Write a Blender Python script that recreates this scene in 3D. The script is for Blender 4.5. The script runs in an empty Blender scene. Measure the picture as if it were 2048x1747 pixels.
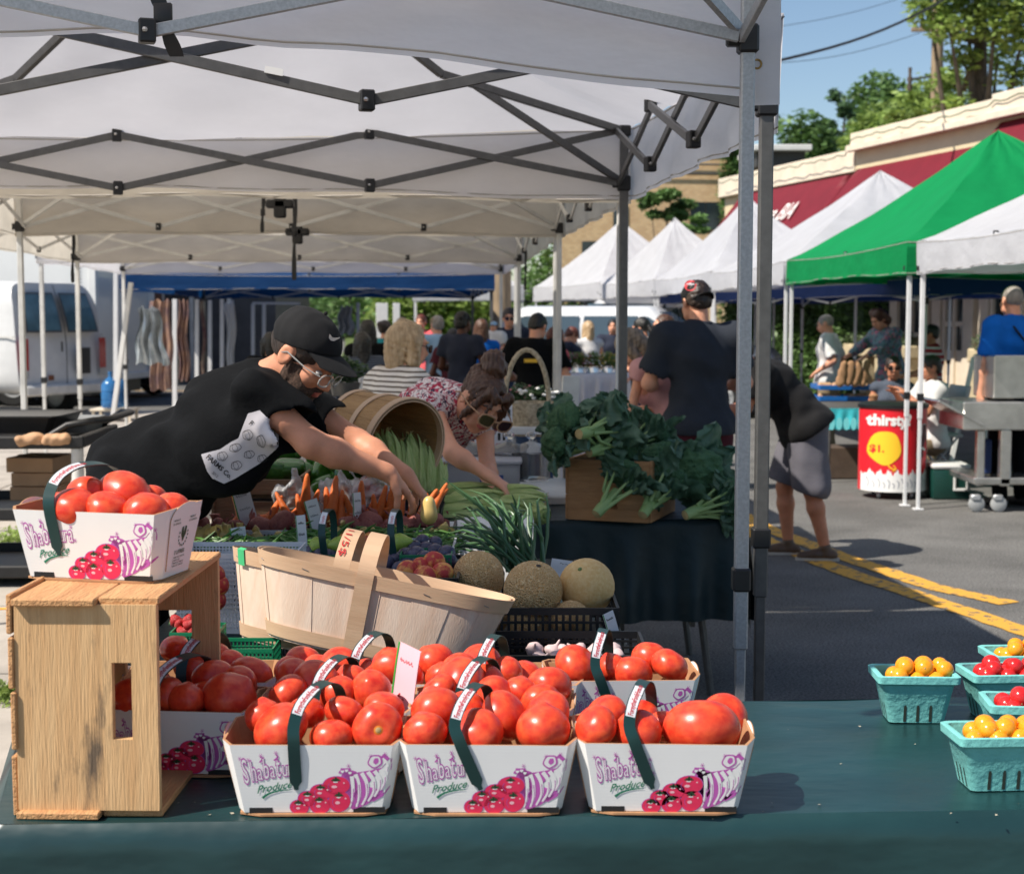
import bpy, bmesh, math, random
import numpy as np
from mathutils import Vector, Matrix, Euler
rad = math.radians
random.seed(7); RNG = np.random.default_rng(7)
SC = bpy.context.scene
COL = SC.collection
# ---------------------------------------------------------------- camera
FPX = 3000.0; CAMZ = 1.6
PITCH = math.atan(243.5/FPX)
cam_d = bpy.data.cameras.new("camera"); cam = bpy.data.objects.new("camera", cam_d); COL.objects.link(cam)
cam.location = (0, 0, CAMZ); cam.rotation_euler = (math.pi/2-PITCH, 0, 0)
cam_d.sensor_width = 36; cam_d.lens = 36*FPX/2048; cam_d.clip_end = 900; cam_d.clip_start = .05
cam_d.dof.use_dof = True; cam_d.dof.focus_distance = 3.4; cam_d.dof.aperture_fstop = 7.0
SC.camera = cam
# ---------------------------------------------------------------- sky and sun
LD = Vector((.74, .40, -1.0)).normalized()           # the way the sunlight travels
w = bpy.data.worlds.new("World"); SC.world = w; w.use_nodes = True
nt = w.node_tree; bg = nt.nodes["Background"]
sky = nt.nodes.new("ShaderNodeTexSky"); sky.sky_type = 'NISHITA'; sky.sun_disc = False
sky.sun_elevation = math.asin(-LD.z); sky.sun_rotation = math.atan2(-LD.x, -LD.y) % (2*math.pi)
sky.air_density = 1.0; sky.dust_density = .4; sky.ozone_density = 2.0
nt.links.new(sky.outputs[0], bg.inputs[0]); bg.inputs[1].default_value = .092
sd = bpy.data.lights.new("sun", 'SUN'); so = bpy.data.objects.new("sun", sd); COL.objects.link(so)
sd.energy = 4.9; sd.angle = rad(.5); sd.color = (1, .93, .83)
so.rotation_euler = LD.to_track_quat('-Z', 'Y').to_euler(); so.location = (-8, -4, 12)
SC.view_settings.view_transform = 'Standard'; SC.view_settings.look = 'None'
SC.view_settings.exposure = 0.40; SC.view_settings.gamma = 1
SC.cycles.max_bounces = 6; SC.cycles.transparent_max_bounces = 10; SC.cycles.caustics_reflective = False; SC.cycles.caustics_refractive = False
# ---------------------------------------------------------------- photo measurements to metres
def ray(px, py):
    cp, sp = math.cos(PITCH), math.sin(PITCH)
    a = (px-1024)/FPX; b = (873.5-py)/FPX
    return Vector((a, cp+b*sp, -sp+b*cp))
def P(px, py, y):
    r = ray(px, py); t = y/r.y; return Vector((r.x*t, y, CAMZ+r.z*t))
def G(px, py, z=0.0):
    r = ray(px, py); t = (z-CAMZ)/r.z; return Vector((r.x*t, r.y*t, z))
ROW = rad(2.94)
def R2(u, v, z=0.0):                                  # row frame (across, along) to world
    return Vector((u*math.cos(ROW)-v*math.sin(ROW), u*math.sin(ROW)+v*math.cos(ROW), z))
# ---------------------------------------------------------------- materials
def lin(r, g, b):
    f = lambda c: (c/255/12.92) if c/255 <= .04045 else ((c/255+.055)/1.055)**2.4
    return (f(r), f(g), f(b))
_M = {}
def mat(name, col, rough=.6, metal=0.0, var=.12, vscale=8.0, bump=0.0, bscale=60.0, spec=.5, trans=0.0, transl=0.0, col2=None,
        coat=0.0, emis=None, alpha=1.0, stretch=(1, 1, 1), sheen=0.0, sss=0.0, lo=.35, hi=.65, bdist=.01):
    if name in _M: return _M[name]
    m = bpy.data.materials.new(name); m.use_nodes = True; nt = m.node_tree; N = nt.nodes; L = nt.links
    b = N["Principled BSDF"]; out = N["Material Output"]
    b.inputs['Roughness'].default_value = rough; b.inputs['Metallic'].default_value = metal
    b.inputs['Specular IOR Level'].default_value = spec; b.inputs['Coat Weight'].default_value = coat
    b.inputs['Transmission Weight'].default_value = trans; b.inputs['Alpha'].default_value = alpha
    if sss: b.inputs['Subsurface Weight'].default_value = sss; b.inputs['Subsurface Radius'].default_value = (.01, .004, .002); b.inputs['Subsurface Scale'].default_value = 1
    if sheen: b.inputs['Sheen Weight'].default_value = sheen
    tc = N.new("ShaderNodeTexCoord"); mp = N.new("ShaderNodeMapping"); mp.inputs['Scale'].default_value = stretch
    L.new(tc.outputs['Object'], mp.inputs[0])
    c = tuple(col)+(1,)
    if var > 0 or col2:
        n = N.new("ShaderNodeTexNoise"); n.inputs['Scale'].default_value = vscale; n.inputs['Detail'].default_value = 6; n.inputs['Roughness'].default_value = .6
        L.new(mp.outputs[0], n.inputs['Vector'])
        r = N.new("ShaderNodeValToRGB"); r.color_ramp.elements[0].position = lo; r.color_ramp.elements[1].position = hi
        if col2: r.color_ramp.elements[0].color = c; r.color_ramp.elements[1].color = tuple(col2)+(1,)
        else:
            r.color_ramp.elements[0].color = tuple(max(0, x*(1-var)) for x in col)+(1,)
            r.color_ramp.elements[1].color = tuple(min(1, x*(1+var)) for x in col)+(1,)
        L.new(n.outputs[0], r.inputs[0]); L.new(r.outputs[0], b.inputs['Base Color'])
        csock = r.outputs[0]
    else:
        b.inputs['Base Color'].default_value = c; csock = None
    if bump:
        n2 = N.new("ShaderNodeTexNoise"); n2.inputs['Scale'].default_value = bscale; n2.inputs['Detail'].default_value = 4
        L.new(mp.outputs[0], n2.inputs['Vector'])
        bp = N.new("ShaderNodeBump"); bp.inputs['Strength'].default_value = bump; bp.inputs['Distance'].default_value = bdist
        L.new(n2.outputs[0], bp.inputs['Height']); L.new(bp.outputs[0], b.inputs['Normal'])
    if transl:
        t = N.new("ShaderNodeBsdfTranslucent"); mx = N.new("ShaderNodeMixShader"); mx.inputs[0].default_value = transl
        if csock: L.new(csock, t.inputs[0])
        else: t.inputs[0].default_value = c
        L.new(b.outputs[0], mx.inputs[1]); L.new(t.outputs[0], mx.inputs[2]); L.new(mx.outputs[0], out.inputs[0])
    if emis: b.inputs['Emission Color'].default_value = tuple(emis)+(1,); b.inputs['Emission Strength'].default_value = 1
    _M[name] = m; return m
def nodes_of(m): return m.node_tree.nodes, m.node_tree.links, m.node_tree.nodes["Principled BSDF"]
# ---------------------------------------------------------------- objects
def tag(o, label=None, cat=None, group=None, kind=None):
    if label: o['label'] = label
    if cat: o['category'] = cat
    if group: o['group'] = group
    if kind: o['kind'] = kind
    return o
def empty(name, loc=(0, 0, 0), rz=0.0, label=None, cat=None, group=None, parent=None):
    o = bpy.data.objects.new(name, None); COL.objects.link(o); o.location = loc; o.rotation_euler = (0, 0, rz); o.empty_display_size = .05
    if parent: o.parent = parent
    return tag(o, label, cat, group)
def copy_tree(o, parent=None):
    c = o.copy(); COL.objects.link(c); c.parent = parent
    for ch in list(o.children): copy_tree(ch, c)
    return c
def rotm(e): return Euler(e).to_matrix()
class MB:
    """collects shapes, builds one mesh object"""
    def __init__(s): s.v = []; s.f = []; s.m = []; s.mats = []
    def mi(s, m):
        if m is None: return 0
        if m not in s.mats: s.mats.append(m)
        return s.mats.index(m)
    def add(s, vs, fs, m=None):
        k = len(s.v); s.v.extend([tuple(x) for x in vs]); i = s.mi(m)
        for f in fs: s.f.append(tuple(a+k for a in f)); s.m.append(i)
        return s
    def bmadd(s, bm, m=None, M=None):
        vs = [(M @ v.co) if M else v.co.copy() for v in bm.verts]
        bm.verts.index_update(); s.add(vs, [[v.index for v in f.verts] for f in bm.faces], m); bm.free(); return s
    def box(s, c, size, rot=(0, 0, 0), bev=0.0, m=None, seg=1, taper=None, Rm=None):
        bm = bmesh.new(); bmesh.ops.create_cube(bm, size=1)
        for v in bm.verts:
            if taper and v.co.z > 0: v.co.x *= taper[0]; v.co.y *= taper[1]
            v.co.x *= size[0]; v.co.y *= size[1]; v.co.z *= size[2]
        if bev: bmesh.ops.bevel(bm, geom=list(bm.edges), offset=bev, segments=seg, affect='EDGES', profile=.5)
        R = Rm if Rm is not None else rotm(rot)
        return s.bmadd(bm, m, Matrix.Translation(Vector(c)) @ R.to_4x4())
    def bar(s, a, b, w, h=None, m=None, bev=0.0, up=(0, 0, 1)):
        a = Vector(a); b = Vector(b); d = b-a; L = d.length
        if L < 1e-6: return s
        z = d/L; u = Vector(up)
        if abs(z.dot(u)) > .97: u = Vector((0, 1, 0))
        x = u.cross(z).normalized(); y = z.cross(x)
        R = Matrix((x, y, z)).transposed()
        return s.box((a+b)/2, (w, h or w, L), bev=bev, m=m, Rm=R)
    def tube(s, pts, rs, n=10, m=None, caps=True, flat=1.0, closed=False):
        pts = [Vector(p) for p in pts]; k = len(pts)
        if not hasattr(rs, '__len__'): rs = [rs]*k
        vs = []; fs = []; prev = None
        for i, p in enumerate(pts):
            if closed: t = pts[(i+1) % k]-pts[i-1]
            else: t = pts[min(i+1, k-1)]-pts[max(i-1, 0)]
            t.normalize()
            if prev is None:
                u = Vector((0, 0, 1)) if abs(t.z) < .9 else Vector((1, 0, 0)); x = t.cross(u).normalized()
            else:
                x = prev-t*prev.dot(t); x.normalize()
            prev = x; y = t.cross(x)
            for j in range(n):
                a = 2*math.pi*j/n; vs.append(p+x*(rs[i]*math.cos(a))+y*(rs[i]*math.sin(a)*flat))
        for i in range(k if closed else k-1):
            for j in range(n):
                a = i*n+j; b = i*n+(j+1) % n; c = ((i+1) % k)*n+(j+1) % n; d = ((i+1) % k)*n+j
                fs.append((a, b, c, d))
        if caps and not closed: fs.append(tuple(range(n))[::-1]); fs.append(tuple((k-1)*n+j for j in range(n)))
        return s.add(vs, fs, m)
    def lathe(s, prof, n=24, m=None, M=None, wob=None, caps=True):
        vs = []; fs = []; k = len(prof)
        for (r, z) in prof:
            for j in range(n):
                a = 2*math.pi*j/n; rr = r*(wob(a, z) if wob else 1); vs.append(Vector((rr*math.cos(a), rr*math.sin(a), z)))
        for i in range(k-1):
            for j in range(n): fs.append((i*n+j, i*n+(j+1) % n, (i+1)*n+(j+1) % n, (i+1)*n+j))
        if caps and prof[0][0] > 1e-4: fs.append(tuple(range(n))[::-1])
        if caps and prof[-1][0] > 1e-4: fs.append(tuple((k-1)*n+j for j in range(n)))
        if M is not None: vs = [M @ v for v in vs]
        return s.add(vs, fs, m)
    def grid(s, fn, nu, nv, m=None, flip=False):
        vs = [fn(i/nu, j/nv) for j in range(nv+1) for i in range(nu+1)]; fs = []
        for j in range(nv):
            for i in range(nu):
                a = j*(nu+1)+i; q = (a, a+1, a+nu+2, a+nu+1); fs.append(q[::-1] if flip else q)
        return s.add(vs, fs, m)
    def poly(s, pts, th, M=None, m=None):
        """outline in xy extruded th along z"""
        n = len(pts); vs = [Vector((x, y, 0)) for x, y in pts]+[Vector((x, y, th)) for x, y in pts]
        if M is not None: vs = [M @ v for v in vs]
        fs = [tuple(range(n))[::-1], tuple(range(n, 2*n))]+[(i, (i+1) % n, n+(i+1) % n, n+i) for i in range(n)]
        return s.add(vs, fs, m)
    def ball(s, c, r, n=16, k=10, m=None, R=None):
        if not hasattr(r, '__len__'): r = (r, r, r)
        c = Vector(c); vs = []; fs = []
        for i in range(k+1):
            t = math.pi*i/k
            for j in range(n):
                a = 2*math.pi*j/n; p = Vector((r[0]*math.sin(t)*math.cos(a), r[1]*math.sin(t)*math.sin(a), -r[2]*math.cos(t)))
                vs.append(c+((R @ p) if R is not None else p))
        for i in range(k):
            for j in range(n): fs.append((i*n+j, i*n+(j+1) % n, (i+1)*n+(j+1) % n, (i+1)*n+j))
        return s.add(vs, fs, m)
    def build(s, name, m=None, parent=None, smooth=40, loc=None, rz=0.0, weld=True):
        me = bpy.data.meshes.new(name); me.from_pydata(s.v, [], s.f)
        ms = s.mats if s.mats else ([m] if m else [])
        for x in ms: me.materials.append(x)
        if s.mats: me.polygons.foreach_set("material_index", s.m)
        if weld:
            bm = bmesh.new(); bm.from_mesh(me); bmesh.ops.remove_doubles(bm, verts=bm.verts, dist=1e-5)
            if weld == 'n': bmesh.ops.recalc_face_normals(bm, faces=bm.faces)
            bm.to_mesh(me); bm.free()
        me.update()
        if smooth:
            me.shade_smooth()
            if smooth < 180: me.set_sharp_from_angle(angle=rad(smooth))
        o = bpy.data.objects.new(name, me); COL.objects.link(o)
        if parent: o.parent = parent
        if loc is not None: o.location = loc
        o.rotation_euler.z = rz
        return o
def mesh_np(name, V, F, m, parent=None, smooth=180):
    me = bpy.data.meshes.new(name)
    V = np.asarray(V, dtype=np.float32); F = np.asarray(F, dtype=np.int32); n, k = F.shape
    me.vertices.add(len(V)); me.vertices.foreach_set("co", V.ravel())
    me.loops.add(n*k); me.loops.foreach_set("vertex_index", F.ravel())
    me.polygons.add(n); me.polygons.foreach_set("loop_start", np.arange(0, n*k, k, dtype=np.int32))
    try: me.polygons.foreach_set("loop_total", np.full(n, k, dtype=np.int32))
    except Exception: pass
    me.update(calc_edges=True); me.validate()
    if m is not None: me.materials.append(m)
    if smooth:
        me.shade_smooth()
        if smooth < 180: me.set_sharp_from_angle(angle=rad(smooth))
    o = bpy.data.objects.new(name, me); COL.objects.link(o)
    if parent: o.parent = parent
    return o
# ---------------------------------------------------------------- lettering
_TX = {}
def text2d(s, size=1.0, shear=0.0, bold=0.0, sx=1.0, align='LEFT'):
    key = (s, shear, bold, align)
    if key not in _TX:
        c = bpy.data.curves.new("lettering", 'FONT'); c.body = s; c.size = 1; c.shear = shear; c.offset = bold; c.align_x = align; c.resolution_u = 3
        o = bpy.data.objects.new("lettering", c); COL.objects.link(o)
        me = bpy.data.meshes.new_from_object(o.evaluated_get(bpy.context.evaluated_depsgraph_get()))
        _TX[key] = ([v.co.copy() for v in me.vertices], [tuple(p.vertices) for p in me.polygons])
        bpy.data.objects.remove(o); bpy.data.curves.remove(c); bpy.data.meshes.remove(me)
    v, f = _TX[key]
    return [(p.x*size*sx, p.y*size) for p in v], f
def put_text(mb, s, fn, size, m, **kw):
    """fn maps (x, y) to 3-D"""
    v, f = text2d(s, size, **kw); mb.add([fn(x, y) for x, y in v], f, m)
# ---------------------------------------------------------------- smooth bodies: distance fields and surface nets
def cap(a, ra, b, rb, flat=None, fl=1.0, k=None, op='u'): return ('c', np.array(a, float), ra, np.array(b, float), rb, None if flat is None else np.array(flat, float), fl, k, op)
def ell(c, r, R=None, k=None, op='u'): return ('e', np.array(c, float), np.array(r if hasattr(r, '__len__') else (r, r, r), float), None if R is None else np.array(R, float), k, op)
def _prim(p, X):
    if p[0] == 'c':
        _, a, ra, b, rb, flat, fl, k, op = p
        ab = b-a; L2 = float(ab@ab)+1e-12
        q = X-a; t = np.clip(q@ab/L2, 0, 1)
        w = q-t[..., None]*ab
        if flat is not None:
            c = w@flat; w = w+np.multiply.outer(c*(1/fl-1), flat)
        return np.sqrt((w*w).sum(-1))-(ra+(rb-ra)*t)
    _, c, r, R, k, op = p
    q = X-c
    if R is not None: q = q@R
    k0 = np.sqrt(((q/r)**2).sum(-1)); k1 = np.sqrt(((q/(r*r))**2).sum(-1))+1e-9
    return k0*(k0-1)/k1
def _bounds(p):
    if p[0] == 'c':
        r = max(p[2], p[4])*max(1, p[6]); return np.minimum(p[1], p[3])-r, np.maximum(p[1], p[3])+r
    r = p[2].max(); return p[1]-r, p[1]+r
def sdf(prims, h=.012, k=.03, noise=None, clip=None):
    us = [p for p in prims if p[-1] == 'u']
    lo = np.min([_bounds(p)[0] for p in us], 0)-3*h; hi = np.max([_bounds(p)[1] for p in us], 0)+3*h
    n = np.ceil((hi-lo)/h).astype(int)+1
    D = np.full(n, .06, dtype=np.float32)
    ax = [lo[i]+h*np.arange(n[i]) for i in range(3)]
    for p in prims:
        kk = p[-2] if p[-2] is not None else k
        b0, b1 = _bounds(p); mg = kk+3*h
        i0 = np.maximum(((b0-mg-lo)/h).astype(int), 0); i1 = np.minimum(((b1+mg-lo)/h).astype(int)+2, n)
        if (i1 <= i0).any(): continue
        sl = tuple(slice(a, b) for a, b in zip(i0, i1))
        X = np.stack(np.meshgrid(*[ax[j][sl[j]] for j in range(3)], indexing='ij'), -1)
        d = _prim(p, X).astype(np.float32); A = D[sl]
        if p[-1] == 'u':
            hh = np.maximum(kk-np.abs(A-d), 0)/max(kk, 1e-6); D[sl] = np.minimum(A, d)-hh*hh*kk/4
        else:
            d = -d; hh = np.maximum(kk-np.abs(A-d), 0)/max(kk, 1e-6); D[sl] = np.maximum(A, d)+hh*hh*kk/4
    if noise is not None or clip is not None:
        X = np.stack(np.meshgrid(*ax, indexing='ij'), -1)
        if noise is not None: D = D+noise(X).astype(np.float32)
        if clip is not None:
            for (pt, nrm) in clip:
                nrm = np.array(nrm, float); nrm /= np.linalg.norm(nrm)
                D = np.maximum(D, ((X-np.array(pt, float))@nrm).astype(np.float32))
    return nets(D, lo, h)
def nets(D, lo, h):
    D = D.copy(); D[0] = D[-1] = .1; D[:, 0] = D[:, -1] = .1; D[:, :, 0] = D[:, :, -1] = .1
    n = np.array(D.shape); cs = n-1
    acc = np.zeros(tuple(cs)+(3,), np.float32); cnt = np.zeros(tuple(cs), np.float32); Q = []
    S = D < 0
    for a in range(3):
        s0 = [slice(None)]*3; s1 = [slice(None)]*3; s0[a] = slice(0, -1); s1[a] = slice(1, None)
        I = np.argwhere(S[tuple(s0)] != S[tuple(s1)])
        if len(I) == 0: continue
        J = I.copy(); J[:, a] += 1
        d0 = D[tuple(I.T)]; d1 = D[tuple(J.T)]; t = d0/(d0-d1)
        pos = I.astype(np.float32); pos[:, a] += t
        b, c = (a+1) % 3, (a+2) % 3; cells = []
        for (ob, oc) in ((0, 0), (1, 0), (1, 1), (0, 1)):
            C = I.copy(); C[:, b] -= ob; C[:, c] -= oc; C = np.clip(C, 0, cs-1); cells.append(C)
            np.add.at(acc, tuple(C.T), pos); np.add.at(cnt, tuple(C.T), 1)
        Q.append((np.stack(cells, 1), d0 < 0))
    idx = np.full(tuple(cs), -1, np.int64); act = cnt > 0; idx[act] = np.arange(act.sum())
    V = acc[act]/cnt[act][:, None]*h+lo; F = []
    for q, s in Q:
        f = idx[q[..., 0], q[..., 1], q[..., 2]]; f[~s] = f[~s][:, ::-1]; F.append(f)
    F = np.concatenate(F)
    return V, F
def wav(seed, amp, sc):
    r = np.random.default_rng(seed); K = r.normal(size=(5, 3))*sc; ph = r.uniform(0, 6.28, 5)
    return lambda X: amp*sum(np.sin(X@K[i]+ph[i]) for i in range(5))/2.2
# ---------------------------------------------------------------- leaves
def leaf_cloud(blobs, n, size, seed, flat=.35, squash=1.0, shell=.75):
    """many small folded leaves spread through ellipsoid blobs (cx,cy,cz,rx,ry,rz)"""
    r = np.random.default_rng(seed); B = np.array(blobs, float)
    wt = B[:, 3]*B[:, 4]+B[:, 5]*B[:, 3]; wt /= wt.sum()
    bi = r.choice(len(B), n, p=wt); d = r.normal(size=(n, 3)); d /= np.linalg.norm(d, axis=1)[:, None]
    rr = (1-shell*r.random(n)**2.0)[:, None]
    c = B[bi, :3]+d*B[bi, 3:]*rr
    c += r.normal(size=(n, 3))*B[bi, 3:]*.07
    a = r.normal(size=(n, 3)); a[:, 2] *= flat; a /= np.linalg.norm(a, axis=1)[:, None]
    up = np.tile([0, 0, 1.0], (n, 1))+r.normal(size=(n, 3))*.55
    b = np.cross(up, a); b /= np.linalg.norm(b, axis=1)[:, None]
    s = size*(.6+.8*r.random(n))[:, None]
    w_ = np.cross(a, b)
    V = np.stack([c-a*s, c+b*s*.5+w_*s*.12, c+a*s, c-b*s*.5+w_*s*.12], 1).reshape(-1, 3)
    F = np.arange(4*n).reshape(n, 4)
    return V, F
# ================================================================ SETTING
def road_mat():
    m = mat("asphalt", (.115, .112, .108), rough=.85, var=.22, vscale=1.2, bump=.5, bscale=260, bdist=.004, spec=.3)
    N, L, b = nodes_of(m)
    if "speck" in N: return m
    tc = N.new("ShaderNodeTexCoord"); v = N.new("ShaderNodeTexNoise"); v.name = "speck"; v.inputs['Scale'].default_value = 85; v.inputs['Detail'].default_value = 3
    r = N.new("ShaderNodeValToRGB"); r.color_ramp.elements[0].position = .3; r.color_ramp.elements[0].color = (.42, .42, .42, 1); r.color_ramp.elements[1].position = .70; r.color_ramp.elements[1].color = (2.0, 2.0, 1.95, 1)
    mx = N.new("ShaderNodeMixRGB"); mx.blend_type = 'MULTIPLY'; mx.inputs[0].default_value = 1
    old = b.inputs['Base Color'].links[0].from_socket
    L.new(tc.outputs['Object'], v.inputs['Vector']); L.new(v.outputs[0], r.inputs[0]); L.new(old, mx.inputs[1]); L.new(r.outputs[0], mx.inputs[2]); L.new(mx.outputs[0], b.inputs['Base Color'])
    # old patched tone: long cracks
    vo = N.new("ShaderNodeTexVoronoi"); vo.feature = 'DISTANCE_TO_EDGE'; vo.inputs['Scale'].default_value = .55; L.new(tc.outputs['Object'], vo.inputs['Vector'])
    cr = N.new("ShaderNodeValToRGB"); cr.color_ramp.elements[0].position = 0; cr.color_ramp.elements[0].color = (.45, .45, .45, 1); cr.color_ramp.elements[1].position = .008; cr.color_ramp.elements[1].color = (1, 1, 1, 1)
    m2 = N.new("ShaderNodeMixRGB"); m2.blend_type = 'MULTIPLY'; m2.inputs[0].default_value = .12
    L.new(vo.outputs['Distance'], cr.inputs[0]); L.new(mx.outputs[0], m2.inputs[1]); L.new(cr.outputs[0], m2.inputs[2]); L.new(m2.outputs[0], b.inputs['Base Color'])
    return m
M_road = road_mat()
M_conc = mat("concrete", lin(168, 160, 150), rough=.9, var=.15, vscale=3, bump=.4, bscale=150, bdist=.003)
M_grass = mat("grass", (.10, .14, .035), rough=.9, var=.4, vscale=30, bump=.6, bscale=200)
M_leafD = mat("leaf_dark", (.075, .14, .06), rough=.5, var=.45, vscale=1.5, transl=.25)
M_leafM = mat("leaf_mid", (.13, .23, .07), rough=.5, var=.45, vscale=1.5, transl=.3)
M_leafL = mat("leaf_light", (.26, .36, .09), rough=.5, var=.4, vscale=1.5, transl=.35)
M_bark = mat("bark", (.09, .07, .055), rough=.9, var=.3, vscale=12, bump=.8, bscale=40, stretch=(1, 1, .3))
M_white = mat("white_paint", (.72, .72, .70), rough=.35, var=.05, vscale=3)
M_dirtyw = mat("weathered_white_paint", (.62, .61, .58), rough=.5, var=.14, vscale=5)
M_black = mat("black_plastic", (.012, .012, .013), rough=.45, var=.2, vscale=20)
M_alu = mat("galvanised_steel", (.42, .43, .44), rough=.45, metal=.5, var=.12, vscale=120, bump=.15, bscale=400, bdist=.002)
M_gry = mat("grey_steel", (.115, .113, .11), rough=.4, metal=.4, var=.12, vscale=30)
M_glass = mat("window_glass", (.02, .03, .035), rough=.08, var=.2, vscale=2, spec=.8)
M_chrome = mat("stainless_steel", (.55, .54, .52), rough=.25, metal=.9, var=.15, vscale=6)
M_yel = mat("yellow_road_paint", lin(214, 160, 60), rough=.8, var=.2, vscale=16, col2=(.13, .12, .10), lo=.55, hi=.60)
# ground: one sheet to the horizon, rising far up the street
def gz(x, y):
    if y < 40: return 0.0
    t = (y-40); return .045*t*min(1, t/25) if x < 6 else .02*t*min(1, t/25)
mb = MB(); NX, NY = 60, 90
ys = [-12, 0]+[2+i*1.2 for i in range(32)]+[40+i*4 for i in range(24)]+[136+i*40 for i in range(14)]
xs = [-300, -150, -70, -40]+[-25+i*2.0 for i in range(26)]+[40, 80, 160, 300]
vs = [(x, y, min(gz(x, y), 5.5)-0.0) for y in ys for x in xs]; n = len(xs)
fs = [(j*n+i, j*n+i+1, (j+1)*n+i+1, (j+1)*n+i) for j in range(len(ys)-1) for i in range(n-1)]
mb.add(vs, fs, M_road); tag(mb.build("street", smooth=180), kind="structure")
# pavement beyond the right row and left sidewalk
def strip(name, pts, z, m, kind="structure"):
    mb = MB(); mb.poly([(p[0], p[1]) for p in pts], z, Matrix.Translation((0, 0, 0.0)), m); o = mb.build(name, smooth=0); tag(o, kind=kind); return o
# left: old concrete pavement slabs beside the stalls
pav = MB()
for i in range(16):
    for j in range(4):
        c = R2(-1.95-1.25*j, 1.2+1.5*i); dz = .012*((i*7+j*3) % 3)
        pav.box((c.x, c.y, .02+dz/2), (1.235, 1.485, .09), rot=(0, 0, ROW), bev=.006, m=M_conc)
tag(pav.build("pavement", smooth=30), kind="structure")
# yellow lines: worn double line
def yellow(name, pts, width, seed):
    r = random.Random(seed); mb = MB(); L = []; k = 60
    def at(t):
        s = t*(len(pts)-1); i = min(int(s), len(pts)-2); return pts[i].lerp(pts[i+1], s-i)
    for i in range(k+1):
        t = i/k; p = at(t); q = at(min(1, t+.01)) if t < .99 else p+(p-at(t-.01)); d = (q-p).normalized(); nn = Vector((-d.y, d.x, 0))
        L.append((p+nn*(width/2+r.uniform(-.012, .008)), p-nn*(width/2+r.uniform(-.008, .012))))
    vs = [Vector((a.x, a.y, .005+a.z)) for pr in L for a in pr]; fs = [(2*i, 2*i+1, 2*i+3, 2*i+2) for i in range(k)]
    mb.add(vs, fs, M_yel); return tag(mb.build(name, smooth=0), kind="structure")
yellow("road_line", [G(1400, 985), G(1545, 1062), G(1700, 1118), G(1870, 1175), G(2020, 1207)], .16, 1)
yellow("road_line", [G(1390, 1002), G(1540, 1085), G(1700, 1147), G(1850, 1196), G(2048, 1262), G(2200, 1315)], .16, 2)
yellow("road_line", [Vector((-30, 34, 0)), Vector((-14, 33, 0)), Vector((-3, 31, 0))], .12, 3)
# patch of lighter old asphalt past the tent shadow
# distant hill with greenery
def blobs_hill(seed, x0, x1, y, z0, h, n):
    r = random.Random(seed); return [(x0+(x1-x0)*i/n+r.uniform(-1, 1), y+r.uniform(-3, 3), z0+h*.4*r.uniform(.3, 1.1), r.uniform(1.6, 3.2), 2.5, h*r.uniform(.35, .62)) for i in range(n)]
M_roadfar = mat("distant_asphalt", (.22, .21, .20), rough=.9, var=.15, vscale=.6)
# the side street climbing away at left centre
def gzs(x, y): return 0.0 if y < 40 else min(.045*(y-40)*min(1, (y-40)/25), 5.5)
mb = MB(); mb.grid(lambda u, v: (lambda x, y: Vector((x, y, gzs(x, y)+.04)))(-11.5+u*5.5-(v**1.6)*9, 38+v*60), 10, 30, M_roadfar); tag(mb.build("side_street", smooth=180), kind="structure")
mb = MB(); mb.grid(lambda u, v: (lambda x, y: Vector((x, y, gzs(x, y)+.10+.5*u*v)))(-5.4+u*9-(v**1.6)*9, 44+v*54), 10, 30, M_grass); tag(mb.build("verge", smooth=180), kind="structure")
mb = MB(); mb.grid(lambda u, v: (lambda x, y: Vector((x, y, gzs(x, y)+.10+.6*u*v)))(-12-u*14-(v**1.6)*9, 44+v*54), 10, 30, M_grass); tag(mb.build("verge", smooth=180), kind="structure")
yellow("road_line", [Vector((-8.8-((y-38)/60)**1.6*9, y, gzs(0, y)+.05)) for y in (40, 50, 60, 70, 80)], .3, 5)
# ---------------------------------------------------------------- trees
def tree(label, base, H, blobs, n, leaf, m, trunk_r=.2, group=None, seed=1, limbs=5, name="tree", top=None, cat="tree"):
    t = empty(name, base, label=label, cat=cat, group=group); r = random.Random(seed)
    b = MB(); tp = Vector(top) if top else Vector((0, 0, H*.8)); pts = [Vector((0, 0, -.2))]+[tp*f+Vector((r.uniform(-.1, .1), r.uniform(-.1, .1), 0))*H*.05 for f in (.25, .5, .75, 1)]
    b.tube(pts, [trunk_r*f for f in (1.2, 1, .8, .55, .25)], 8, M_bark)
    for i in range(limbs):
        s = pts[1+i % 3]; q = blobs[(i*3) % len(blobs)]; e = Vector(q[:3]); mid = s.lerp(e, .5)+Vector((0, 0, -.06*H))
        b.tube([s, mid, e], [trunk_r*.45, trunk_r*.3, trunk_r*.1], 6, M_bark)
    b.build("trunk", parent=t, smooth=60)
    V, F = leaf_cloud(blobs, n, leaf, seed); mesh_np("crown", V, F, m, t, smooth=0); return t
def crown_blobs(seed, H, R, n=12, z0=.35):
    r = random.Random(seed); out = []
    for i in range(n):
        z = H*(z0+(1-z0)*((i+.5)/n)); rr = R*math.sin(math.pi*min(.95, .18+.8*(1-(z/H)))) if True else R
        a = r.uniform(0, 6.28); d = rr*r.uniform(.15, .75); s = R*r.uniform(.28, .5)
        out.append((d*math.cos(a), d*math.sin(a), z, s, s, s*.7))
    return out
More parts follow.
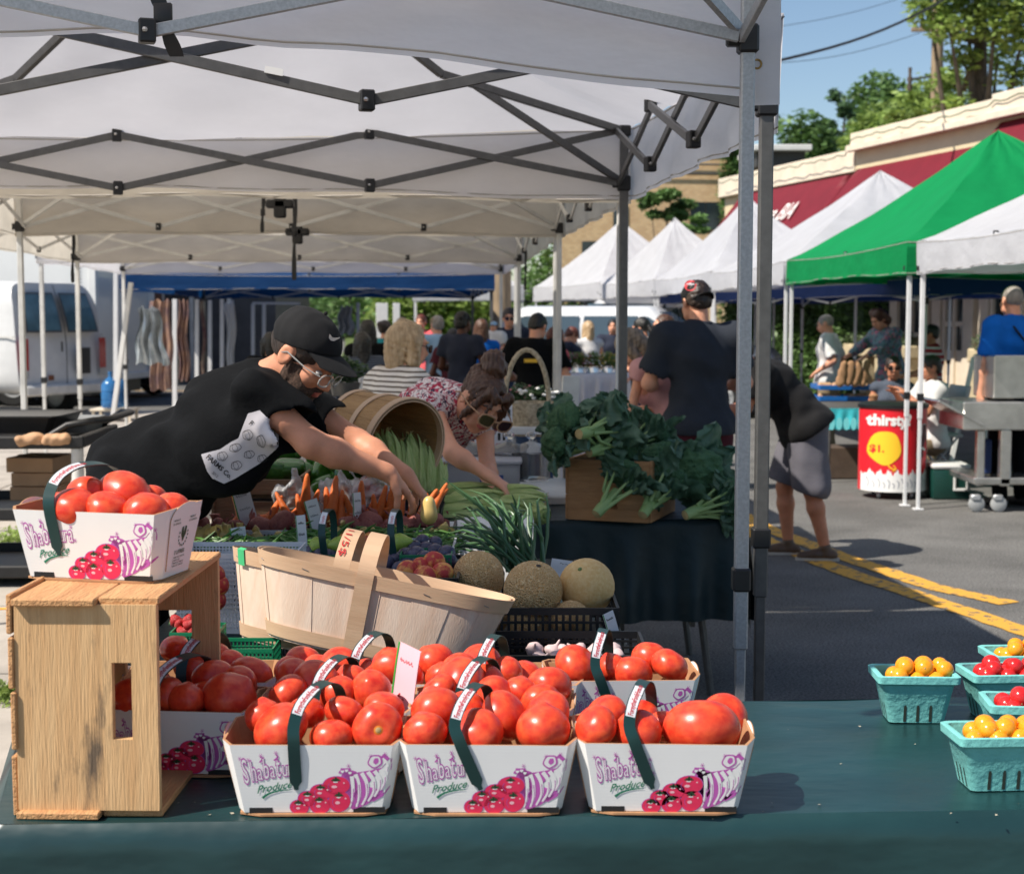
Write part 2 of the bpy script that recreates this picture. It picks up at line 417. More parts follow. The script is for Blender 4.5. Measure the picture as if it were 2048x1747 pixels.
# conifer and broad trees beyond the cream building
def at_(px, py, d): return P(px, py, d)
def wtree(label, px, py_top, d, R, seed, m, n, leaf, kind="b", group=None, z0=.3, nm="tree"):
    p = P(px, py_top, d); H = p.z
    if kind == "c":
        bl = [(random.Random(seed+i).uniform(-.2, .2)*R+R*(1-i/14)*.55*math.cos(i*2.4), R*(1-i/14)*.55*math.sin(i*2.4), H*(.25+.74*i/14), R*(1-i/14)*.5+.18, R*(1-i/14)*.5+.18, .32) for i in range(14)]*1
    else: bl = crown_blobs(seed, H, R, 16, z0)
    return tree(label, (p.x, p.y, 0), H, bl, n, leaf, m, trunk_r=.18+H*.012, seed=seed, group=group, name=nm)
TG = "trees behind the cream shop building"
wtree("dark blue green conifer standing behind the shop roof", 1672, 158, 62, 3.1, 3, M_leafD, 9000, .17, "c", TG, nm="conifer_tree")
wtree("rounded mid green tree just right of the dark conifer", 1735, 165, 66, 2.6, 5, M_leafM, 6500, .17, "b", TG)
wtree("rounded green tree between the conifer and the utility pole", 1800, 168, 64, 2.4, 6, M_leafM, 6500, .17, "b", TG)
wtree("low bushy tree over the flat white canopy roof", 1590, 255, 60, 2.6, 8, M_leafM, 5500, .17, "b", TG)
wtree("low pale green tree peeking over the lower parapet", 1745, 235, 52, 2.3, 9, M_leafL, 4500, .15, "b", TG)
wtree("bright green bushy tree in front of the utility pole", 1850, 170, 42, 1.9, 10, M_leafL, 4500, .13, "b", TG)
# big locust at the right with the dark trunk
p = P(1955, 215, 36); bp = P(1960, -150, 36)
r_ = random.Random(4); bl = []
for (px, py, s) in [(1860, 20, 1.0), (1900, 60, .8), (1935, 10, 1.1), (1990, 40, 1.2), (2040, 20, 1.2), (1925, 120, .7), (1900, 165, .8), (1880, 215, .7), (1995, 110, .8), (2030, 150, .7), (1960, 170, .5), (1915, 205, .6), (2045, 80, .9), (1960, -60, 1.5), (1850, -60, 1.2), (2060, -70, 1.6), (1985, 195, .5), (1790, 235, .45), (1840, 235, .5)]:
    q = P(px, py, 36+r_.uniform(-1.5, 1.5)); bl.append((q.x-p.x, q.y-p.y, q.z, s*.62, s*.62, s*.42))
tree("tall airy tree with a dark trunk rising over the cream parapet", (p.x, p.y, 0), bp.z, bl, 7000, .10, M_leafL, trunk_r=.28, seed=12, limbs=14, top=(.1, 0, bp.z))
# small tree in front of the tan brick wall
p = P(1335, 470, 38); bl = []
for (px, py, s) in [(1300, 400, .5), (1335, 392, .5), (1370, 410, .5), (1395, 440, .4), (1350, 430, .55), (1310, 430, .35), (1365, 460, .45), (1290, 412, .25), (1400, 462, .3)]:
    q = P(px, py, 38); bl.append((q.x-p.x, random.uniform(-.4, .4), q.z, s*.62, s*.62, s*.32))
tree("small thin tree in front of the tan brick wall", (p.x, p.y, 0), 4.6, bl, 2600, .08, M_leafM, trunk_r=.07, seed=3, limbs=6, top=(0, 0, 4.2))
# greenery down the street
FG = "leafy trees at the far end of the street"
for i, (px, py, d, R, m, lb) in enumerate([(700, 560, 60, 3.2, M_leafM, "leafy tree at the far end behind the dark haired women"), (800, 590, 58, 2.2, M_leafM, "dense green tree behind the white notice board"),
        (850, 575, 55, 2.4, M_leafL, "bright green bush behind the man in pale blue"), (925, 572, 56, 2.3, M_leafL, "bright green tree beside the far wooden pole"), (1085, 500, 58, 2.6, M_leafM, "green tree rising over the far white tents"), (620, 570, 80, 4, M_leafM, "distant tree on the climbing side street"), (985, 585, 60, 2.4, M_leafD, "dark green tree over the parked white car"), (1190, 560, 56, 2.4, M_leafD, "dark tree behind the iron fence")]):
    p = P(px, py, d); tree(lb, (p.x, p.y, 0), p.z, crown_blobs(20+i, p.z, R, 12, .12), 4000, .14, m, seed=30+i, group=FG, name="street_tree")
# ---------------------------------------------------------------- cream building on the right (runs 15 degrees left of heading)
BANG = math.atan(800/3000.0)
bdir = Vector((-math.sin(BANG), math.cos(BANG), 0)); bnor = Vector((-math.cos(BANG), -math.sin(BANG), 0))   # outward, towards the street
M_cream = mat("cream_stucco", lin(222, 208, 186), rough=.9, var=.1, vscale=2, bump=.3, bscale=60)
M_cream2 = mat("cream_siding", lin(214, 196, 160), rough=.8, var=.06, vscale=2)
M_awn = mat("burgundy_awning", lin(116, 16, 34), rough=.7, var=.08, vscale=3, transl=.1)
M_brick = mat("tan_brick", lin(214, 178, 128), rough=.9, var=.15, vscale=30)
def brickify(m, c1, c2, mor, sc):
    N, L, b = nodes_of(m); t = N.new("ShaderNodeTexBrick"); t.inputs['Scale'].default_value = sc
    t.inputs['Color1'].default_value = c1+(1,); t.inputs['Color2'].default_value = c2+(1,); t.inputs['Mortar'].default_value = mor+(1,)
    tc = N.new("ShaderNodeTexCoord"); mp = N.new("ShaderNodeMapping"); mp.inputs['Rotation'].default_value = (math.pi/2, 0, 0)
    L.new(tc.outputs['Object'], mp.inputs[0]); L.new(mp.outputs[0], t.inputs[0]); L.new(t.outputs[0], b.inputs['Base Color'])
brickify(M_brick, lin(196, 160, 118), lin(214, 182, 138), lin(180, 165, 140), 3.0)
B0 = P(2110, 630, 23.0); B0.z = 0
def BP(s, o, z): return B0+bdir*s+bnor*o+Vector((0, 0, z))            # s along wall, o out from wall
def bs(px):                                                          # distance along the wall at picture column px
    a = (px-1024)/FPX; return (a*B0.y-B0.x)/(bdir.x-a*bdir.y)
bld = empty("shop_building", B0, label="cream shop building with burgundy awnings and a stepped parapet", cat="building")
def bbox(name, s0, s1, o0, o1, z0, z1, m, parent=bld, bev=.01, label=None):
    c = BP((s0+s1)/2, (o0+o1)/2, (z0+z1)/2)-B0
    o = MB().box((0, 0, 0), (abs(s1-s0), abs(o1-o0), z1-z0), bev=bev, m=m).build(name, parent=parent, smooth=30)
    o.location = c; o.rotation_euler.z = BANG+math.pi/2
    if label: o['label'] = label
    return o
sA, sB, sC, sE = bs(2300), bs(1985), bs(1703), bs(1560)
bbox("wall", sA, sC, -6, 0, 0, 4.75, M_cream2)
bbox("wall", sC+.01, sE+3.5, -6, -.15, 0, 4.35, M_cream2)
def zat(px, py, s): q = BP(s, 0, 0); return P(px, py, q.y).z
z1 = 5.35
bbox("parapet", sB, sC, -.3, .12, 4.75, zat(1703, 268, sC), M_cream); bbox("parapet", sA, sB-.02, -.3, .16, 4.76, zat(1985, 190, sB), M_cream); bbox("parapet", sC+.02, sE+3.5, -.3, .02, 4.36, zat(1703, 297, sC), M_cream)
bbox("cornice", sB, sC, .12, .22, 4.72, 4.84, M_cream); bbox("cornice", sA, sB-.02, .16, .26, 4.72, 4.84, M_cream)
# garland of string lights along the parapet
g = MB(); pts = []
for i in range(90):
    s = sA+(sE+3-sA)*i/89; zz = (zat(1985, 190, sB) if s < sB else zat(1703, 268, sC) if s < sC else zat(1703, 297, sC)); pts.append(BP(s, .2, zz-.10-.06*abs(math.sin(i*.7))*random.uniform(.4, 1.2))-B0)
g.tube(pts, .011, 5, M_leafD); g.build("light_garland", parent=bld)
def awning(s0, s1, ztop, zbot, out):
    a = MB(); n = 14
    f = lambda u, v: BP(s0+(s1-s0)*u, .02+out*v, ztop+(zbot-ztop)*v-.015*math.sin(math.pi*v))-B0
    a.grid(f, n, 6, M_awn); a.grid(lambda u, v: BP(s0+(s1-s0)*u, .02+out, zbot-.28*v)-B0, n, 2, M_awn)
    for s in (s0, s1): a.add([BP(s, .02, ztop)-B0, BP(s, .02+out, zbot)-B0, BP(s, .02+out, zbot-.28)-B0, BP(s, .02, zbot-.28)-B0], [(0, 1, 2, 3)], M_awn)
    return a
aw = awning(bs(2300), bs(1990), zat(2000, 243, bs(2000)), 3.0, 1.5).build("awning", parent=bld, smooth=30)
aw = awning(bs(1980), bs(1708), zat(1712, 338, bs(1712)), 2.75, 1.4).build("awning", parent=bld, smooth=30)
aw = awning(bs(1698), bs(1480), zat(1690, 350, bs(1690)), 2.55, 1.4).build("awning", parent=bld, smooth=30)
# awning lettering
lt = MB(); s0, s1 = bs(1698), bs(1480); M_let = mat("awning_lettering", lin(235, 225, 220), rough=.6, var=0)
def awfn(x, y):
    s = s0+(bs(1603)-s0)*1.0-x*-1; v = 1-(.12+y/2.2); return BP(s, .05+1.4*v, 4.28+(2.55-4.28)*v+.03)-B0
_sB = bs(1634); ZL = zat(1690, 350, bs(1690))
put_text(lt, "Village BIA", lambda x, y: BP(_sB-(x), .045+1.4*(1-(.54+y/2.2)), (ZL+(2.55-ZL)*(1-(.54+y/2.2)))+.04)-B0, .62, M_let, shear=.2, sx=.8, bold=.01, align='RIGHT')
lt.build("lettering", parent=aw, smooth=0)
# windows, door, pilasters along the lower storey
for (a, b, z0, z1_) in [(2048, 1990, 1.2, 2.6), (1935, 1895, .3, 2.6), (1860, 1800, 1.25, 2.6), (1790, 1700, 1.25, 2.6)]:
    s0_, s1_ = bs(a), bs(b); w = bbox("window", s0_, s1_, .0, .05, z0, z1_, M_glass)
    fr = MB()
    def F_(sa, sb, za, zb): c = BP((sa+sb)/2, .07, (za+zb)/2)-B0; fr.box(c, (abs(sb-sa), .06, zb-za), rot=(0, 0, BANG+math.pi/2), m=M_cream)
    for s in (s0_, (s0_+s1_)/2, s1_): F_(s-.04, s+.04, z0, z1_)
    for z in (z0, (z0+z1_)/2, z1_): F_(s0_-.04, s1_+.04, z-.04, z+.04)
    f = fr.build("frame", smooth=0); f.parent = w; f.matrix_parent_inverse = w.matrix_basis.inverted()
for a in (1975, 1880, 1945, 1795): bbox("pilaster", bs(a)-.14, bs(a)+.14, 0, .12, 0, 2.9, M_cream)
bbox("base_panel", sA, bs(1690), .0, .06, 0, 1.0, M_cream)
# flower boxes
M_stone = mat("sandstone", lin(200, 184, 150), rough=.9, var=.15, vscale=8)
for i, (a, b, lb) in enumerate([(1690, 1790, "long stone planter of grey green foliage behind the floral dress woman"), (1795, 1860, "short stone planter behind the striped shirt vendor"), (1990, 2060, "planter of foliage under the window beside the man in blue")]):
    s0_, s1_ = bs(a), bs(b); pl = empty("planter", BP((s0_+s1_)/2, .35, 0), BANG+math.pi/2, label=lb, cat="planter", group="planters under the shop windows"); L_ = abs(s1_-s0_)
    MB().box((0, 0, .95), (L_, .36, .22), bev=.02, m=M_stone).box((-L_*.35, 0, .42), (.25, .3, .84), bev=.01, m=M_stone).box((L_*.35, 0, .42), (.25, .3, .84), bev=.01, m=M_stone).build("trough", parent=pl, smooth=30)
    V, F = leaf_cloud([(-L_*.3+L_*.6*k/4, 0, 1.14, L_*.2, .22, .16) for k in range(5)], 900, .035, 60+i); mesh_np("foliage", V, F, mat("grey_green_leaf", (.16, .22, .12), rough=.7, var=.3, vscale=4, transl=.3), pl, smooth=0)
# ivy covered wall left of the windows
iv = empty("ivy_wall", BP(bs(1600), .2, 0), BANG+math.pi/2, label="low wall thickly covered in dark ivy behind the man in white", cat="wall")
L_ = abs(bs(1700)-bs(1440)); 
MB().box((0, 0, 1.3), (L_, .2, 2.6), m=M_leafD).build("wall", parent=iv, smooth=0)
V, F = leaf_cloud([(-L_/2+L_*k/9, random.uniform(-.15, .25), z, L_/11, .34, .55) for k in range(10) for z in (.5, 1.2, 1.9, 2.5)], 24000, .07, 71); mesh_np("ivy", V, F, M_leafM, iv, smooth=0)
# tan brick building behind with its ivy clad corner
tb = empty("brick_building", P(1340, 630, 55), label="tan brick building behind the small thin tree", cat="building"); tb.location.z = 0
q0 = P(1120, 600, 55); q1 = P(1475, 600, 55); zt = P(1400, 285, 55).z; x0 = q0.x-tb.location.x; x1 = q1.x-tb.location.x
MB().box(((x0+x1)/2, 4, zt/2), (x1-x0, 8, zt), m=M_brick).build("wall", parent=tb, smooth=0)
MB().box(((x0+x1)/2, 3.9, zt+.1), (x1-x0+.3, 8.3, .25), bev=.02, m=M_cream).build("coping", parent=tb, smooth=30)
for (px, py, ww, hh) in [(1395, 432, .55, 1.0), (1425, 432, .5, 1.0), (1240, 440, .5, 1.1), (1180, 510, .6, 1.0)]:
    q = P(px, py, 55); MB().box((q.x-tb.location.x, -.02, q.z), (ww, .08, hh), m=M_glass).build("window", parent=tb, smooth=0)
for z in (P(1300, 325, 55).z, P(1300, 343, 55).z): MB().tube([(x0, -.12, z), (x1, -.12, z-.1)], .035, 6, M_gry).build("conduit", parent=tb)
V, F = leaf_cloud([((P(px, py, 54.4).x-tb.location.x), -.5, P(px, py, 54.4).z, .42, .3, .9) for px, py in [(1468, 300), (1462, 340), (1458, 385), (1466, 420), (1478, 320), (1490, 360), (1470, 460)]], 2600, .11, 73); mesh_np("creeper", V, F, M_leafM, tb, smooth=0)
# flat canopy roof
q = P(1562, 297, 44); fc = MB().box((q.x, q.y+1.2, q.z), (1.7, 3, .17), bev=.02, m=M_white).box((q.x, q.y+1.3, q.z-.3), (1.4, 2.6, .42), m=mat("dark_fascia", (.05, .05, .05), var=.1)).box((q.x-.3, q.y+1.5, q.z/2-.25), (.3, .3, q.z-.5), m=M_brick).build("flat_roof_kiosk", smooth=0)
tag(fc, "flat white roof slab showing above the lower parapet", "roof")
# utility pole and wires
M_wood_old = mat("weathered_wood", lin(150, 130, 105), rough=.9, var=.2, vscale=20, bump=.5, stretch=(1, 1, .15))
up = P(1868, 300, 40); ut = empty("utility_pole", (up.x, up.y, 0), label="wooden utility pole with crossarm insulators rising behind the airy tree", cat="utility pole")
zt = P(1868, -60, 40).z
b = MB(); b.tube([(0, 0, 0), (.05, 0, zt*.5), (.02, 0, zt)], [.2, .17, .14], 10, M_wood_old); b.build("pole", parent=ut)
za = P(1868, 62, 40).z; MB().box((0, -.15, za), (1.4, .1, .1), bev=.01, m=M_wood_old).build("crossarm", parent=ut, smooth=30)
for x in (-.6, -.45, .45, .65):
    MB().lathe([(.02, 0), (.05, .03), (.02, .05), (.05, .08), (.02, .1), (.05, .13), (.01, .16)], 8, M_bark, Matrix.Translation((x, -.15, za+.05))).build("insulator", parent=ut)
zb = P(1830, 160, 40).z
MB().lathe([(.05, -.3), (.08, -.2), (.05, -.1), (.08, 0), (.04, .1), (.05, .3)], 8, M_bark, Matrix.Translation((-.7, -.1, zb))).bar((-.7, -.1, zb), (0, 0, zb+.1), .05, m=M_gry).build("transformer_fitting", parent=ut)
M_wire = mat("cable_rubber", (.012, .012, .012), rough=.7, var=0)
def wire(label, a, b, r, sag=.1):
    pts = [a.lerp(b, i/14)-Vector((0, 0, sag*math.sin(math.pi*i/14))) for i in range(15)]
    return tag(MB().tube(pts, r, 6, M_wire).build("overhead_wire"), label, "wire", "overhead wires")
wire("thick black overhead wire crossing the blue sky", P(1480, 138, 20), P(1960, -45, 30), .022, .25)
wire("thin overhead wire meeting the pole insulators", P(1480, 130, 34), P(1840, 66, 40), .008, .2)
wire("topmost thin wire over the tent corner", P(1480, 64, 34), P(1900, -40, 40), .007, .2)
# ================================================================ TENTS
def fabric(name, col, tr=.45, bump=.35, dirt=.05):
    return mat(name, col, rough=.75, var=dirt, vscale=2.2, transl=tr, bump=bump*2, bscale=5, bdist=.02, spec=.25, stretch=(.7, 1, 1.6))
F_lit = fabric("bright_canopy_cloth", (.74, .73, .755), .47); F_val = fabric("lightened_valance_cloth", (.90, .885, .90), .45); F_white = fabric("white_canopy_cloth", (.72, .72, .74)); F_cream = fabric("cream_canopy_cloth", (.66, .61, .53), .55, dirt=.12)  # valance colour paler than the roof cloth, standing in for diffused light
F_blue = fabric("blue_canopy_cloth", lin(20, 66, 116), .4); F_green = fabric("green_canopy_cloth", lin(6, 142, 78), .25); F_navy = fabric("navy_canopy_cloth", lin(30, 60, 120), .35)
F_old = fabric("greyed_canopy_cloth", (.76, .73, .72), .72, dirt=.12)
def tent(label, C, zb, vh, zp, fab, legm, barm, units=(3, 3), sides="NRFL", leg_w=.036, bar=.024, group=None, valm=None, legs="0123", cover_from=None, tr_h=.25, over=.045, peakshape=1.15, joint=M_black, foot=True, seed=0, lift=0, openN=False):
    """C = corners NL, NR, FR, FL as (x, y); zb = valance bottom per corner"""
    zb = list(zb) if hasattr(zb, '__len__') else [zb]*4
    C = [Vector((c[0], c[1], 0)) for c in C]; org = (C[0]+C[1]+C[2]+C[3])/4
    t = empty("canopy_tent", org, label=label, cat="tent", group=group)
    def Q(u, v, e=0.0):
        u = .5+(u-.5)*(1+e); v = .5+(v-.5)*(1+e)
        p = (C[0]*(1-u)+C[1]*u)*(1-v)+(C[3]*(1-u)+C[2]*u)*v; return p-org
    def ZB(u, v): return (zb[0]*(1-u)+zb[1]*u)*(1-v)+(zb[3]*(1-u)+zb[2]*u)*v
    W = (C[1]-C[0]).length; e = over*2/W
    rr = random.Random(seed); ph = [rr.uniform(0, 6) for _ in range(6)]
    def per(s):                       # perimeter 0..4
        s = s % 4; i = int(s); f = s-i
        return [(f, 0), (1, f), (1-f, 1), (0, 1-f)][i], math.sin(math.pi*f)
    zpk = zp
    def roof(s, k):
        (u, v), sg = per(s); cu, cv = .5+(u-.5)*(1-k), .5+(v-.5)*(1-k)
        z0 = ZB(u, v)+vh-.035*sg*(1-k); z = z0+(zpk-z0)*(k**peakshape)
        q = Q(cu, cv, e*(1-k)); f = s % 1
        z -= .05*math.sin(math.pi*f)*math.sin(math.pi*min(1, k*1.1))+.006*math.sin(f*23+k*9+ph[0])+.004*math.sin(f*47-k*20+ph[1])
        return Vector((q.x, q.y, z))
    n = 24; mb = MB()
    if cover_from is None: mb.grid(lambda a, b: roof(a*4, b), n*4, 14, fab)
    else:                             # near roof cloth left out to let sun through: only the far strip built
        def rf(a, b):
            u = a; v = cover_from+(1-cover_from)*b; k = 1-max(abs(2*u-1), abs(2*v-1)); z0 = ZB(u, 1)+vh
            q = Q(u, v, e); return Vector((q.x, q.y, z0+(zpk-z0)*(k**peakshape)-.01*math.sin(u*30+v*9)))
        mb.grid(rf, 40, 10, fab)
    mb.build("canopy", parent=t, smooth=40)
    vm = valm or fab
    def val(s, b, out=0.0):
        (u, v), sg = per(s); q = Q(u, v, e); dirn = Vector((u-.5, v-.5, 0))
        d = (q.normalized() if q.length else q)*(.012*b*math.sin(s*31+ph[2])+.008*b*math.sin(s*67+ph[3])+.02*b*sg)
        z0 = ZB(u, v)+vh-.035*sg; z1 = ZB(u, v)+.02*sg+.006*math.sin(s*21+ph[4])
        z1 += lift*(0 if s < 2 else min((s-2)/.486, 1-.8*(s-2-.486)) if (s < 3 and cover_from is not None) else (s-2) if s < 3 else 4-s); return Vector((q.x+d.x, q.y+d.y, z0+(z1-z0)*b))
    mb = MB()
    if cover_from is None: mb.grid(lambda a, b: val(1+a*3 if openN else a*4, b), n*4, 5, vm)
    else:
        mb.grid(lambda a, b: val(2+a*1.0, b), 40, 6, vm)
    mb.build("valance", parent=t, smooth=60)
    # hem seams
    mb = MB(); st = mat("seam_thread", (.45, .42, .38), var=.1)
    rng = [2+i/40 for i in range(41)] if cover_from is not None else [(1 if openN else 0)+i/80*(3 if openN else 4) for i in range(81)]
    mb.tube([val(s, .03)+Vector((0, 0, 0)) for s in rng], .0035, 4, st, caps=False); mb.tube([val(s, .95) for s in rng], .003, 4, st, caps=False)
    mb.build("seam", parent=t)
    uv = [(0, 0), (1, 0), (1, 1), (0, 1)]
    for i in [int(c) for c in legs]:
        p = Q(*uv[i]); zt = zb[i]+vh-.01; L = MB()
        L.box((p.x, p.y, (zt+.75)/2), (leg_w, leg_w, zt-.75), bev=.004, m=legm).box((p.x, p.y, .47), (leg_w*.75, leg_w*.75, .94), bev=.003, m=legm)
        if foot: L.box((p.x, p.y, .006), (leg_w*2.2, leg_w*2.2, .012), bev=.003, m=legm)
        lo = L.build("leg", parent=t, smooth=30)
        MB().box((p.x, p.y, zb[i]+vh-tr_h-.0), (leg_w*1.5, leg_w*1.5, .07), bev=.006, m=joint).box((p.x, p.y, zb[i]+vh-.02), (leg_w*1.5, leg_w*1.5, .05), bev=.006, m=joint).box((p.x-.03, p.y-.01, zb[i]+vh-tr_h), (.05, .03, .04), bev=.005, m=joint).build("bracket", parent=lo, smooth=30)
        MB().box((p.x, p.y, .93), (leg_w*1.35, leg_w*1.35, .06), bev=.005, m=joint).build("clamp", parent=lo, smooth=30)
    sd = {"N": ((0, 0), (1, 0), units[0]), "F": ((0, 1), (1, 1), units[0]), "L": ((0, 0), (0, 1), units[1]), "R": ((1, 0), (1, 1), units[1])}
    for s in sides:
        a, b, nn = sd[s]; mb = MB(); jb = MB()
        def T(f, top):
            u = a[0]+(b[0]-a[0])*f; v = a[1]+(b[1]-a[1])*f; q = Q(u, v, -.02); z = ZB(u, v)+vh-(.02 if top else tr_h); return Vector((q.x, q.y, z))
        for i in range(nn):
            f0, f1 = i/nn, (i+1)/nn; off = (T(1, 1)-T(0, 1)).cross(Vector((0, 0, 1))).normalized()*.008
            mb.bar(T(f0, 1)+off, T(f1, 0)+off, bar*.5, bar, m=barm, bev=.002); mb.bar(T(f0, 0)-off, T(f1, 1)-off, bar*.5, bar, m=barm, bev=.002)
            mid = (T(f0, 1)+T(f1, 0))/2; mb.ball(mid, bar*.3, 6, 4, M_chrome)
            for top in (1, 0):
                if i < nn-1: q = T(f1, top); mb.box(q, (bar*1.35, bar*1.35, bar*1.9), rot=(0, 0, .3), bev=.004, m=joint); mb.ball(q-Vector((0, bar*.8, 0)), bar*.25, 6, 4, M_chrome)
        mb.build("truss", parent=t, smooth=30)
    # roof rafters from each corner and hub
    mb = MB(); pk = Q(.5, .5); pk.z = zpk-.09
    for i in range(4):
        if cover_from is not None and i < 2: continue
        q = Q(*uv[i]); q.z = zb[i]+vh-.02; qm = q.lerp(pk, .5); qm.z = q.z+(zpk-q.z)*.5**(peakshape*1.35)-.12; mb.bar(q, qm, bar*.8, bar, m=barm, bev=.002); mb.bar(qm, pk, bar*.8, bar, m=barm, bev=.002)
        m_ = q.lerp(qm, .84); q2 = Q(*uv[i]); q2.z = zb[i]+vh-tr_h; mb.bar(q2, m_, bar*.6, bar*.9, m=barm)
    mb.build("rafter", parent=t, smooth=30)
    MB().box(pk, (.12, .12, .09), bev=.01, m=joint).tube([pk+Vector((0, 0, -.35)), pk], .018, 8, barm).build("hub", parent=t, smooth=30)
    return t, Q, org
rx = Vector((math.cos(ROW), math.sin(ROW), 0)); ry = Vector((-math.sin(ROW), math.cos(ROW), 0))
def quad(NR, FR, w): return [NR-rx*w, NR, FR, FR-rx*w]
# tent over the camera: unseen near roof left out so sun reaches the table
c1 = P(1494, 200, 3.78); c1.z = 0
T1, Q1, O1 = tent("nearest canopy with speckled grey frame and stained white valance across the top", quad(c1-ry*3.0, c1, 2.93), 2.14, .45, 3.3, F_old, M_alu, M_alu, (2, 2), "FRL", leg_w=.034, bar=.030, cover_from=.70, legs="012", over=.085, tr_h=.31, lift=.14, valm=F_val, seed=3, group="canopies of the left stall row")
# corner flap of cloth hanging past the pole
fl = MB(); fx = c1-O1
fl.grid(lambda u, v: Vector((fx.x+.012+.075*u, fx.y+.05-.02*u+.004*math.sin(v*9), 2.46-.335*v)), 3, 8, F_white)
fl.tube([Vector((fx.x+.03+.011*math.cos(a), fx.y+.04, 2.226+.011*math.sin(a))) for a in [i*.524 for i in range(12)]], .003, 6, mat("brass", lin(180, 150, 90), rough=.3, metal=.8, var=0), closed=True)
fl.build("corner_flap", parent=T1, smooth=60)
rl = MB(); rl.tube([Vector((fx.x+.06+.02*i, fx.y-.05-.35*i, 2.45+.012*math.sin(i*2))) for i in range(8)], [.028+.004*math.sin(i*2.3) for i in range(8)], 10, F_old, flat=.8); rl.build("rolled_side_cloth", parent=T1)
def strap(px0, py0, px1, py1, d, label, w=.02):
    a, b = P(px0, py0, d), P(px1, py1, d); s = MB(); s.grid(lambda u, v: a.lerp(b, v)+Vector(((u-.5)*w*(1+.3*math.sin(v*9)), .01*math.sin(v*7), 0)), 2, 12, M_black); s.grid(lambda u, v: a.lerp(b, v)+Vector(((u-.5)*w*(1+.3*math.sin(v*9)), .004+.01*math.sin(v*7), 0)), 2, 12, M_black)
    m_ = a.lerp(b, .45); s.box(m_, (w*1.5, .012, w*2.2), bev=.003, m=M_black)
    return tag(s.build("webbing_strap", smooth=60), label, "strap", "black straps hanging from the canopies")
strap(305, -30, 352, 112, 3.7, "thick black buckled strap over the nearest truss joint", .03)
# tent 2
nr = P(1532, 300, 4.5); nr.z = 0; fr = P(1247, 500, 7.05); fr.z = 0
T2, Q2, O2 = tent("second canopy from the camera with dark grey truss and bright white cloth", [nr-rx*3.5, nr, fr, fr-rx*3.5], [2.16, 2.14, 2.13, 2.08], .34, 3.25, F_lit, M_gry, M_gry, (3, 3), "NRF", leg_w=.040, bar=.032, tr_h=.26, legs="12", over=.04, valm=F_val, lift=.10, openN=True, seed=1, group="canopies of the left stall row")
MB().box(P(548, 142, 4.43)-O2, (.055, .003, .02), rot=(0, .2, 0), m=mat("paper_white", (.75, .75, .73), var=.03)).build("warning_sticker", parent=T2)
def C4(pNRx, dN, pFRx, dF, w):
    a = P(pNRx, 600, dN); a.z = 0; b = P(pFRx, 600, dF); b.z = 0; return [a-rx*w, a, b, b-rx*w]
tent("third canopy in the row with cream cloth and cream frame", C4(1240, 7.25, 1118, 10.3, 3.62), 2.13, .33, 3.2, F_cream, M_dirtyw, M_dirtyw, (4, 3), "NRFL", leg_w=.036, bar=.026, seed=2, group="canopies of the left stall row", tr_h=.27)
tent("fourth canopy in the row, wide cream cloth on white legs", C4(1112, 10.6, 1038, 15.4, 4.45), [2.14, 2.14, 2.12, 2.12], .33, 3.3, F_cream, M_dirtyw, M_dirtyw, (4, 3), "NRFL", leg_w=.04, bar=.028, seed=4, group="canopies of the left stall row", tr_h=.27)
tent("fifth canopy in the row, white cloth just before the blue one", C4(1032, 15.8, 1002, 19.8, 4.9), 2.13, .32, 3.2, F_lit, M_dirtyw, M_dirtyw, (4, 3), "NRF", leg_w=.04, bar=.03, seed=5, group="canopies of the left stall row", tr_h=.25)
tent("bright blue canopy at the far end of the left row", C4(983, 22, 945, 30, 5.3), [1.95, 1.95, 1.93, 1.93], .25, 3.0, F_blue, M_gry, M_alu, (4, 4), "NRF", leg_w=.05, bar=.03, seed=6, group="canopies of the left stall row", tr_h=.23)
strap(527, 392, 524, 465, 9.8, "narrow black strap hanging left of the cream truss middle")
strap(590, 385, 588, 560, 9.7, "long black strap hanging from the middle of the cream truss", .024)
strap(147, 470, 145, 565, 10.6, "short black strap by the left cream corner leg")
strap(1052, 500, 1050, 580, 14.8, "black strap hanging beside the right legs of the cream tents")
for (px, py, d) in [(560, 415, 8.7), (595, 470, 10.2)]:
    MB().box(P(px, py, d), (.07, .05, .12), bev=.01, m=M_black).box(P(px, py, d)+Vector((0, 0, .02)), (.16, .05, .05), bev=.01, m=M_black).build("x")
    o = COL.objects[-1]; o.name = "truss_clamp"; tag(o, "black truss clamp at "+("the upper middle" if py < 440 else "the lower middle")+" of the cream canopies", "clamp")
# ---- right row, seen from outside
def RC(pxN, dN, pxF, dF, w):
    a = P(pxN, 600, dN); a.z = 0; b = P(pxF, 600, dF); b.z = 0; n = Vector(((b-a).y, -(b-a).x, 0)).normalized(); return [a, a+n*w, b+n*w, b]
RG = "canopies of the right stall row"
M_wleg = mat("white_tent_leg", (.70, .70, .70), rough=.4, var=.05)
a_ = P(1845, 600, 12.3); a_.z = 0; n_ = rx
tent("white canopy at the right edge in front of the green one", [a_-ry*3.0, a_-ry*3.0+rx*3, a_+rx*3.0, a_], 1.93, .27, 3.15, F_white, M_wleg, M_wleg, (2, 2), "LF", group=RG, seed=11, legs="3", tr_h=.22)
tent("green canopy with a tall peak on white legs", RC(1818, 12.55, 1583, 16.7, 3.0), [1.93, 1.93, 1.93, 1.93], .28, 3.38, F_green, M_wleg, M_wleg, (2, 2), "NLFR", group=RG, seed=12, tr_h=.22)
tent("white canopy with a sharp peak directly beyond the green one", RC(1572, 16.9, 1428, 21.4, 3.4), 1.93, .27, 3.42, F_white, M_wleg, M_wleg, (2, 2), "NLF", group=RG, seed=13, tr_h=.22)
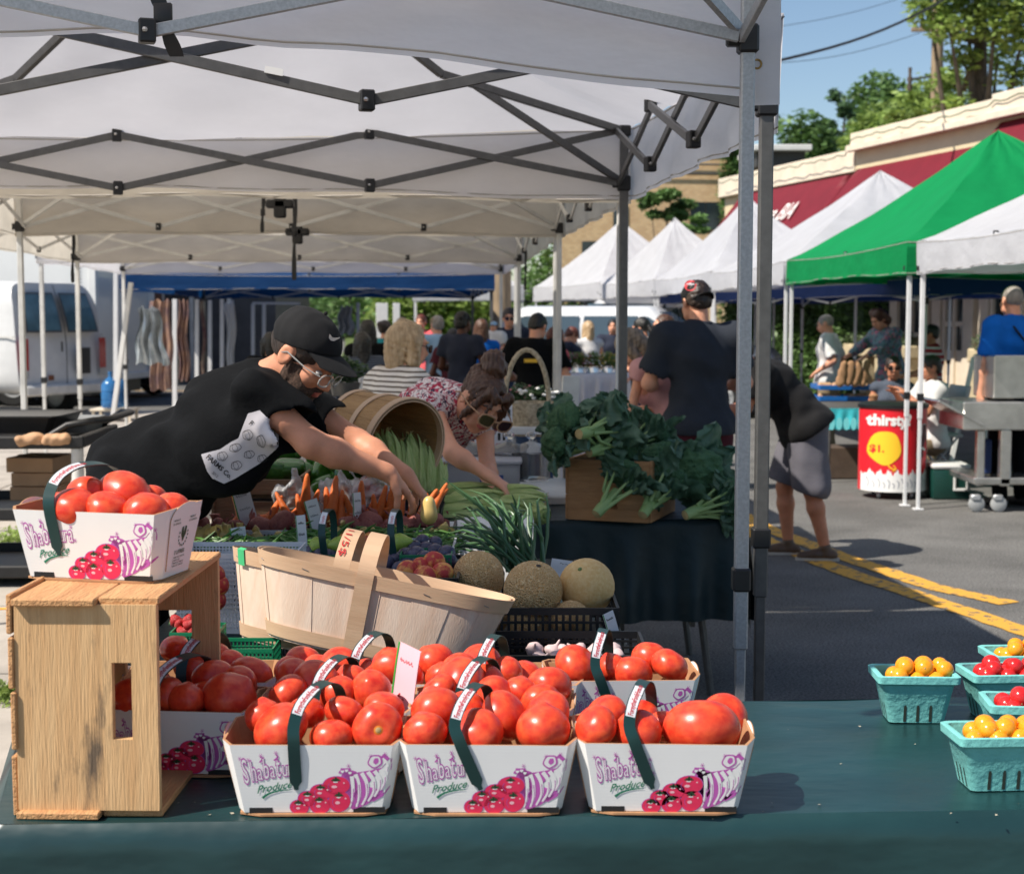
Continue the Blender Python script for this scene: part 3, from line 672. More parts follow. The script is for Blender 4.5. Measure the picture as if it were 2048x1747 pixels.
tent("blue edged white canopy third beyond the green one", RC(1424, 21.7, 1316, 27, 2.1), 1.93, .3, 3.5, F_white, M_wleg, M_wleg, (2, 2), "NLF", group=RG, seed=14, tr_h=.22, valm=None)
tent("small peaked white canopy left of the polo shirt man's cap", RC(1310, 27.3, 1205, 31.5, 1.9), [1.93]*4, .32, 3.5, F_white, M_wleg, M_wleg, (2, 2), "L", group=RG, seed=15, tr_h=.22)
tent("white canopy at the end of the right row by the parked car", RC(1200, 31.8, 1072, 37, 2.6), [1.93]*4, .36, 3.75, F_white, M_wleg, M_wleg, (2, 2), "L", group=RG, seed=16, tr_h=.22)
q = P(1045, 600, 42); q.z = 0
tent("farthest white canopy between the two stall rows", [q-rx*3.0, q, q+ry*3, q+ry*3-rx*3.0], 2.0, .42, 3.3, F_white, M_wleg, M_wleg, (2, 2), "N", group=RG, seed=17)
# low navy canopy behind the white and green ones
q = P(1850, 600, 15.9); q.z = 0; q2 = P(1330, 600, 27.5); q2.z = 0
n2 = Vector(((q2-q).y, -(q2-q).x, 0)).normalized()
tent("long navy canopy behind the green and white ones", [q, q+n2*2.6, q2+n2*2.6, q2], 1.80, .20, 2.35, F_navy, M_wleg, M_wleg, (2, 4), "NL", group=RG, seed=18, leg_w=.045)
# ================================================================ PEOPLE
V3 = lambda x: Vector([float(a) for a in x])
def skin(name, c): 
    return mat(name, c, rough=.5, var=.1, vscale=14, bump=.25, bscale=220, bdist=.002, sss=.15, spec=.35)
SK = [skin("fair_skin", lin(222, 160, 130)), skin("tanned_skin", lin(190, 128, 98)), skin("dark_skin", lin(95, 58, 42))]
M_lip = mat("lips", lin(176, 92, 84), rough=.4, var=.1)
M_eye = mat("eye_white", (.6, .58, .55), rough=.2, var=0); M_iris = mat("iris", (.03, .02, .012), rough=.1, var=0)
def hairm(name, c, c2=None): return mat(name, c, rough=.45, vscale=40, col2=c2 or tuple(x*1.7 for x in c), stretch=(1, 1, .18), bump=.8, bscale=120, bdist=.004)
H_ = dict(black=hairm("black_hair", (.010, .009, .008)), brown=hairm("brown_hair", (.060, .026, .014)), blonde=hairm("blonde_hair", (.34, .22, .11), (.58, .42, .25)),
          grey=hairm("grey_hair", (.20, .18, .16)), red=hairm("auburn_hair", (.09, .025, .015)), dkbr=hairm("dark_brown_hair", (.022, .013, .009)), mixed=hairm("ash_blonde_hair", (.12, .09, .06), (.40, .30, .20)))
def cloth(name, c, **k): return mat(name, c, rough=.85, var=k.pop('var', .10), vscale=6, bump=.35, bscale=25, bdist=.006, sheen=.02, spec=.2, **k)
def striped(name, c1, c2, sc, duty=.35, axis=2):
    m = cloth(name, c1, var=0.0); N, L, b = nodes_of(m); tc = N.new("ShaderNodeTexCoord"); w_ = N.new("ShaderNodeTexWave"); w_.bands_direction = 'XYZ'[axis]; w_.inputs['Scale'].default_value = sc; w_.inputs['Distortion'].default_value = .8; w_.inputs['Detail Scale'].default_value = 1
    r = N.new("ShaderNodeValToRGB"); r.color_ramp.interpolation = 'CONSTANT'; r.color_ramp.elements[0].color = c2+(1,); r.color_ramp.elements[1].position = duty; r.color_ramp.elements[1].color = c1+(1,)
    L.new(tc.outputs['Object'], w_.inputs[0]); L.new(w_.outputs['Fac'], r.inputs[0]); L.new(r.outputs[0], b.inputs['Base Color']); return m
def floral(name, base, cols, sc=22):
    m = cloth(name, base, var=0.0); N, L, b = nodes_of(m); tc = N.new("ShaderNodeTexCoord"); prev = None
    for i, c in enumerate(cols):
        n = N.new("ShaderNodeTexNoise"); n.inputs['Scale'].default_value = sc*(1+.35*i); n.inputs['Detail'].default_value = 2.5; n.inputs['Distortion'].default_value = 1.2
        mp = N.new("ShaderNodeMapping"); mp.inputs['Location'].default_value = (i*3.1, i*1.7, i*.9); L.new(tc.outputs['Object'], mp.inputs[0]); L.new(mp.outputs[0], n.inputs['Vector'])
        r = N.new("ShaderNodeValToRGB"); r.color_ramp.interpolation = 'CONSTANT'; r.color_ramp.elements[0].color = (0, 0, 0, 1); r.color_ramp.elements[1].position = .565; r.color_ramp.elements[1].color = (1, 1, 1, 1)
        L.new(n.outputs[0], r.inputs[0]); mx = N.new("ShaderNodeMixRGB"); L.new(r.outputs[0], mx.inputs[0])
        if prev: L.new(prev, mx.inputs[1])
        else: mx.inputs[1].default_value = base+(1,)
        mx.inputs[2].default_value = c+(1,); prev = mx.outputs[0]
    L.new(prev, b.inputs['Base Color']); return m
def Rcols(x, y, z): return Matrix((x, y, z)).transposed()      # columns
def hand_prims(wr, d, nrm, side, s=1.0, curl=(.35, .35, .4, .45), th=.5, spread=.10):
    """d: wrist to knuckles, nrm: palm normal, side: +1 when the thumb lies towards d x nrm"""
    d = V3(d).normalized(); nrm = V3(nrm); nrm = (nrm-d*nrm.dot(d)).normalized(); x = d.cross(nrm)*side     # x points to the thumb side
    wr = V3(wr); o = []; kn = wr+d*.088*s
    o.append(cap(wr, .024*s, wr+d*.03*s, .027*s, x*0+nrm, .7)); 
    for i, f in enumerate((.027, .009, -.010, -.027)):
        b = wr+d*(.088-.005*abs(i-1))*s+x*f*s; o.append(cap(wr+d*.02*s+x*f*.6*s, .013*s, b, .0115*s, k=.012))
        L = (.070, .078, .073, .058)[i]*s; dd = (d+x*spread*(1.2-i*.8)).normalized(); p = b
        for j, (fr, r0, r1) in enumerate(((.45, .0098, .0090), (.32, .0090, .0083), (.23, .0083, .0068))):
            a = curl[i]*(j+.7)*.9; ax = dd.cross(nrm); q = p+(dd*math.cos(a)+nrm*math.sin(a))*L*fr
            o.append(cap(p, r0*s, q, r1*s, k=.004)); p = q
    tb = wr+d*.022*s+x*.022*s; t1 = tb+(d*.75+x*.75+nrm*th*.5).normalized()*.042*s; t2 = t1+(d*.9+x*.25+nrm*th).normalized()*.034*s; t3 = t2+(d+nrm*(th+.2)).normalized()*.026*s
    o += [cap(tb, .016*s, t1, .0125*s, k=.012), cap(t1, .0115*s, t2, .0100*s, k=.004), cap(t2, .0100*s, t3, .0078*s, k=.004)]
    return o
def head_prims(c, R, s=1.0, fem=0.0):
    f = lambda x, y, z: np.array(c)+np.array(R @ Vector((x*s, y*s, z*s))); RR = np.array(R); E = lambda p, r, k=.014, op='u': ell(f(*p), [q*s for q in r], RR, k=k, op=op)
    o = [E((0, -.012, .030), (.074, .093, .088)), E((0, .03, -.030), (.058-.004*fem, .064, .074)), E((0, .052, -.088), (.030-.004*fem, .030, .024)),
         E((.034, .045, -.06), (.028, .035, .03)), E((-.034, .045, -.06), (.028, .035, .03)), E((.035, .062, -.022), (.026, .026, .024)), E((-.035, .062, -.022), (.026, .026, .024)),
         E((0, .080, .028), (.046, .015, .014), k=.02)]
    for q in (1, -1): o.append(E((q*.031, .1, .004), (.017, .015, .011), k=.012, op='s'))
    o.append(cap(f(0, .084, .012), .009*s, f(0, .110, -.026), .0115*s, k=.012))
    for q in (1, -1): o.append(E((q*.011, .1, -.030), (.009, .012, .008), k=.008))
    o.append(E((0, .094, -.052), (.024, .011, .006), k=.006)); o.append(E((0, .092, -.063), (.021, .012, .007), k=.006)); o.append(E((0, .104, -.0575), (.026, .006, .0016), k=.003, op='s'))
    for q in (1, -1):
        o.append(E((q*.077, -.008, -.004), (.010, .021, .032), k=.010)); o.append(E((q*.087, -.004, .002), (.006, .011, .018), k=.006, op='s'))
    return o
def limb(a, b, r0, r1, k=None): return cap(a, r0, b, r1, k=k)
def ik(s, t, l1, l2, hint):
    s, t, hint = V3(s), V3(t), V3(hint); d = t-s; L = min(d.length, (l1+l2)*.999); dn = d.normalized(); t = s+dn*L
    a = (l1*l1-l2*l2+L*L)/(2*L); hgt = math.sqrt(max(0, l1*l1-a*a)); hh = (hint-dn*hint.dot(dn)).normalized(); return s+dn*a+hh*hgt, t
def build_body(t, J, sk, h=.012, s=1.0, bulk=1.0, fem=0.0, shirt=None, sleeve=.5, pants=None, pant_len=1.0, shoe=None, hair=None, hcol='brown', hat=None, detail=False, hands=True, collar=False, skirt=False, folds=.004, brow=True, tank=False, hh=None, beard=None, bustm=0, extra=None, sk_=.06, eyes=True):
    X, U1, U2 = V3(J['X']), V3(J['U1']).normalized(), V3(J['U2']).normalized()
    hip, waist, chest, nb = [V3(J[k]) for k in ('hip', 'waist', 'chest', 'neck')]; hc = V3(J['head']); RH = J['RH']
    def torso(g=0.0, b=bulk):
        Y1, Y2 = U1.cross(X)*-1, U2.cross(X)*-1
        R1, R2_ = np.array(Rcols(X, X.cross(U1)*-1, U1)), np.array(Rcols(X, X.cross(U2)*-1, U2))
        w = 1-.10*fem; o = [ell(hip, [(.165+.01*fem)*b*s+g, .115*b*s+g, .13*s+g], R1), ell(waist, [.140*w*b*s+g, .105*b*s+g, .15*s+g], R1), ell(chest, [.160*w*b*s+g, .115*b*s+g, .17*s+g], R2_)]
        sl, sr = V3(J['shl']), V3(J['shr']); o.append(cap(sl, .052*s+g, sr, .052*s+g)); o.append(cap(chest+U2*.02, .10*s*b+g, nb-U2*.03, .055*s+g))
        if fem:
            fw = U2.cross(X)*-1; fw = X.cross(U2)*-1
            for q in (1, -1): o.append(ell(chest+X*q*.065*s+fw*.085*s-U2*.01, (.06*s+g,)*3))
        return o
    body = torso()
    body.append(cap(nb-U2*.03, .056*s*(1-.12*fem), hc+RH @ Vector((0, -.022, -.065))*s, .052*s*(1-.14*fem)))
    hz = s*J.get('hsc', 1); body += head_prims(hc, RH, hz, fem)
    for sd, q in (('l', -1), ('r', 1)):
        sh, el, wr = V3(J['sh'+sd]), V3(J['el'+sd]), V3(J['wr'+sd]); a = 1-.18*fem
        body += [cap(sh, .050*s*a*bulk, el, .038*s*a), cap(el, .038*s*a, el.lerp(wr, .3), .040*s*a), cap(el.lerp(wr, .3), .040*s*a, wr, .025*s*a)]
        if hands:
            hd = J.get('hd'+sd) or (wr-el); hn = J.get('hn'+sd) or Vector((0, 0, -1)); body += hand_prims(wr, hd, hn, J.get('hs'+sd, q), s*.98, J.get('curl'+sd, (.35, .38, .42, .5)), J.get('th'+sd, .5))
    legs = []
    for sd in 'lr':
        hp, kn, an = V3(J['hp'+sd]), V3(J['kn'+sd]), V3(J['an'+sd]); legs += [cap(hp, .085*s*bulk, kn, .056*s), cap(kn, .055*s, kn.lerp(an, .3), .058*s), cap(kn.lerp(an, .3), .058*s, an, .036*s)]
    body += legs
    V, F = sdf(body, h, .03*s); b = mesh_np("body", V, F, sk, t)
    # lips coloured on the same surface
    if detail:
        me = b.data; me.materials.append(M_lip); Ri = RH.transposed()
        for p in me.polygons:
            q = Ri @ (p.center-hc)/hz
            if q.y > .08 and (q.x/.025)**2+((q.z+.0575)/.0125)**2 < 1: p.material_index = 1
    f = lambda x, y, z: hc+RH @ (Vector((x, y, z))*hz)
    if detail and eyes:
        for q in (1, -1):
            MB().ball(f(q*.029, .0790, .003), (.0115*hz, .0110*hz, .0065*hz), 14, 10, M_eye, RH).ball(f(q*.029+.002, .0872, .001), (.0052*hz, .003*hz, .0052*hz), 10, 6, M_iris, RH).build("eye", parent=t)
    if brow and hair:
        for q in (1, -1):
            V, F = sdf([cap(f(q*.016, .094, .026), .0042, f(q*.032, .092, .031), .0048), cap(f(q*.032, .092, .031), .0048, f(q*.050, .080, .025), .003)], .003, .006, noise=wav(3, .001, 500)); mesh_np("eyebrow", V, F, H_[hcol], t)
    # shoes
    if shoe:
        for sd in 'lr':
            an = V3(J['an'+sd]); fd = V3(J.get('fd'+sd, J.get('fd', (0, 1, 0)))); fd.z = 0; fd.normalize(); z0 = J.get('fz', 0); g = Vector((an.x, an.y, z0+.035))
            V, F = sdf([cap(g-fd*.05, .038*s, g+fd*.06, .040*s), cap(g+fd*.06, .040*s, g+fd*.16*s-Vector((0, 0, .008)), .032*s), cap(g-fd*.02, .036*s, an, .042*s)], max(.008, h*.8), .02, clip=[((0, 0, z0+.001), (0, 0, -1))]); so_ = mesh_np("shoe", V, F, shoe, t)
            if detail or pant_len < .9: MB().poly([( (g+fd*a_+fd.cross(Vector((0, 0, 1)))*b_).x, (g+fd*a_+fd.cross(Vector((0, 0, 1)))*b_).y) for a_, b_ in [(-.09, -.025), (-.095, 0), (-.09, .025), (.0, .04), (.13, .045), (.19, .02), (.19, -.02), (.13, -.045), (0, -.04)]], .018, Matrix.Translation((0, 0, z0+.001)), mat("shoe_sole", (.5, .45, .38), var=.1)).build("sole", parent=so_, smooth=30)
    # trousers or shorts
    if pants:
        g = .014; o = torso(g-.004)[:1]
        for sd in 'lr':
            hp, kn, an = V3(J['hp'+sd]), V3(J['kn'+sd]), V3(J['an'+sd])
            if skirt: continue
            if pant_len > .55: o += [cap(hp, .092*s*bulk+g, kn, .064*s+g), cap(kn, .064*s+g, kn.lerp(an, (pant_len-.5)*2*.95), .050*s+g)]
            else: o += [cap(hp, .092*s*bulk+g, hp.lerp(kn, pant_len*2), .078*s*bulk+g*1.6)]
        if skirt:
            kl = (V3(J['knl'])+V3(J['knr']))/2; o += [cap(hip, .15*s+g, kl, .17*s+g)]
        V, F = sdf(o, h, .03, noise=wav(5, folds, 26), clip=[(hip+U1*(.02 if shirt else .13)*s, U1)]+([(hp.lerp(kn, pant_len*2), kn-hp)] if pants and pant_len <= .55 and not skirt else [])); mesh_np("skirt" if skirt else ("trousers" if pant_len > .6 else "shorts"), V, F, pants, t)
    if shirt:
        g = .015; o = torso(g, bulk)
        for sd in 'lr':
            sh, el, wr = V3(J['sh'+sd]), V3(J['el'+sd]), V3(J['wr'+sd]); a = 1-.15*fem
            if tank: continue
            if sleeve <= 1: o += [cap(sh, .060*s*bulk*a+g*.7, sh.lerp(el, sleeve), (.056+.008*bulk)*s*a+g)]
            else: o += [cap(sh, .058*s*bulk*a+g*.8, el, .048*s*a+g), cap(el, .048*s*a+g, el.lerp(wr, sleeve-1), .034*s*a+g)]
        cl = [(hip-U1*.07*s, -U1)]; o[0] = ell(hip-U1*.02, [(.165+.01*fem)*bulk*s+g+.022, .115*bulk*s+g+.026, .15*s+g], np.array(Rcols(X, X.cross(U1)*-1, U1))); o += extra or []
        # neck opening and cut sleeves
        o.append(cap(nb+U2*.02-RH @ Vector((0, -.02, 0)), .050*s, nb+U2*.14, .075*s, k=.006, op='s'))
        if not tank:
            for sd in 'lr':
                if sleeve <= 1:
                    sh, el = V3(J['sh'+sd]), V3(J['el'+sd]); dd = (el-sh).normalized(); e0 = sh.lerp(el, sleeve)+dd*.045; o.append(cap(e0, .085*s, e0+dd*.10, .085*s, k=.004, op='s'))
        V, F = sdf(o, h, sk_, noise=(lambda n1, n2: (lambda X_: n1(X_)+n2(X_)))(wav(9, folds, 20), wav(10, folds*.5, 55)), clip=cl); so2 = mesh_np("top" if tank or fem else "shirt", V, F, shirt, t)
        if collar:
            cc = []; ax = U2
            for i in range(9):
                a = 2*math.pi*i/8; 
            MB().tube([nb+U2*.012+(X*math.cos(a)+(X.cross(U2)*-1)*math.sin(a))*.062*s+U2*(.012 if math.sin(a) < 0 else -.012) for a in [i*math.pi/8 for i in range(16)]], .014, 8, shirt, closed=True).build("collar", parent=so2)
    # hair
    hm = H_[hcol]; E = lambda p, r, **k: ell(f(*p), [q*hz for q in r], np.array(RH), **k); C = lambda a, ra, b_, rb, **k: cap(f(*a), ra*hz, f(*b_), rb*hz, **k)
    hh = hh or max(.004 if detail else .008, h*.6)
    face = [E((0, .115, -.045), (.068, .075, .105), k=.01, op='s')]
    if hair:
        o = [E((0, -.018, .036), (.081, .100, .093))]
        if hair == 'short': o += [E((0, -.05, -.01), (.074, .06, .06))]; o += [E((0, .05, -.075), (.2, .12, .07), k=.012, op='s')]; 
        if hair == 'fade': o = [E((0, -.014, .03), (.0765, .0965, .090)), E((0, .05, -.085), (.2, .13, .075), k=.01, op='s')]
        if hair == 'bald': o = [E((0, -.02, -.002), (.0775, .096, .045))]
        if hair == 'bob': o += [C((.062, 0, .02), .040, (.066, .01, -.085), .034), C((-.062, 0, .02), .040, (-.066, .01, -.085), .034), C((0, -.07, .02), .062, (0, -.06, -.10), .052)]
        if hair == 'long': o += [C((0, -.07, .02), .070, (0, -.075, -.2), .055), C((.06, -.01, 0), .032, (.075, -.02, -.2), .03), C((-.06, -.01, 0), .032, (-.075, -.02, -.2), .03)]
        if hair == 'pony': o += [C((0, -.09, .03), .03, (0, -.125, -.05), .036), C((0, -.125, -.05), .036, (0, -.11, -.19), .012)]
        if hair == 'bun': o += [E((0, -.095, .075), (.045, .04, .04))]
        if hair == 'curly': o += [E((q*.05, -.02+y, z), (.05, .055, .05)) for q in (1, -1) for y, z in ((0, .06), (-.03, 0), (.02, .09), (-.05, -.05))]
        o += face
        if hair in ('bob', 'long', 'curly'): o.append(E((0, .12, .0), (.05, .09, .075), k=.02, op='s'))
        n1, n2 = wav(13, .0022 if hair not in ('fade', 'bald') else .0008, 95), wav(14, .003 if hair not in ('fade', 'bald') else .0008, 190)
        V, F = sdf(o, hh, .02, noise=lambda X_: n1(X_)+n2(X_)); mesh_np("hair", V, F, hm, t)
    if beard:
        n1 = wav(15, .0012, 300)
        o = [E((0, .032, -.036), (.0645, .070, .081)), E((0, .062, -.096), (.038, .036, .034)), E((.038, .050, -.062), (.034, .041, .036)), E((-.038, .050, -.062), (.034, .041, .036)), E((0, .094, -.042), (.030, .014, .008), k=.01)]+[C((q*.074, .010, .0), .004, (q*.064, .022, -.05), .012) for q in (1, -1)]+[
             E((0, .085, .03), (.12, .062, .055), k=.012, op='s'), E((.040, .105, -.016), (.030, .062, .034), k=.01, op='s'), E((-.040, .105, -.016), (.030, .062, .034), k=.01, op='s'), E((0, .112, -.0575), (.022, .022, .010), k=.004, op='s'), E((0, .112, -.028), (.018, .02, .012), k=.004, op='s'), E((0, -.062, -.02), (.12, .060, .2), k=.01, op='s')]
        V, F = sdf(o, .0035, .012, noise=n1); mesh_np("beard", V, F, mat("beard_hair", (.030, .017, .011), rough=.9, col2=(.10, .055, .036), vscale=160, bump=1, bscale=350, bdist=.004), t)
    if hat:
        kind, hm2 = hat; n1 = wav(17, .0012, 60)
        V, F = sdf([E((0, -.012, .040), (.084, .103, .084)), E((0, -.10, -.0), (.05, .03, .022), k=.01, op='s')], min(hh, .006), .012, noise=n1, clip=[(f(0, -.05, .008), RH @ Vector((0, .40, -1)))]); co = mesh_np("cap", V, F, hm2, t)
        bk = -1 if kind == 'back' else 1
        mb = MB()
        def br(u, v, dz=0):
            a = (u-.5)*2.3; x = .078*math.sin(a)*(1-.04*v); y0 = .082*math.cos(a)-.012; L_ = .086*v*max(.0, math.cos(a*.62)); return f(x, bk*(y0+L_+.004), (.062 if bk > 0 else .024)+dz-.010*v*v-.022*abs(math.sin(a))**2)
        mb.grid(lambda u, v: br(u, v), 18, 8, hm2); mb.grid(lambda u, v: br(u, v, -.0035), 18, 8, hm2, flip=True)
        for v_ in (1,): mb.grid(lambda u, v: br(u, 1, -.0035*v), 18, 1, hm2)
        mb.build("brim", parent=co, smooth=50)
        MB().ball(f(0, -.012, .131), .006*s, 8, 5, hm2).build("button", parent=co)
        t['cap_obj'] = co.name
    return b
def glasses(t, hc, RH, m, lensm, s=1.0, sunny=False):
    f = lambda x, y, z: V3(hc)+RH @ (Vector((x, y, z))*s); mb = MB()
    for q in (1, -1):
        ctr = (q*.034, .1165, .000); pts = []
        for i in range(16):
            a = 2*math.pi*i/16; x = math.copysign(abs(math.cos(a))**.75, math.cos(a))*.025; z = math.copysign(abs(math.sin(a))**.75, math.sin(a))*.019; pts.append(f(ctr[0]+x, ctr[1]-.012*abs(x+q*.01)/.025*.6, ctr[2]+z))
        mb.tube(pts, .0026*s, 6, m, closed=True, flat=1.0)
        mb.tube([f(q*.060, .102, .008), f(q*.078, .06, .006), f(q*.083, -.005, .008), f(q*.083, -.02, -.004)], .0022*s, 6, m)
        if lensm: mb.add(pts, [tuple(range(16))], lensm)
    mb.tube([f(-.010, .113, .004), f(0, .116, .007), f(.010, .113, .004)], .0024*s, 6, m)
    mb.build("sunglasses" if sunny else "glasses", parent=t)
M_lens = mat("dark_lens", (.02, .012, .01), rough=.05, var=0, spec=.8)
def person(label, px, py, d, rz, H=None, lean=0, side=0, head=(0, 0, 0), arms='down', legs='stand', sk=0, fem=0, bulk=1.0, h=None, group=None, z0=0.0, **kw):
    """px, py: crown of the head at depth d; rz: facing (0 = away from the camera, 180 = towards it), degrees"""
    q = P(px, py, d); lean = rad(lean); A1, A2 = lean*.8, lean*1.1
    U1 = Vector((0, math.sin(A1), math.cos(A1))); U2 = Vector((math.sin(rad(side)), math.sin(A2), math.cos(A2))).normalized(); X = Vector((1, 0, 0)); X = (X-U2*X.dot(U2)).normalized()
    hl = .93 if legs != 'sit' else .0
    def spine(s):
        hip = Vector((0, 0, (.93 if legs != 'sit' else .52/s)*s)); w_ = hip+U1*.16*s; c = w_+U2*.21*s; n = c+U2*.17*s
        nd = (U2+Vector((0, .25, 0))).normalized(); hp_, hy, hr = [rad(a) for a in head]; RH = (Euler((0, 0, hy)).to_matrix() @ Euler((-hp_-A2*.3, 0, 0)).to_matrix() @ Euler((0, hr, 0)).to_matrix()); hc = n+nd*.075*s+RH @ Vector((0, .012, .075))*s; return hip, w_, c, n, hc, RH
    s = 1.0
    if H: s = H/1.75
    else:
        for _ in range(8):
            sp = spine(s); top = (sp[4]+sp[5] @ Vector((0, -.01, .128))*s).z+z0
            s *= (q.z-z0)/max(.3, top-z0) if legs != 'sit' else 1
        if legs == 'sit': s = .97
    if H and H < 1.2: s = H/1.75
    hip, waist, chest, nb, hc, RH = spine(s)
    if legs == 'sit':
        dz = q.z-z0-(hc+RH @ Vector((0, -.01, .128))*s).z
        for v in (hip, waist, chest, nb, hc): v.z += dz
    RZ = Matrix.Rotation(rad(rz), 3, 'Z'); crown = RZ @ (hc+RH @ Vector((0, -.01, .12))*s)
    base = Vector((q.x-crown.x, q.y-crown.y, z0))
    t = empty("person", base, rad(rz), label, "person", group)
    sw = (.185-.025*fem)*s*(1+.5*(bulk-1)); J = dict(X=X, U1=U1, U2=U2, hip=hip, waist=waist, chest=chest, neck=nb, head=hc, RH=RH)
    shc = nb-U2*.05*s; J['shr'] = shc+X*sw; J['shl'] = shc-X*sw
    ad = dict(down=(.06, .06, -.53), fwd=(.02, .42, -.22), bent=(.0, .27, -.30), reach=(-.02, .46, -.28), cross=(-.14, .22, -.28), hips=(.02, .10, -.38), up=(-.04, .30, -.05))
    if isinstance(arms, str): arms = (arms, arms)
    for sd, q_, am in (('l', -1, arms[0]), ('r', 1, arms[1])):
        o = ad[am] if isinstance(am, str) else am; tgt = J['sh'+sd]+Vector((q_*o[0], o[1], o[2]))*s
        el, wr = ik(J['sh'+sd], tgt, .285*s, .255*s, Vector((q_*.45, -.6, -.5))); J['el'+sd] = el; J['wr'+sd] = wr
        J['hn'+sd] = Vector((-q_, 0, -.3)) if am == 'down' else Vector((0, 0, -1)); J['hs'+sd] = -1 if am == 'down' and False else q_*(-1)
    for sd, q_ in (('l', -1), ('r', 1)):
        hp = Vector((q_*.09*s, 0, hip.z-.03))
        if legs == 'stand': kn = Vector((q_*.10*s, .02, .49*s)); an = Vector((q_*.11*s, -.02, .085))
        elif legs == 'stride': kn = Vector((q_*.11*s, .04+q_*.08, .48*s)); an = Vector((q_*.12*s, -.02+q_*.11, .085))
        else: kn = Vector((q_*.11*s, .42*s, hip.z)); an = Vector((q_*.11*s, .44*s, .085))
        J['hp'+sd] = hp; J['kn'+sd] = kn; J['an'+sd] = an
    gl = kw.pop('glass', None)
    hh_ = h or max(.010, min(.02, d*.00075)); build_body(t, J, SK[sk], h=hh_, s=s, bulk=bulk, fem=fem, **kw)
    if gl: glasses(t, hc, RH, M_black, M_lens, s, True)
    return t, J, s
# ---------------------------------------------------------------- the vendor
C_black = mat("black_cotton", (.0035, .004, .005), rough=.9, var=.2, vscale=6, bump=.6, bscale=14, bdist=.012, spec=.15); C_navy = cloth("navy_cotton", (.025, .03, .05)); C_char = cloth("charcoal_polo_knit", (.030, .035, .046)); C_grey = cloth("dark_grey_cotton", (.012, .0115, .012)); C_short = cloth("grey_shorts_twill", (.13, .125, .145))
C_white = cloth("white_cotton", (.62, .61, .60)); C_pink = cloth("pale_pink_cotton", lin(214, 160, 158)); C_coral = cloth("coral_cotton", lin(226, 100, 104)); C_maroon = cloth("maroon_twill", (.075, .014, .022)); C_denim = cloth("denim", (.035, .06, .12))
C_teal = cloth("teal_cotton", (.02, .22, .24)); C_lblue = cloth("pale_blue_shirt", lin(150, 180, 205)); C_blue = cloth("bright_blue_polo", lin(12, 98, 190)); C_khaki = cloth("khaki", (.25, .19, .12)); C_cap = cloth("black_cap_cloth", (.012, .012, .013))
C_strw = striped("white_striped_knit", lin(225, 218, 210), lin(110, 100, 90), 14, .32); C_strn = striped("navy_striped_knit", (.04, .05, .075), (.13, .15, .19), 16, .3); C_strr = striped("red_striped_jersey", (.30, .02, .03), (.55, .5, .5), 5, .3)
C_flo = floral("floral_blouse", lin(228, 215, 212), [lin(190, 60, 88), lin(70, 60, 80), lin(160, 30, 60)], 30); C_flo2 = floral("multicolour_print_shirt", lin(120, 150, 160), [lin(200, 110, 130), lin(60, 110, 90), lin(90, 100, 130)], 16)
S_brown = mat("brown_leather", (.10, .055, .03), rough=.5, var=.2); S_dark = mat("dark_shoe", (.02, .02, .022), rough=.5)
def vec(*a): return Vector(a)
vb = P(262, 955, 4.62); vbase = Vector((vb.x-.02, vb.y, 0)); vt = empty("person", vbase, 0, "bearded vendor in a black cap and black shirt reaching over the vegetables", "person")
L_ = lambda px, py, d: P(px, py, d)-vbase
th, ps = rad(38), rad(22); fwd = vec(math.cos(th)*math.cos(ps), -math.cos(th)*math.sin(ps), -math.sin(th)); rgt = fwd.cross(vec(0, 0, 1)).normalized(); rgt = (rgt+vec(0, 0, .0)).normalized(); up = rgt.cross(fwd)
VH = Rcols(rgt, fwd, up)
hip, nk = L_(285, 965, 4.62), L_(535, 752, 4.50); waist, chest = L_(338, 908, 4.60), L_(436, 836, 4.54)
U1 = (waist-hip).normalized(); U2 = (nk-chest).normalized(); fX = vec(.12, -1, -.05); fX = (fX-U2*fX.dot(U2)).normalized()
J = dict(X=fX, U1=U1, U2=U2, hip=hip, waist=waist, chest=chest, neck=nk, head=L_(606, 709, 4.42), RH=VH, hsc=1.09,
    shr=L_(512, 788, 4.34), elr=L_(622, 887, 4.30), wrr=L_(775, 945, 4.38), shl=L_(575, 790, 4.72), ell=L_(715, 885, 4.72), wrl=L_(812, 950, 4.60),
    hdr=(L_(822, 990, 4.43)-L_(775, 945, 4.38)), hnr=vec(-.45, .25, -1), hsr=-1, curlr=(.42, .30, .30, .42), thr=.9, hdl=(L_(846, 990, 4.60)-L_(812, 950, 4.60)), hnl=vec(-.5, 0, -1), hsl=1, curll=(.5, .45, .5, .6), thl=.6,
    hpl=vec(-.02, .09, .93), knl=vec(.02, .11, .5), anl=vec(-.02, .11, .09), hpr=vec(-.02, -.09, .93), knr=vec(.04, -.10, .5), anr=vec(.0, -.11, .09), fd=(1, 0, 0))
vb_ = build_body(vt, J, skin("vendor_skin", lin(205, 142, 112)), h=.0058, s=1.0, bulk=1.0, shirt=C_black, sleeve=.58, sk_=.05, extra=[cap(L_(330, 965, 4.6), .10, L_(455, 895, 4.45), .11, k=.1), cap(L_(455, 895, 4.45), .10, L_(530, 842, 4.42), .08, k=.1), cap(L_(258, 930, 4.62), .11, L_(330, 985, 4.6), .11, k=.1)], pants=C_grey, pant_len=.5, shoe=S_dark, hair='fade', hcol='dkbr', hat=('front', C_cap), detail=True, folds=.007, beard=True)
M_clear = mat("clear_acetate", (.75, .75, .72), rough=.12, var=0, trans=.6, spec=.6)
glasses(vt, J['head'], VH, M_clear, None, 1.09)
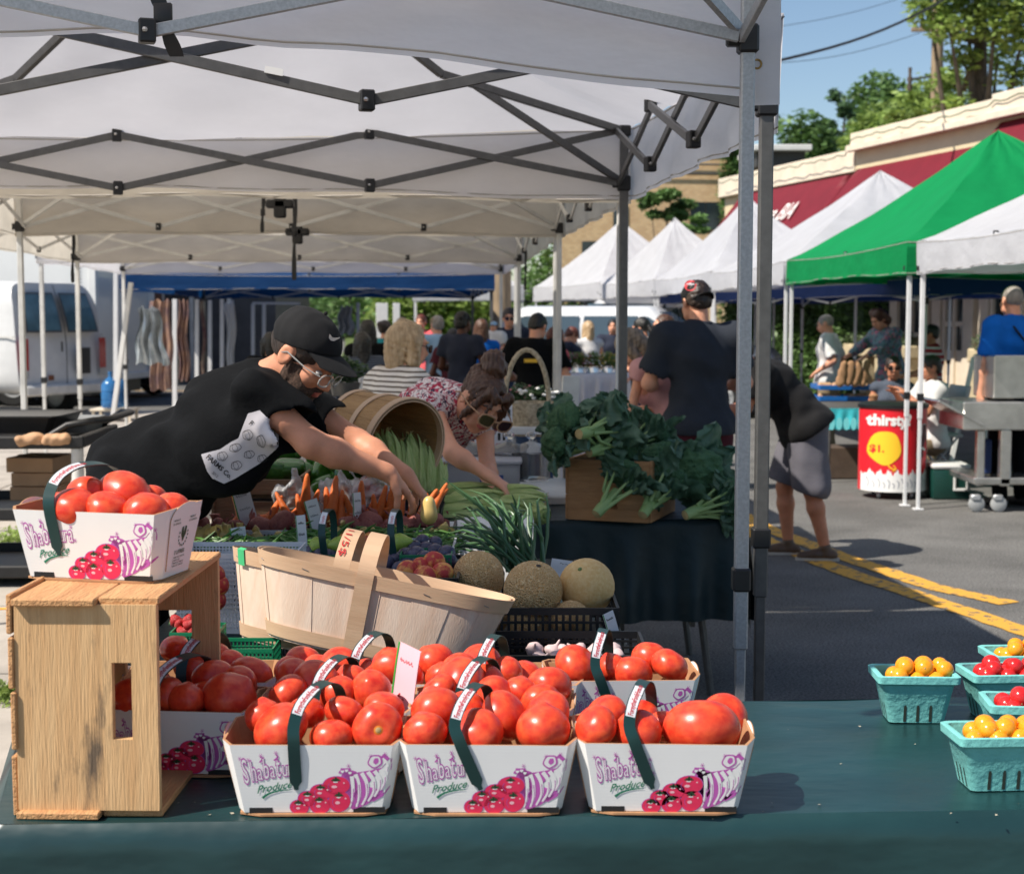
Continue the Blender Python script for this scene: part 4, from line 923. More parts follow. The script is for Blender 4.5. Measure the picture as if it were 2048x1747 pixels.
# marks laid on curved cloth
def projector(obj, off=.003):
    from mathutils.bvhtree import BVHTree
    me = obj.data; Mw = Matrix.Translation(obj.parent.location) @ Matrix.Rotation(obj.parent.rotation_euler.z, 4, 'Z'); bv = BVHTree.FromPolygons([Mw @ v.co for v in me.vertices], [tuple(p.vertices) for p in me.polygons]); last = [None]; Mi = Mw.inverted()
    def f(px, py):
        r = ray(px, py).normalized(); h = bv.ray_cast(Vector((0, 0, CAMZ)), r)
        if h[0] is None: q = Vector((0, 0, CAMZ))+r*(last[0] or 4.4)
        else: q = h[0]; last[0] = (q-Vector((0, 0, CAMZ))).length; q = q+(h[1] if h[1].dot(r) < 0 else -h[1])*off
        return Mi @ q
    return f
vshirt = [o for o in vt.children if o.name.startswith("shirt")][0]; pf = projector(vshirt)
M_print = mat("shirt_print_white", lin(205, 200, 205), rough=.8, var=.05); M_ink = mat("print_ink", (.02, .018, .02), rough=.8, var=0)
poly = [(497, 826), (477, 876), (461, 884), (440, 898), (403, 908), (415, 941), (425, 955), (448, 966), (470, 956), (520, 925), (556, 893), (556, 866), (540, 840), (520, 820)]
def inside(x, y):
    c = False
    for i in range(len(poly)):
        x0, y0 = poly[i]; x1, y1 = poly[i-1]
        if (y0 > y) != (y1 > y) and x < (x1-x0)*(y-y0)/(y1-y0)+x0: c = not c
    return c
pv = {}; mb = MB(); vs, fs, ids = [], [], {}
st = 0.9
for iy in range(0, 174):
    for ix in range(0, 180):
        x, y = 400+ix*st, 818+iy*st
        if inside(x+st/2, y+st/2):
            f4 = []
            for dx, dy in ((0, 0), (1, 0), (1, 1), (0, 1)):
                k = (ix+dx, iy+dy)
                if k not in ids: ids[k] = len(vs); vs.append(pf(400+k[0]*st, 818+k[1]*st))
                f4.append(ids[k])
            fs.append(tuple(f4[::-1]))
fs = [f for f in fs if max((vs[a]-vs[b]).length for a in f for b in f) < .05]
mb.add(vs, fs, M_print); pp = mb.build("shirt_print", parent=vshirt, smooth=180)
pf2 = projector(vshirt, .0052); ik_ = MB(); 
def ring(cx, cy, rx_, ry_, w=.9, rot=0, n=22):
    o, i_ = [], []
    for k in range(n):
        a = 2*math.pi*k/n; c, s_ = math.cos(a), math.sin(a); rr = 1+.05*math.sin(5*a)
        for L__, e in ((o, 0), (i_, -w)):
            x, y = (rx_+e)*c*rr, (ry_+e)*s_*rr; L__.append(pf2(cx+x*math.cos(rot)-y*math.sin(rot), cy+x*math.sin(rot)+y*math.cos(rot)))
    ik_.add(o+i_, [(k, (k+1) % n, n+(k+1) % n, n+k) for k in range(n)], M_ink)
for cx, cy, a, b in [(497, 868, 11, 10), (524, 880, 9, 12), (471, 894, 12, 8), (445, 911, 11, 9), (498, 907, 11, 8), (473, 929, 11, 9), (524, 915, 10, 8)]:
    ring(cx, cy, a, b, 1.0, -.3); ring(cx-1, cy, a*.45, b*.9, .7, -.3)
ca, sa = math.cos(rad(42)), math.sin(rad(42))
put_text(ik_, "FARMS Co.", lambda x, y: pf2(412+x*ca+y*sa, 914+x*sa-y*ca), 13.5, M_ink, bold=.02); put_text(ik_, "2012", lambda x, y: pf2(424+x*ca+y*sa, 944+x*sa-y*ca), 7, M_ink)
put_text(ik_, "F", lambda x, y: pf2(499+x*ca+y*sa, 846+x*sa-y*ca), 13.5, M_ink, bold=.02)
ik_.build("print_drawing", parent=pp, smooth=0)
# emblem on the cap
capo = [o for o in vt.children if o.name.startswith("cap")][0]; pf3 = projector(capo, .002)
sw = [(665, 672), (664, 678), (667, 682), (672, 683), (680, 679), (682, 677), (674, 678), (669, 677), (667, 674)]
sp = [pf3(657+(x-664)*1.25, 668+(y-672)*1.3) for x, y in sw]; MB().add(sp, [tuple(range(len(sp)))[::-1]], mat("cream_thread", (.6, .5, .42), var=0)).build("emblem", parent=capo, smooth=0)
# ---------------------------------------------------------------- woman in the floral blouse, bending over the jars
wb = P(760, 900, 6.3); wbase = Vector((wb.x, wb.y, 0)); wt = empty("person", wbase, 0, "woman in a floral sleeveless blouse and sunglasses bending over the glass jars", "person")
L_ = lambda px, py, d: P(px, py, d)-wbase
fwd = vec(.38, -.72, -.50).normalized(); up = vec(.50, -.25, .80); up = (up-fwd*up.dot(fwd)).normalized(); rgt = fwd.cross(up); WH = Rcols(rgt, fwd, up)
hip, nk = L_(750, 905, 6.30), L_(930, 800, 5.82); waist, chest = L_(800, 868, 6.18), L_(868, 828, 6.0)
U1, U2 = (waist-hip).normalized(), (nk-chest).normalized(); fX = vec(-.62, -.68, .22); fX = (fX-U2*fX.dot(U2)).normalized()
J = dict(X=fX, U1=U1, U2=U2, hip=hip, waist=waist, chest=chest, neck=nk, head=L_(962, 803, 5.70), RH=WH, shr=L_(862, 818, 5.72), elr=L_(905, 905, 5.55), wrr=L_(975, 950, 5.5), shl=L_(968, 845, 5.98), ell=L_(975, 935, 5.85), wrl=L_(985, 980, 5.6),
    hpl=vec(0, .09, .93), knl=vec(.02, .1, .5), anl=vec(0, .1, .09), hpr=vec(0, -.09, .93), knr=vec(.02, -.1, .5), anr=vec(0, -.1, .09), fd=(1, -.4, 0))
build_body(wt, J, SK[0], h=.0085, s=.98, fem=1, shirt=C_flo, tank=True, pants=C_denim, pant_len=1, shoe=S_dark, hair='bun', hcol='brown', detail=True, eyes=False, folds=.005, hh=.005)
f = lambda x, y, z: V3(J['head'])+WH @ Vector((x, y, z)); n1 = wav(3, .004, 120)
V, F = sdf([cap(f(q*.045, .075, .085), .02, f(q*.082, .05, -.06), .012) for q in (1, -1)]+[cap(f(0, -.04, .13), .05, f(.01, -.06, .15), .045), cap(f(.03, .1, .075), .013, f(.045, .115, .01), .006), cap(f(-.02, .09, .085), .018, f(.02, .1, .07), .014)], .005, .02, noise=n1); mesh_np("fringe", V, F, H_['brown'], wt)
glasses(wt, J['head'], WH, mat("amber_frame", (.4, .22, .12), rough=.2, var=0), mat("brown_lens", (.035, .010, .008), rough=.06, var=0, spec=.8), 1.3, True)
# ---------------------------------------------------------------- shoppers
t, J, s = person("man from behind in a charcoal polo and black cap with a red badge", 1388, 562, 9.0, 8, head=(18, 12, 0), arms='bent', bulk=1.12, shirt=C_char, sleeve=.72, pants=C_maroon, pant_len=.6, shoe=S_dark, hair='short', hcol='dkbr', hat=('back', C_cap), collar=True, h=.009)
co = [o for o in t.children if o.name.startswith("cap")][0]; pf4 = projector(co, .003); o = [pf4(1381+12*math.cos(a), 571+11*math.sin(a)) for a in [i*.4 for i in range(16)]]; bd = MB().add(o, [tuple(range(16))[::-1]], mat("red_badge", (.55, .02, .03), var=.05)); pf4b = projector(co, .005)
put_text(bd, "FARM", lambda x, y: pf4b(1373+x, 571-y), 6.2, M_print, bold=.03); put_text(bd, "FRESH", lambda x, y: pf4b(1373+x, 577-y), 4.6, M_print, bold=.03) if False else None
bd.build("badge", parent=co, smooth=0)
person("man in a dark grey shirt and shorts bending over beyond the tent leg", 1466, 640, 9.9, 84, H=1.66, lean=42, head=(10, 0, 0), arms=((0, .35, -.25), (0, .3, -.3)), legs='stride', sk=1, bulk=1.4, shirt=C_grey, sleeve=.7, pants=C_short, pant_len=.46, shoe=S_brown, hair='short', hcol='dkbr', h=.010)
person("ash blonde woman in a pale pink top leaning over beside the polo shirt man", 1238, 655, 9.4, 62, H=1.64, lean=30, head=(38, 10, 0), arms='bent', fem=1, shirt=C_pink, sleeve=.35, pants=C_pink, skirt=True, pant_len=.5, shoe=S_brown, hair='bob', hcol='mixed', h=.010)
person("blonde woman in a white striped top seen from behind", 820, 640, 6.9, -52, lean=6, head=(8, -8, 0), arms='bent', fem=1, bulk=1.1, shirt=C_strw, sleeve=.7, pants=C_denim, shoe=S_dark, hair='bob', hcol='blonde', h=.010, glass=True)
t, J, s = person("man in a black shirt with a yellow mark between the shoulders", 1081, 629, 13.0, -14, head=(30, -15, 0), arms='bent', sk=0, bulk=1.15, shirt=C_black, sleeve=.7, pants=C_denim, shoe=S_dark, hair='short', hcol='black')
MB().box((0, -.155, 1.30*s), (.115, .01, .03), m=mat("yellow_print", (.7, .42, .03), var=.1)).build("back_print", parent=t)
CG = "shoppers in the crowd behind the stalls"
def pc(label, px, py, d, rz, **k): k.setdefault('shoe', S_dark); k.setdefault('pants', C_denim); return person(label, px, py, d, rz, group=CG, **k)
pc("man in sunglasses and a navy shirt carrying a small child by the white car", 1018, 615, 18, 172, shirt=C_navy, sleeve=.6, hair='short', hcol='dkbr', arms=('cross', 'bent'), glass=True, head=(5, 12, 0))
pc("small child in a blue sun hat held by the man in sunglasses", 988, 642, 17.4, 160, H=.9, z0=.82, shirt=C_white, sleeve=.6, hair='short', hcol='brown', hat=('front', C_lblue), arms='bent', legs='sit')
pc("woman with long brown hair and a blue tank top behind a stroller", 962, 636, 16, 15, fem=1, shirt=C_blue, tank=True, hair='long', hcol='brown', arms='fwd')
pc("man in a dark shirt and dark knit cap beside the tent legs", 925, 622, 15, -30, sk=2, shirt=C_navy, hair='short', hcol='black', hat=('front', C_cap), arms='bent')
pc("man in a pale blue shirt and pale cap", 874, 630, 17.5, 25, shirt=C_lblue, sleeve=.9, hair='short', hcol='grey', hat=('front', C_khaki), arms='bent', pants=C_khaki)
pc("red faced man behind the pale blue shirted man", 842, 628, 21, 165, shirt=C_coral, hair='short', hcol='red', arms='down')
pc("fair haired person behind the striped top woman", 803, 634, 20, 30, fem=1, shirt=C_khaki, hair='bob', hcol='blonde', arms='bent')
pc("woman with her hair in a bun and a teal top", 770, 640, 17, -40, fem=1, shirt=C_teal, tank=True, hair='bun', hcol='dkbr', arms='bent')
pc("dark haired woman at the left of the crowd in a black cardigan", 735, 638, 14, 10, fem=1, sk=2, shirt=C_black, sleeve=1.7, hair='long', hcol='black', arms='bent')
pc("dark haired woman in a navy striped top at the left of the crowd", 724, 663, 12.5, 20, fem=1, sk=2, shirt=C_strn, hair='long', hcol='black', arms='bent')
pc("short dark haired person in teal between the women and the blonde", 783, 657, 15, -15, sk=2, shirt=C_teal, hair='short', hcol='black', arms='bent')
pc("person in shade with dark hair between two tent legs", 906, 656, 16.5, 10, sk=2, shirt=C_maroon, hair='short', hcol='black', arms='bent')
pc("person in a coral pink shirt behind the cream tent leg", 1112, 652, 14.5, -60, fem=1, shirt=C_coral, sleeve=.6, hair='bob', hcol='red', arms='down', pants=C_khaki)
pc("red haired youngster in blue leaning over the flower table", 1152, 662, 18.5, -70, H=1.5, lean=15, shirt=C_navy, hair='short', hcol='red', arms='reach', head=(30, 0, 0))
pc("woman with long fair hair and a white vest behind the flower table", 1176, 641, 19, 20, fem=1, shirt=C_white, tank=True, hair='long', hcol='blonde', arms='bent')
pc("woman with a dark ponytail and white shirt by the van", 1280, 634, 15.5, 60, fem=1, shirt=C_white, sleeve=.5, hair='pony', hcol='black', arms='bent', head=(12, 0, 0))
pc("brown haired person in glasses half hidden by the polo shirt man", 1328, 628, 13.5, 110, fem=1, shirt=C_navy, hair='bob', hcol='brown', arms='bent', glass=True)
pc("bearded man behind the pink top woman", 1226, 637, 21, 170, shirt=C_navy, hair='short', hcol='black', arms='down')
pc("dark haired person just behind the vendor's cap", 540, 664, 13, 20, shirt=C_black, hair='bob', hcol='black', arms='down', H=None)
RGp = "people at the stalls across the road"
def pr(label, px, py, d, rz, **k): k.setdefault('shoe', S_dark); k.setdefault('pants', C_khaki); return person(label, px, py, d, rz, group=RGp, **k)
pr("older man with grey hair and a white polo standing by the ivy", 1648, 628, 17.2, 70, bulk=1.2, shirt=C_white, sleeve=.8, hair='fade', hcol='grey', arms='hips', collar=True, head=(15, 0, 0))
pr("brown haired woman in a multicolour print shirt leaning over paper bags", 1752, 619, 17.5, 115, fem=1, bulk=1.2, lean=14, shirt=C_flo2, sleeve=1.5, hair='curly', hcol='brown', arms='reach', head=(25, 0, 0))
pr("seated woman in dark sunglasses and a striped vest", 1787, 711, 14.8, 170, fem=1, sk=1, shirt=C_strn, tank=True, hair='short', hcol='dkbr', arms='bent', legs='sit', glass=True)
pr("seated man with dark hair and a pale grey shirt on a folding chair", 1862, 709, 13.9, 95, sk=1, shirt=C_white, sleeve=.6, hair='short', hcol='dkbr', arms='up', legs='sit', bulk=1.1, head=(0, 10, 0))
pr("dark haired man in a red striped jersey behind the seated man", 1862, 648, 16, 80, sk=1, shirt=C_strr, sleeve=.6, hair='short', hcol='black', arms='bent', bulk=1.1)
t, J, s = pr("balding man in a bright blue polo with a black shoulder strap", 2024, 569, 12.6, 22, bulk=1.15, shirt=C_blue, sleeve=.8, hair='fade', hcol='grey', arms=('down', 'bent'), pants=C_black, head=(5, -5, 0))
MB().tube([(-.12*s, -.135*s, 1.42*s), (-.02, -.155*s, 1.3*s), (.10*s, -.16*s, 1.15*s), (.17*s, -.12*s, 1.0*s)], .018, 8, M_black, flat=.4).build("shoulder_strap", parent=t)
# ================================================================ FRONT TABLE
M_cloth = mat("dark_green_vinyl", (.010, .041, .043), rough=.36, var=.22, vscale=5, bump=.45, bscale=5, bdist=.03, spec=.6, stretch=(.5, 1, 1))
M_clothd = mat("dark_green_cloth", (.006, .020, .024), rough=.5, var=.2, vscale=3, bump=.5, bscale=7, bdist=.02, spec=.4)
TZ = .78
tFL, tFR, tBR, tBL = G(-12, 1650, TZ), G(2560, 1612, TZ), G(2560, 1386, TZ), G(52, 1425, TZ)
tb_ = empty("folding_table", (tFL+tFR+tBR+tBL)/4-Vector((0, 0, TZ)), label="folding table under the dark green cloth in front", cat="table"); o0 = tb_.location
MB().poly([((q-o0).x*.985, (q-o0).y*.97) for q in (tFL, tFR, tBR, tBL)], .03, Matrix.Translation((0, 0, TZ-.036)), M_dirtyw).build("tabletop", parent=tb_, smooth=0)
for q in (tFL, tFR, tBR, tBL):
    p = (q-o0)*.9; MB().tube([(p.x, p.y, 0), (p.x, p.y, TZ-.04)], .014, 8, M_gry).build("leg", parent=tb_)
def cloth_over(name, label, FL, FR, BR, BL, z, drop, m, seed=0, back=.12, cat="tablecloth", rip=.018, nx=120, side=.35):
    t = MB(); r = random.Random(seed); ph = [r.uniform(0, 6) for _ in range(8)]
    def top(u, v):
        p = (FL*(1-u)+FR*u)*(1-v)+(BL*(1-u)+BR*u)*v; return Vector((p.x, p.y, z+.0012*math.sin(u*37+v*5+ph[0])+.001*math.sin(u*11-v*17+ph[1])+.0012))
    R = .018
    def drape(a, b, outn, L):
        def f(u, v):
            e = a*(1-u)+b*u; s = v*(L+R*1.57)
            if s < R*1.57: th_ = s/R; return Vector((e.x, e.y, z+.0012))+outn*(R*math.sin(th_))-Vector((0, 0, R*(1-math.cos(th_))))
            dd = s-R*1.57; k = min(1, dd/.3); w_ = rip*k*(math.sin(u*31+ph[2]+dd*2)+.6*math.sin(u*57+ph[3])+.4*math.sin(u*13+ph[4]))
            return Vector((e.x, e.y, z-R-dd))+outn*(R+.02*k+w_)
        return f
    t.grid(top, nx, 16, m)
    fn_ = lambda a, b: Vector(((b-a).y, -(b-a).x, 0)).normalized()
    t.grid(drape(FL, FR, fn_(FL, FR), drop), nx, 22, m, flip=True); t.grid(drape(BR, BL, fn_(BR, BL), back), nx, 6, m, flip=True)
    t.grid(drape(FR, BR, fn_(FR, BR), drop*.9 if side is None else side), 40, 14, m, flip=True); t.grid(drape(BL, FL, fn_(BL, FL), drop*.9 if side is None else side), 40, 14, m, flip=True)
    return tag(t.build(name, smooth=60), label, cat)
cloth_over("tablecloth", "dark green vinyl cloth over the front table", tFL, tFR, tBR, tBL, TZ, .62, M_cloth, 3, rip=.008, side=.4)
_r = random.Random(5); _mb = MB()
for i in range(46):
    _q = G(_r.uniform(60, 2040), _r.uniform(1425, 1640), TZ+.002)+Vector((0, 0, .0012)); _a = _r.uniform(0, 6); _s = _r.uniform(.0008, .0028); _mb.add([_q+Vector((_s*math.cos(_a+k)*(1+.8*(k > 3)), _s*math.sin(_a+k), .0003*k)) for k in (0, 1.2, 2.5, 4.0, 5.2)], [(0, 1, 2, 3, 4)], mat("chaff", (.45, .40, .30), var=.3, vscale=90))
tag(_mb.build("crumbs", smooth=0), "tiny pale crumbs scattered on the green cloth", "crumbs", kind="stuff")
# ---------------------------------------------------------------- crate on end
M_crate = mat("rough_sawn_pine", lin(196, 152, 104), rough=.85, vscale=4, col2=lin(218, 180, 132), stretch=(14, 1, 1.0), bump=.5, bscale=22, bdist=.004, lo=.25, hi=.75)
def wood_mark(m, stretch, dark=(.05, .045, .04), amount=.85, th=.62, sc=6):
    N, L, b = nodes_of(m); tc = N.new("ShaderNodeTexCoord"); mp = N.new("ShaderNodeMapping"); mp.inputs['Scale'].default_value = stretch; n = N.new("ShaderNodeTexNoise"); n.inputs['Scale'].default_value = sc; n.inputs['Detail'].default_value = 8; n.inputs['Roughness'].default_value = .7
    r = N.new("ShaderNodeValToRGB"); r.color_ramp.elements[0].position = th; r.color_ramp.elements[0].color = (0, 0, 0, 1); r.color_ramp.elements[1].position = th+.13; r.color_ramp.elements[1].color = (amount,)*3+(1,)
    mx = N.new("ShaderNodeMixRGB"); old = b.inputs['Base Color'].links[0].from_socket; mx.inputs[2].default_value = dark+(1,)
    L.new(tc.outputs['Object'], mp.inputs[0]); L.new(mp.outputs[0], n.inputs['Vector']); L.new(n.outputs[0], r.inputs[0]); L.new(r.outputs[0], mx.inputs[0]); L.new(old, mx.inputs[1]); L.new(mx.outputs[0], b.inputs['Base Color'])
wood_mark(M_crate, (3.2, 1, .8), th=.555, sc=4)
M_crate2 = mat("pine_plank_sides", lin(184, 132, 88), rough=.8, vscale=5, col2=lin(204, 158, 108), stretch=(7, .8, 7), bump=.8, bscale=30, bdist=.005, lo=.3, hi=.7); wood_mark(M_crate2, (5, .8, 5), th=.66)
M_crate3 = mat("weathered_crate_wood", lin(138, 112, 86), rough=.85, vscale=4, col2=lin(112, 92, 72), stretch=(1, 1, 9), bump=.8, bscale=25, bdist=.004); wood_mark(M_crate3, (1, 1, 7), th=.62)
M_crate4 = mat("brown_crate_wood", lin(160, 116, 76), rough=.8, vscale=4, col2=lin(186, 140, 96), stretch=(1, 1, 8), bump=.6, bscale=25, bdist=.004); wood_mark(M_crate4, (1, 1, 6), th=.66)
def board(w, h, th_, hole=None):
    """board in the xz plane, thickness along y, optional hole (x0, x1, z0, z1); returns MB centred on its corner"""
    mb = MB()
    if not hole: mb.box((w/2, 0, h/2), (w, th_, h), bev=.0015); return mb
    x0, x1, z0, z1 = hole; B = [(0, 0), (w, 0), (w, h), (0, h)]; Hh = [(x0, z0), (x1, z0), (x1, z1), (x0, z1)]; vs = []
    for y in (-th_/2, th_/2): vs += [(x, y, z) for x, z in B]+[(x, y, z) for x, z in Hh]
    fs = []
    for i in range(4):
        j = (i+1) % 4; fs += [(i, j, 4+j, 4+i), (8+i, 12+i, 12+j, 8+j), (i, 8+i, 8+j, j), (4+i, 4+j, 12+j, 12+i)]
    return mb.add(vs, fs)
q = G(46, 1633, TZ); CW, CD, CH = .232, .46, .362
cr = empty("wooden_crate", (q.x+CW/2, q.y+CD/2, TZ+.003), rad(-1.2), "rough pine crate standing on its end on the green cloth", "crate")
hz0, hz1 = .118, .245
f_ = board(CW, CH-.022, .016, (.158, .190, hz0, hz1)).build("end_board", M_crate, cr, smooth=20); f_.location = (-CW/2, -CD/2, .011)
f_ = board(CW, CH-.022, .016, (.05, .18, .10, .24)).build("end_board", M_crate, cr, smooth=20); f_.location = (-CW/2, CD/2, .011)
for nm, z in (("side_board", CH-.006), ("side_board", .005)):
    MB().box((-.048, -.012, 0), (.135, CD+.02, .012), bev=.002).build(nm, M_crate2, cr, smooth=30).location = (0, 0, z)
    MB().box((.070, .004, 0), (.098, CD+.012, .0125), bev=.002).build(nm, M_crate2, cr, smooth=30).location = (0, 0, z)
for i, (z, hh, dx) in enumerate([(.05, .10, 0), (.16, .095, .004), (.255, .085, .001), (.335, .065, -.001)]):
    MB().box((0, 0, 0), (.009, CD+.012*(i % 2)+.01, hh), rot=(0, .008*(i-1), 0), bev=.002).build("bottom_slat", M_crate2, cr, smooth=30).location = (-CW/2-.006+dx, -.004*(i % 3), z)
# ---------------------------------------------------------------- three litre baskets
M_card = mat("white_cardboard", (.85, .84, .82), rough=.65, var=.03, vscale=4, bump=.35, bscale=1, bdist=.0015)
_N, _L, _b = nodes_of(M_card); _w = _N.new("ShaderNodeTexWave"); _w.bands_direction = 'Z'; _w.inputs['Scale'].default_value = 55; _w.inputs['Distortion'].default_value = .6; _t = _N.new("ShaderNodeTexCoord"); _L.new(_t.outputs['Object'], _w.inputs[0])
_bp = [n for n in _N if n.type == 'BUMP'][0]; _L.new(_w.outputs['Fac'], _bp.inputs['Height']); _bp.inputs['Strength'].default_value = .02
M_kraft = mat("kraft_cardboard", lin(176, 130, 92), rough=.8, var=.12, vscale=30)
M_mag = mat("magenta_print", lin(190, 92, 176), rough=.6, var=.05); M_red = mat("pink_red_print", lin(232, 48, 92), rough=.55, var=.06, vscale=60); M_grn = mat("green_print", lin(30, 122, 92), rough=.6, var=0)
M_stem = mat("dark_green_print", lin(40, 72, 44), rough=.6, var=0); M_wpr = mat("white_print", (.85, .84, .82), rough=.65, var=0)
M_strap = mat("green_plastic_strap", (.010, .045, .042), rough=.38, var=.08); M_stk = mat("sticker_paper", (.72, .72, .74), rough=.5, var=0); M_stx = mat("sticker_red_print", lin(190, 50, 60), rough=.5, var=0)
BH = .118
def ringp(z, g=0.0):
    k = z/BH; a, b_, c, e = .112+.020*k-g, .074+.018*k-g, .124+.024*k-g, .050+.014*k-g*.6
    return [(-a, -b_), (a, -b_), (c, -e), (c, e), (a, b_), (-a, b_), (-c, e), (-c, -e)]
def front_map(dz=0.0):
    def f(X, Y):      # artwork pixels, 215..1720 across the front panel, 905 at the bottom
        v = (905-Y)/720*BH; k = v/BH; a = .112+.020*k; x = (X-968)/752*a; y = -(.074+.018*k)
        if X > 1722: tt = min(1, (X-1722)/150); c, e = .124+.024*k, .050+.014*k; x = a+(c-a)*tt; y = -(.074+.018*k)*(1-tt)-e*tt
        return Vector((x+(.0002+dz)*(1 if X > 1722 else 0), y-.0006-dz, v))
    return f
def disc(mb, m, cx, cy, rx_, ry_, fn, n=18, wob=0, rot=0, rings=1):
    vs = [fn(cx, cy)]
    for q in range(n*rings):
        i, kr = q % n, (q//n+1)/rings; a = 2*math.pi*i/n; r = kr*(1+wob*math.sin(5*a)); x, y = rx_*r*math.cos(a), ry_*r*math.sin(a); vs.append(fn(cx+x*math.cos(rot)-y*math.sin(rot), cy+x*math.sin(rot)+y*math.cos(rot)))
    mb.add(vs, [(0, 1+(i+1) % n, 1+i) for i in range(n)]+[(1+r*n+i, 1+r*n+(i+1) % n, 1+(r+1)*n+(i+1) % n, 1+(r+1)*n+i) for r in range(rings-1) for i in range(n)], m)
def stroke(mb, m, pts, w0, w1, fn, sub=5):
    P_ = []
    for i in range(len(pts)-1):
        p0 = pts[max(0, i-1)]; p1 = pts[i]; p2 = pts[i+1]; p3 = pts[min(len(pts)-1, i+2)]
        for j in range(sub):
            t = j/sub; P_.append(tuple(.5*((2*p1[d])+(-p0[d]+p2[d])*t+(2*p0[d]-5*p1[d]+4*p2[d]-p3[d])*t*t+(-p0[d]+3*p1[d]-3*p2[d]+p3[d])*t**3) for d in (0, 1)))
    P_.append(pts[-1]); n = len(P_); L, R = [], []
    for i, (x, y) in enumerate(P_):
        a = P_[max(0, i-1)]; b = P_[min(n-1, i+1)]; dx, dy = b[0]-a[0], b[1]-a[1]; l = math.hypot(dx, dy) or 1; w = (w0+(w1-w0)*i/(n-1))/2
        L.append(fn(x-dy/l*w, y+dx/l*w)); R.append(fn(x+dy/l*w, y-dx/l*w))
    mb.add(L+R, [(i, i+1, n+i+1, n+i) for i in range(n-1)], m)
def artwork(parent):
    mb = MB(); F0, F1, F2, F3 = [front_map(.00018*i) for i in range(4)]
    # cornucopia
    disc(mb, M_mag, 1335, 640, 115, 190, F0, 26, .03, .15)
    poly_ = [(1290, 500), (1420, 480), (1560, 455), (1650, 430), (1700, 360), (1740, 400), (1745, 560), (1700, 690), (1640, 760), (1540, 830), (1400, 880), (1330, 800), (1300, 640)]
    vs = [F0(x, y) for x, y in poly_]; mb.add([F0(1500, 640)]+vs, [(0, 1+(i+1) % len(vs), 1+i) for i in range(len(vs))], M_mag)
    for pts in [[(1400, 500), (1440, 600), (1460, 740), (1440, 850)], [(1460, 485), (1520, 590), (1540, 720), (1500, 830)], [(1520, 475), (1590, 570), (1605, 690), (1560, 790)], [(1585, 465), (1650, 550), (1660, 640), (1620, 740)], [(1640, 450), (1695, 520), (1700, 600), (1670, 670)], [(1365, 520), (1385, 640), (1390, 760), (1370, 850)]]:
        stroke(mb, M_wpr, pts, 40, 26, F1); stroke(mb, M_mag, [(x+6, y+10) for x, y in pts[1:]], 7, 4, F2)
    disc(mb, M_mag, 1580, 365, 72, 74, F0, 20, .05); disc(mb, M_wpr, 1578, 365, 56, 58, F1, 18, .06); disc(mb, M_mag, 1588, 360, 26, 34, F2, 12, .08)
    stroke(mb, M_mag, [(1640, 300), (1690, 340), (1735, 400), (1740, 470)], 46, 60, F0); stroke(mb, M_wpr, [(1650, 330), (1690, 370), (1715, 430)], 14, 22, F1)
    stroke(mb, M_mag, [(1600, 770), (1700, 720), (1800, 650)], 60, 14, F0)
    disc(mb, M_mag, 1300, 470, 66, 40, F0, 14, .2); 
    for cx, cy in ((1270, 470), (1310, 460), (1345, 485)): disc(mb, M_wpr, cx, cy, 18, 15, F1, 8, .2)
    stroke(mb, M_mag, [(1400, 540), (1430, 640), (1400, 720), (1440, 800)], 10, 10, F2); stroke(mb, M_mag, [(1380, 800), (1420, 820), (1400, 860)], 12, 8, F2)
    # tomatoes
    for cx, cy, rx_, ry_ in [(1215, 620, 138, 96), (1060, 688, 116, 82), (922, 760, 108, 82), (1252, 790, 118, 108), (1045, 828, 110, 94), (822, 850, 100, 78)]:
        cyb = cy; disc(mb, M_mag, cx, cyb, rx_+7, min(ry_+7, 905-cyb+45), F1, 22); 
        disc(mb, M_red, cx, cyb, rx_, ry_, F2, 22, .015); disc(mb, M_stem, cx-8, cyb-ry_*.62, 46, 16, F3, 12, .35); disc(mb, M_stem, cx-8, cyb-ry_*.78, 12, 22, F3, 8, .3)
        disc(mb, M_wpr, cx-10, cyb-ry_*.40, 26, 7, F3, 10); disc(mb, mat("pink_glint", lin(250, 190, 200), var=0), cx-rx_*.15, cyb+ry_*.12, rx_*.22, ry_*.16, F3, 12)
        disc(mb, mat("pink_glint", (1, 1, 1)), cx+rx_*.55, cyb-ry_*.3, 10, 9, F3, 8); stroke(mb, M_mag, [(cx-rx_*.5, cyb-ry_*.3), (cx-rx_*.62, cyb+.1*ry_), (cx-rx_*.4, cyb+ry_*.6)], 5, 3, F3)
    # name in tall ornate outlined letters
    xs_ = [282, 362, 426, 488, 552, 618, 672, 724, 778]; hs = [255, 215, 120, 215, 120, 235, 120, 120, 130]; base = [590, 570, 552, 540, 528, 520, 514, 510, 512]
    for ch, x0, hh_, yb in zip("Shabatura", xs_, hs, base):
        ref = .69 if ch in "Shbt" else .50; k = hh_/ref; sxx = 112 if ch == 'S' else 108
        for dxx, off, M2, Fn in ((0, .045, M_mag, F1), (0, -.004, M_wpr, F2)):
            put_text(mb, ch, lambda x, y, x0=x0, yb=yb, k=k, s_=sxx: Fn(x0+x*s_*1.12+y*8, yb-y*k), 1.0, M2, bold=off)
    for cx, cy in ((490, 300), (635, 270), (285, 330), (365, 345), (820, 355), (850, 500), (1325, 410), (1530, 310), (1745, 360), (1665, 290)):
        for a in (0, 1.05, 2.1): stroke(mb, M_mag, [(cx-22*math.cos(a), cy-26*math.sin(a)), (cx+22*math.cos(a), cy+26*math.sin(a))], 4, 4, F1, 1)
    stroke(mb, M_mag, [(470, 370), (500, 330), (480, 310)], 18, 10, F1); stroke(mb, M_mag, [(610, 350), (650, 310), (630, 285)], 18, 10, F1)
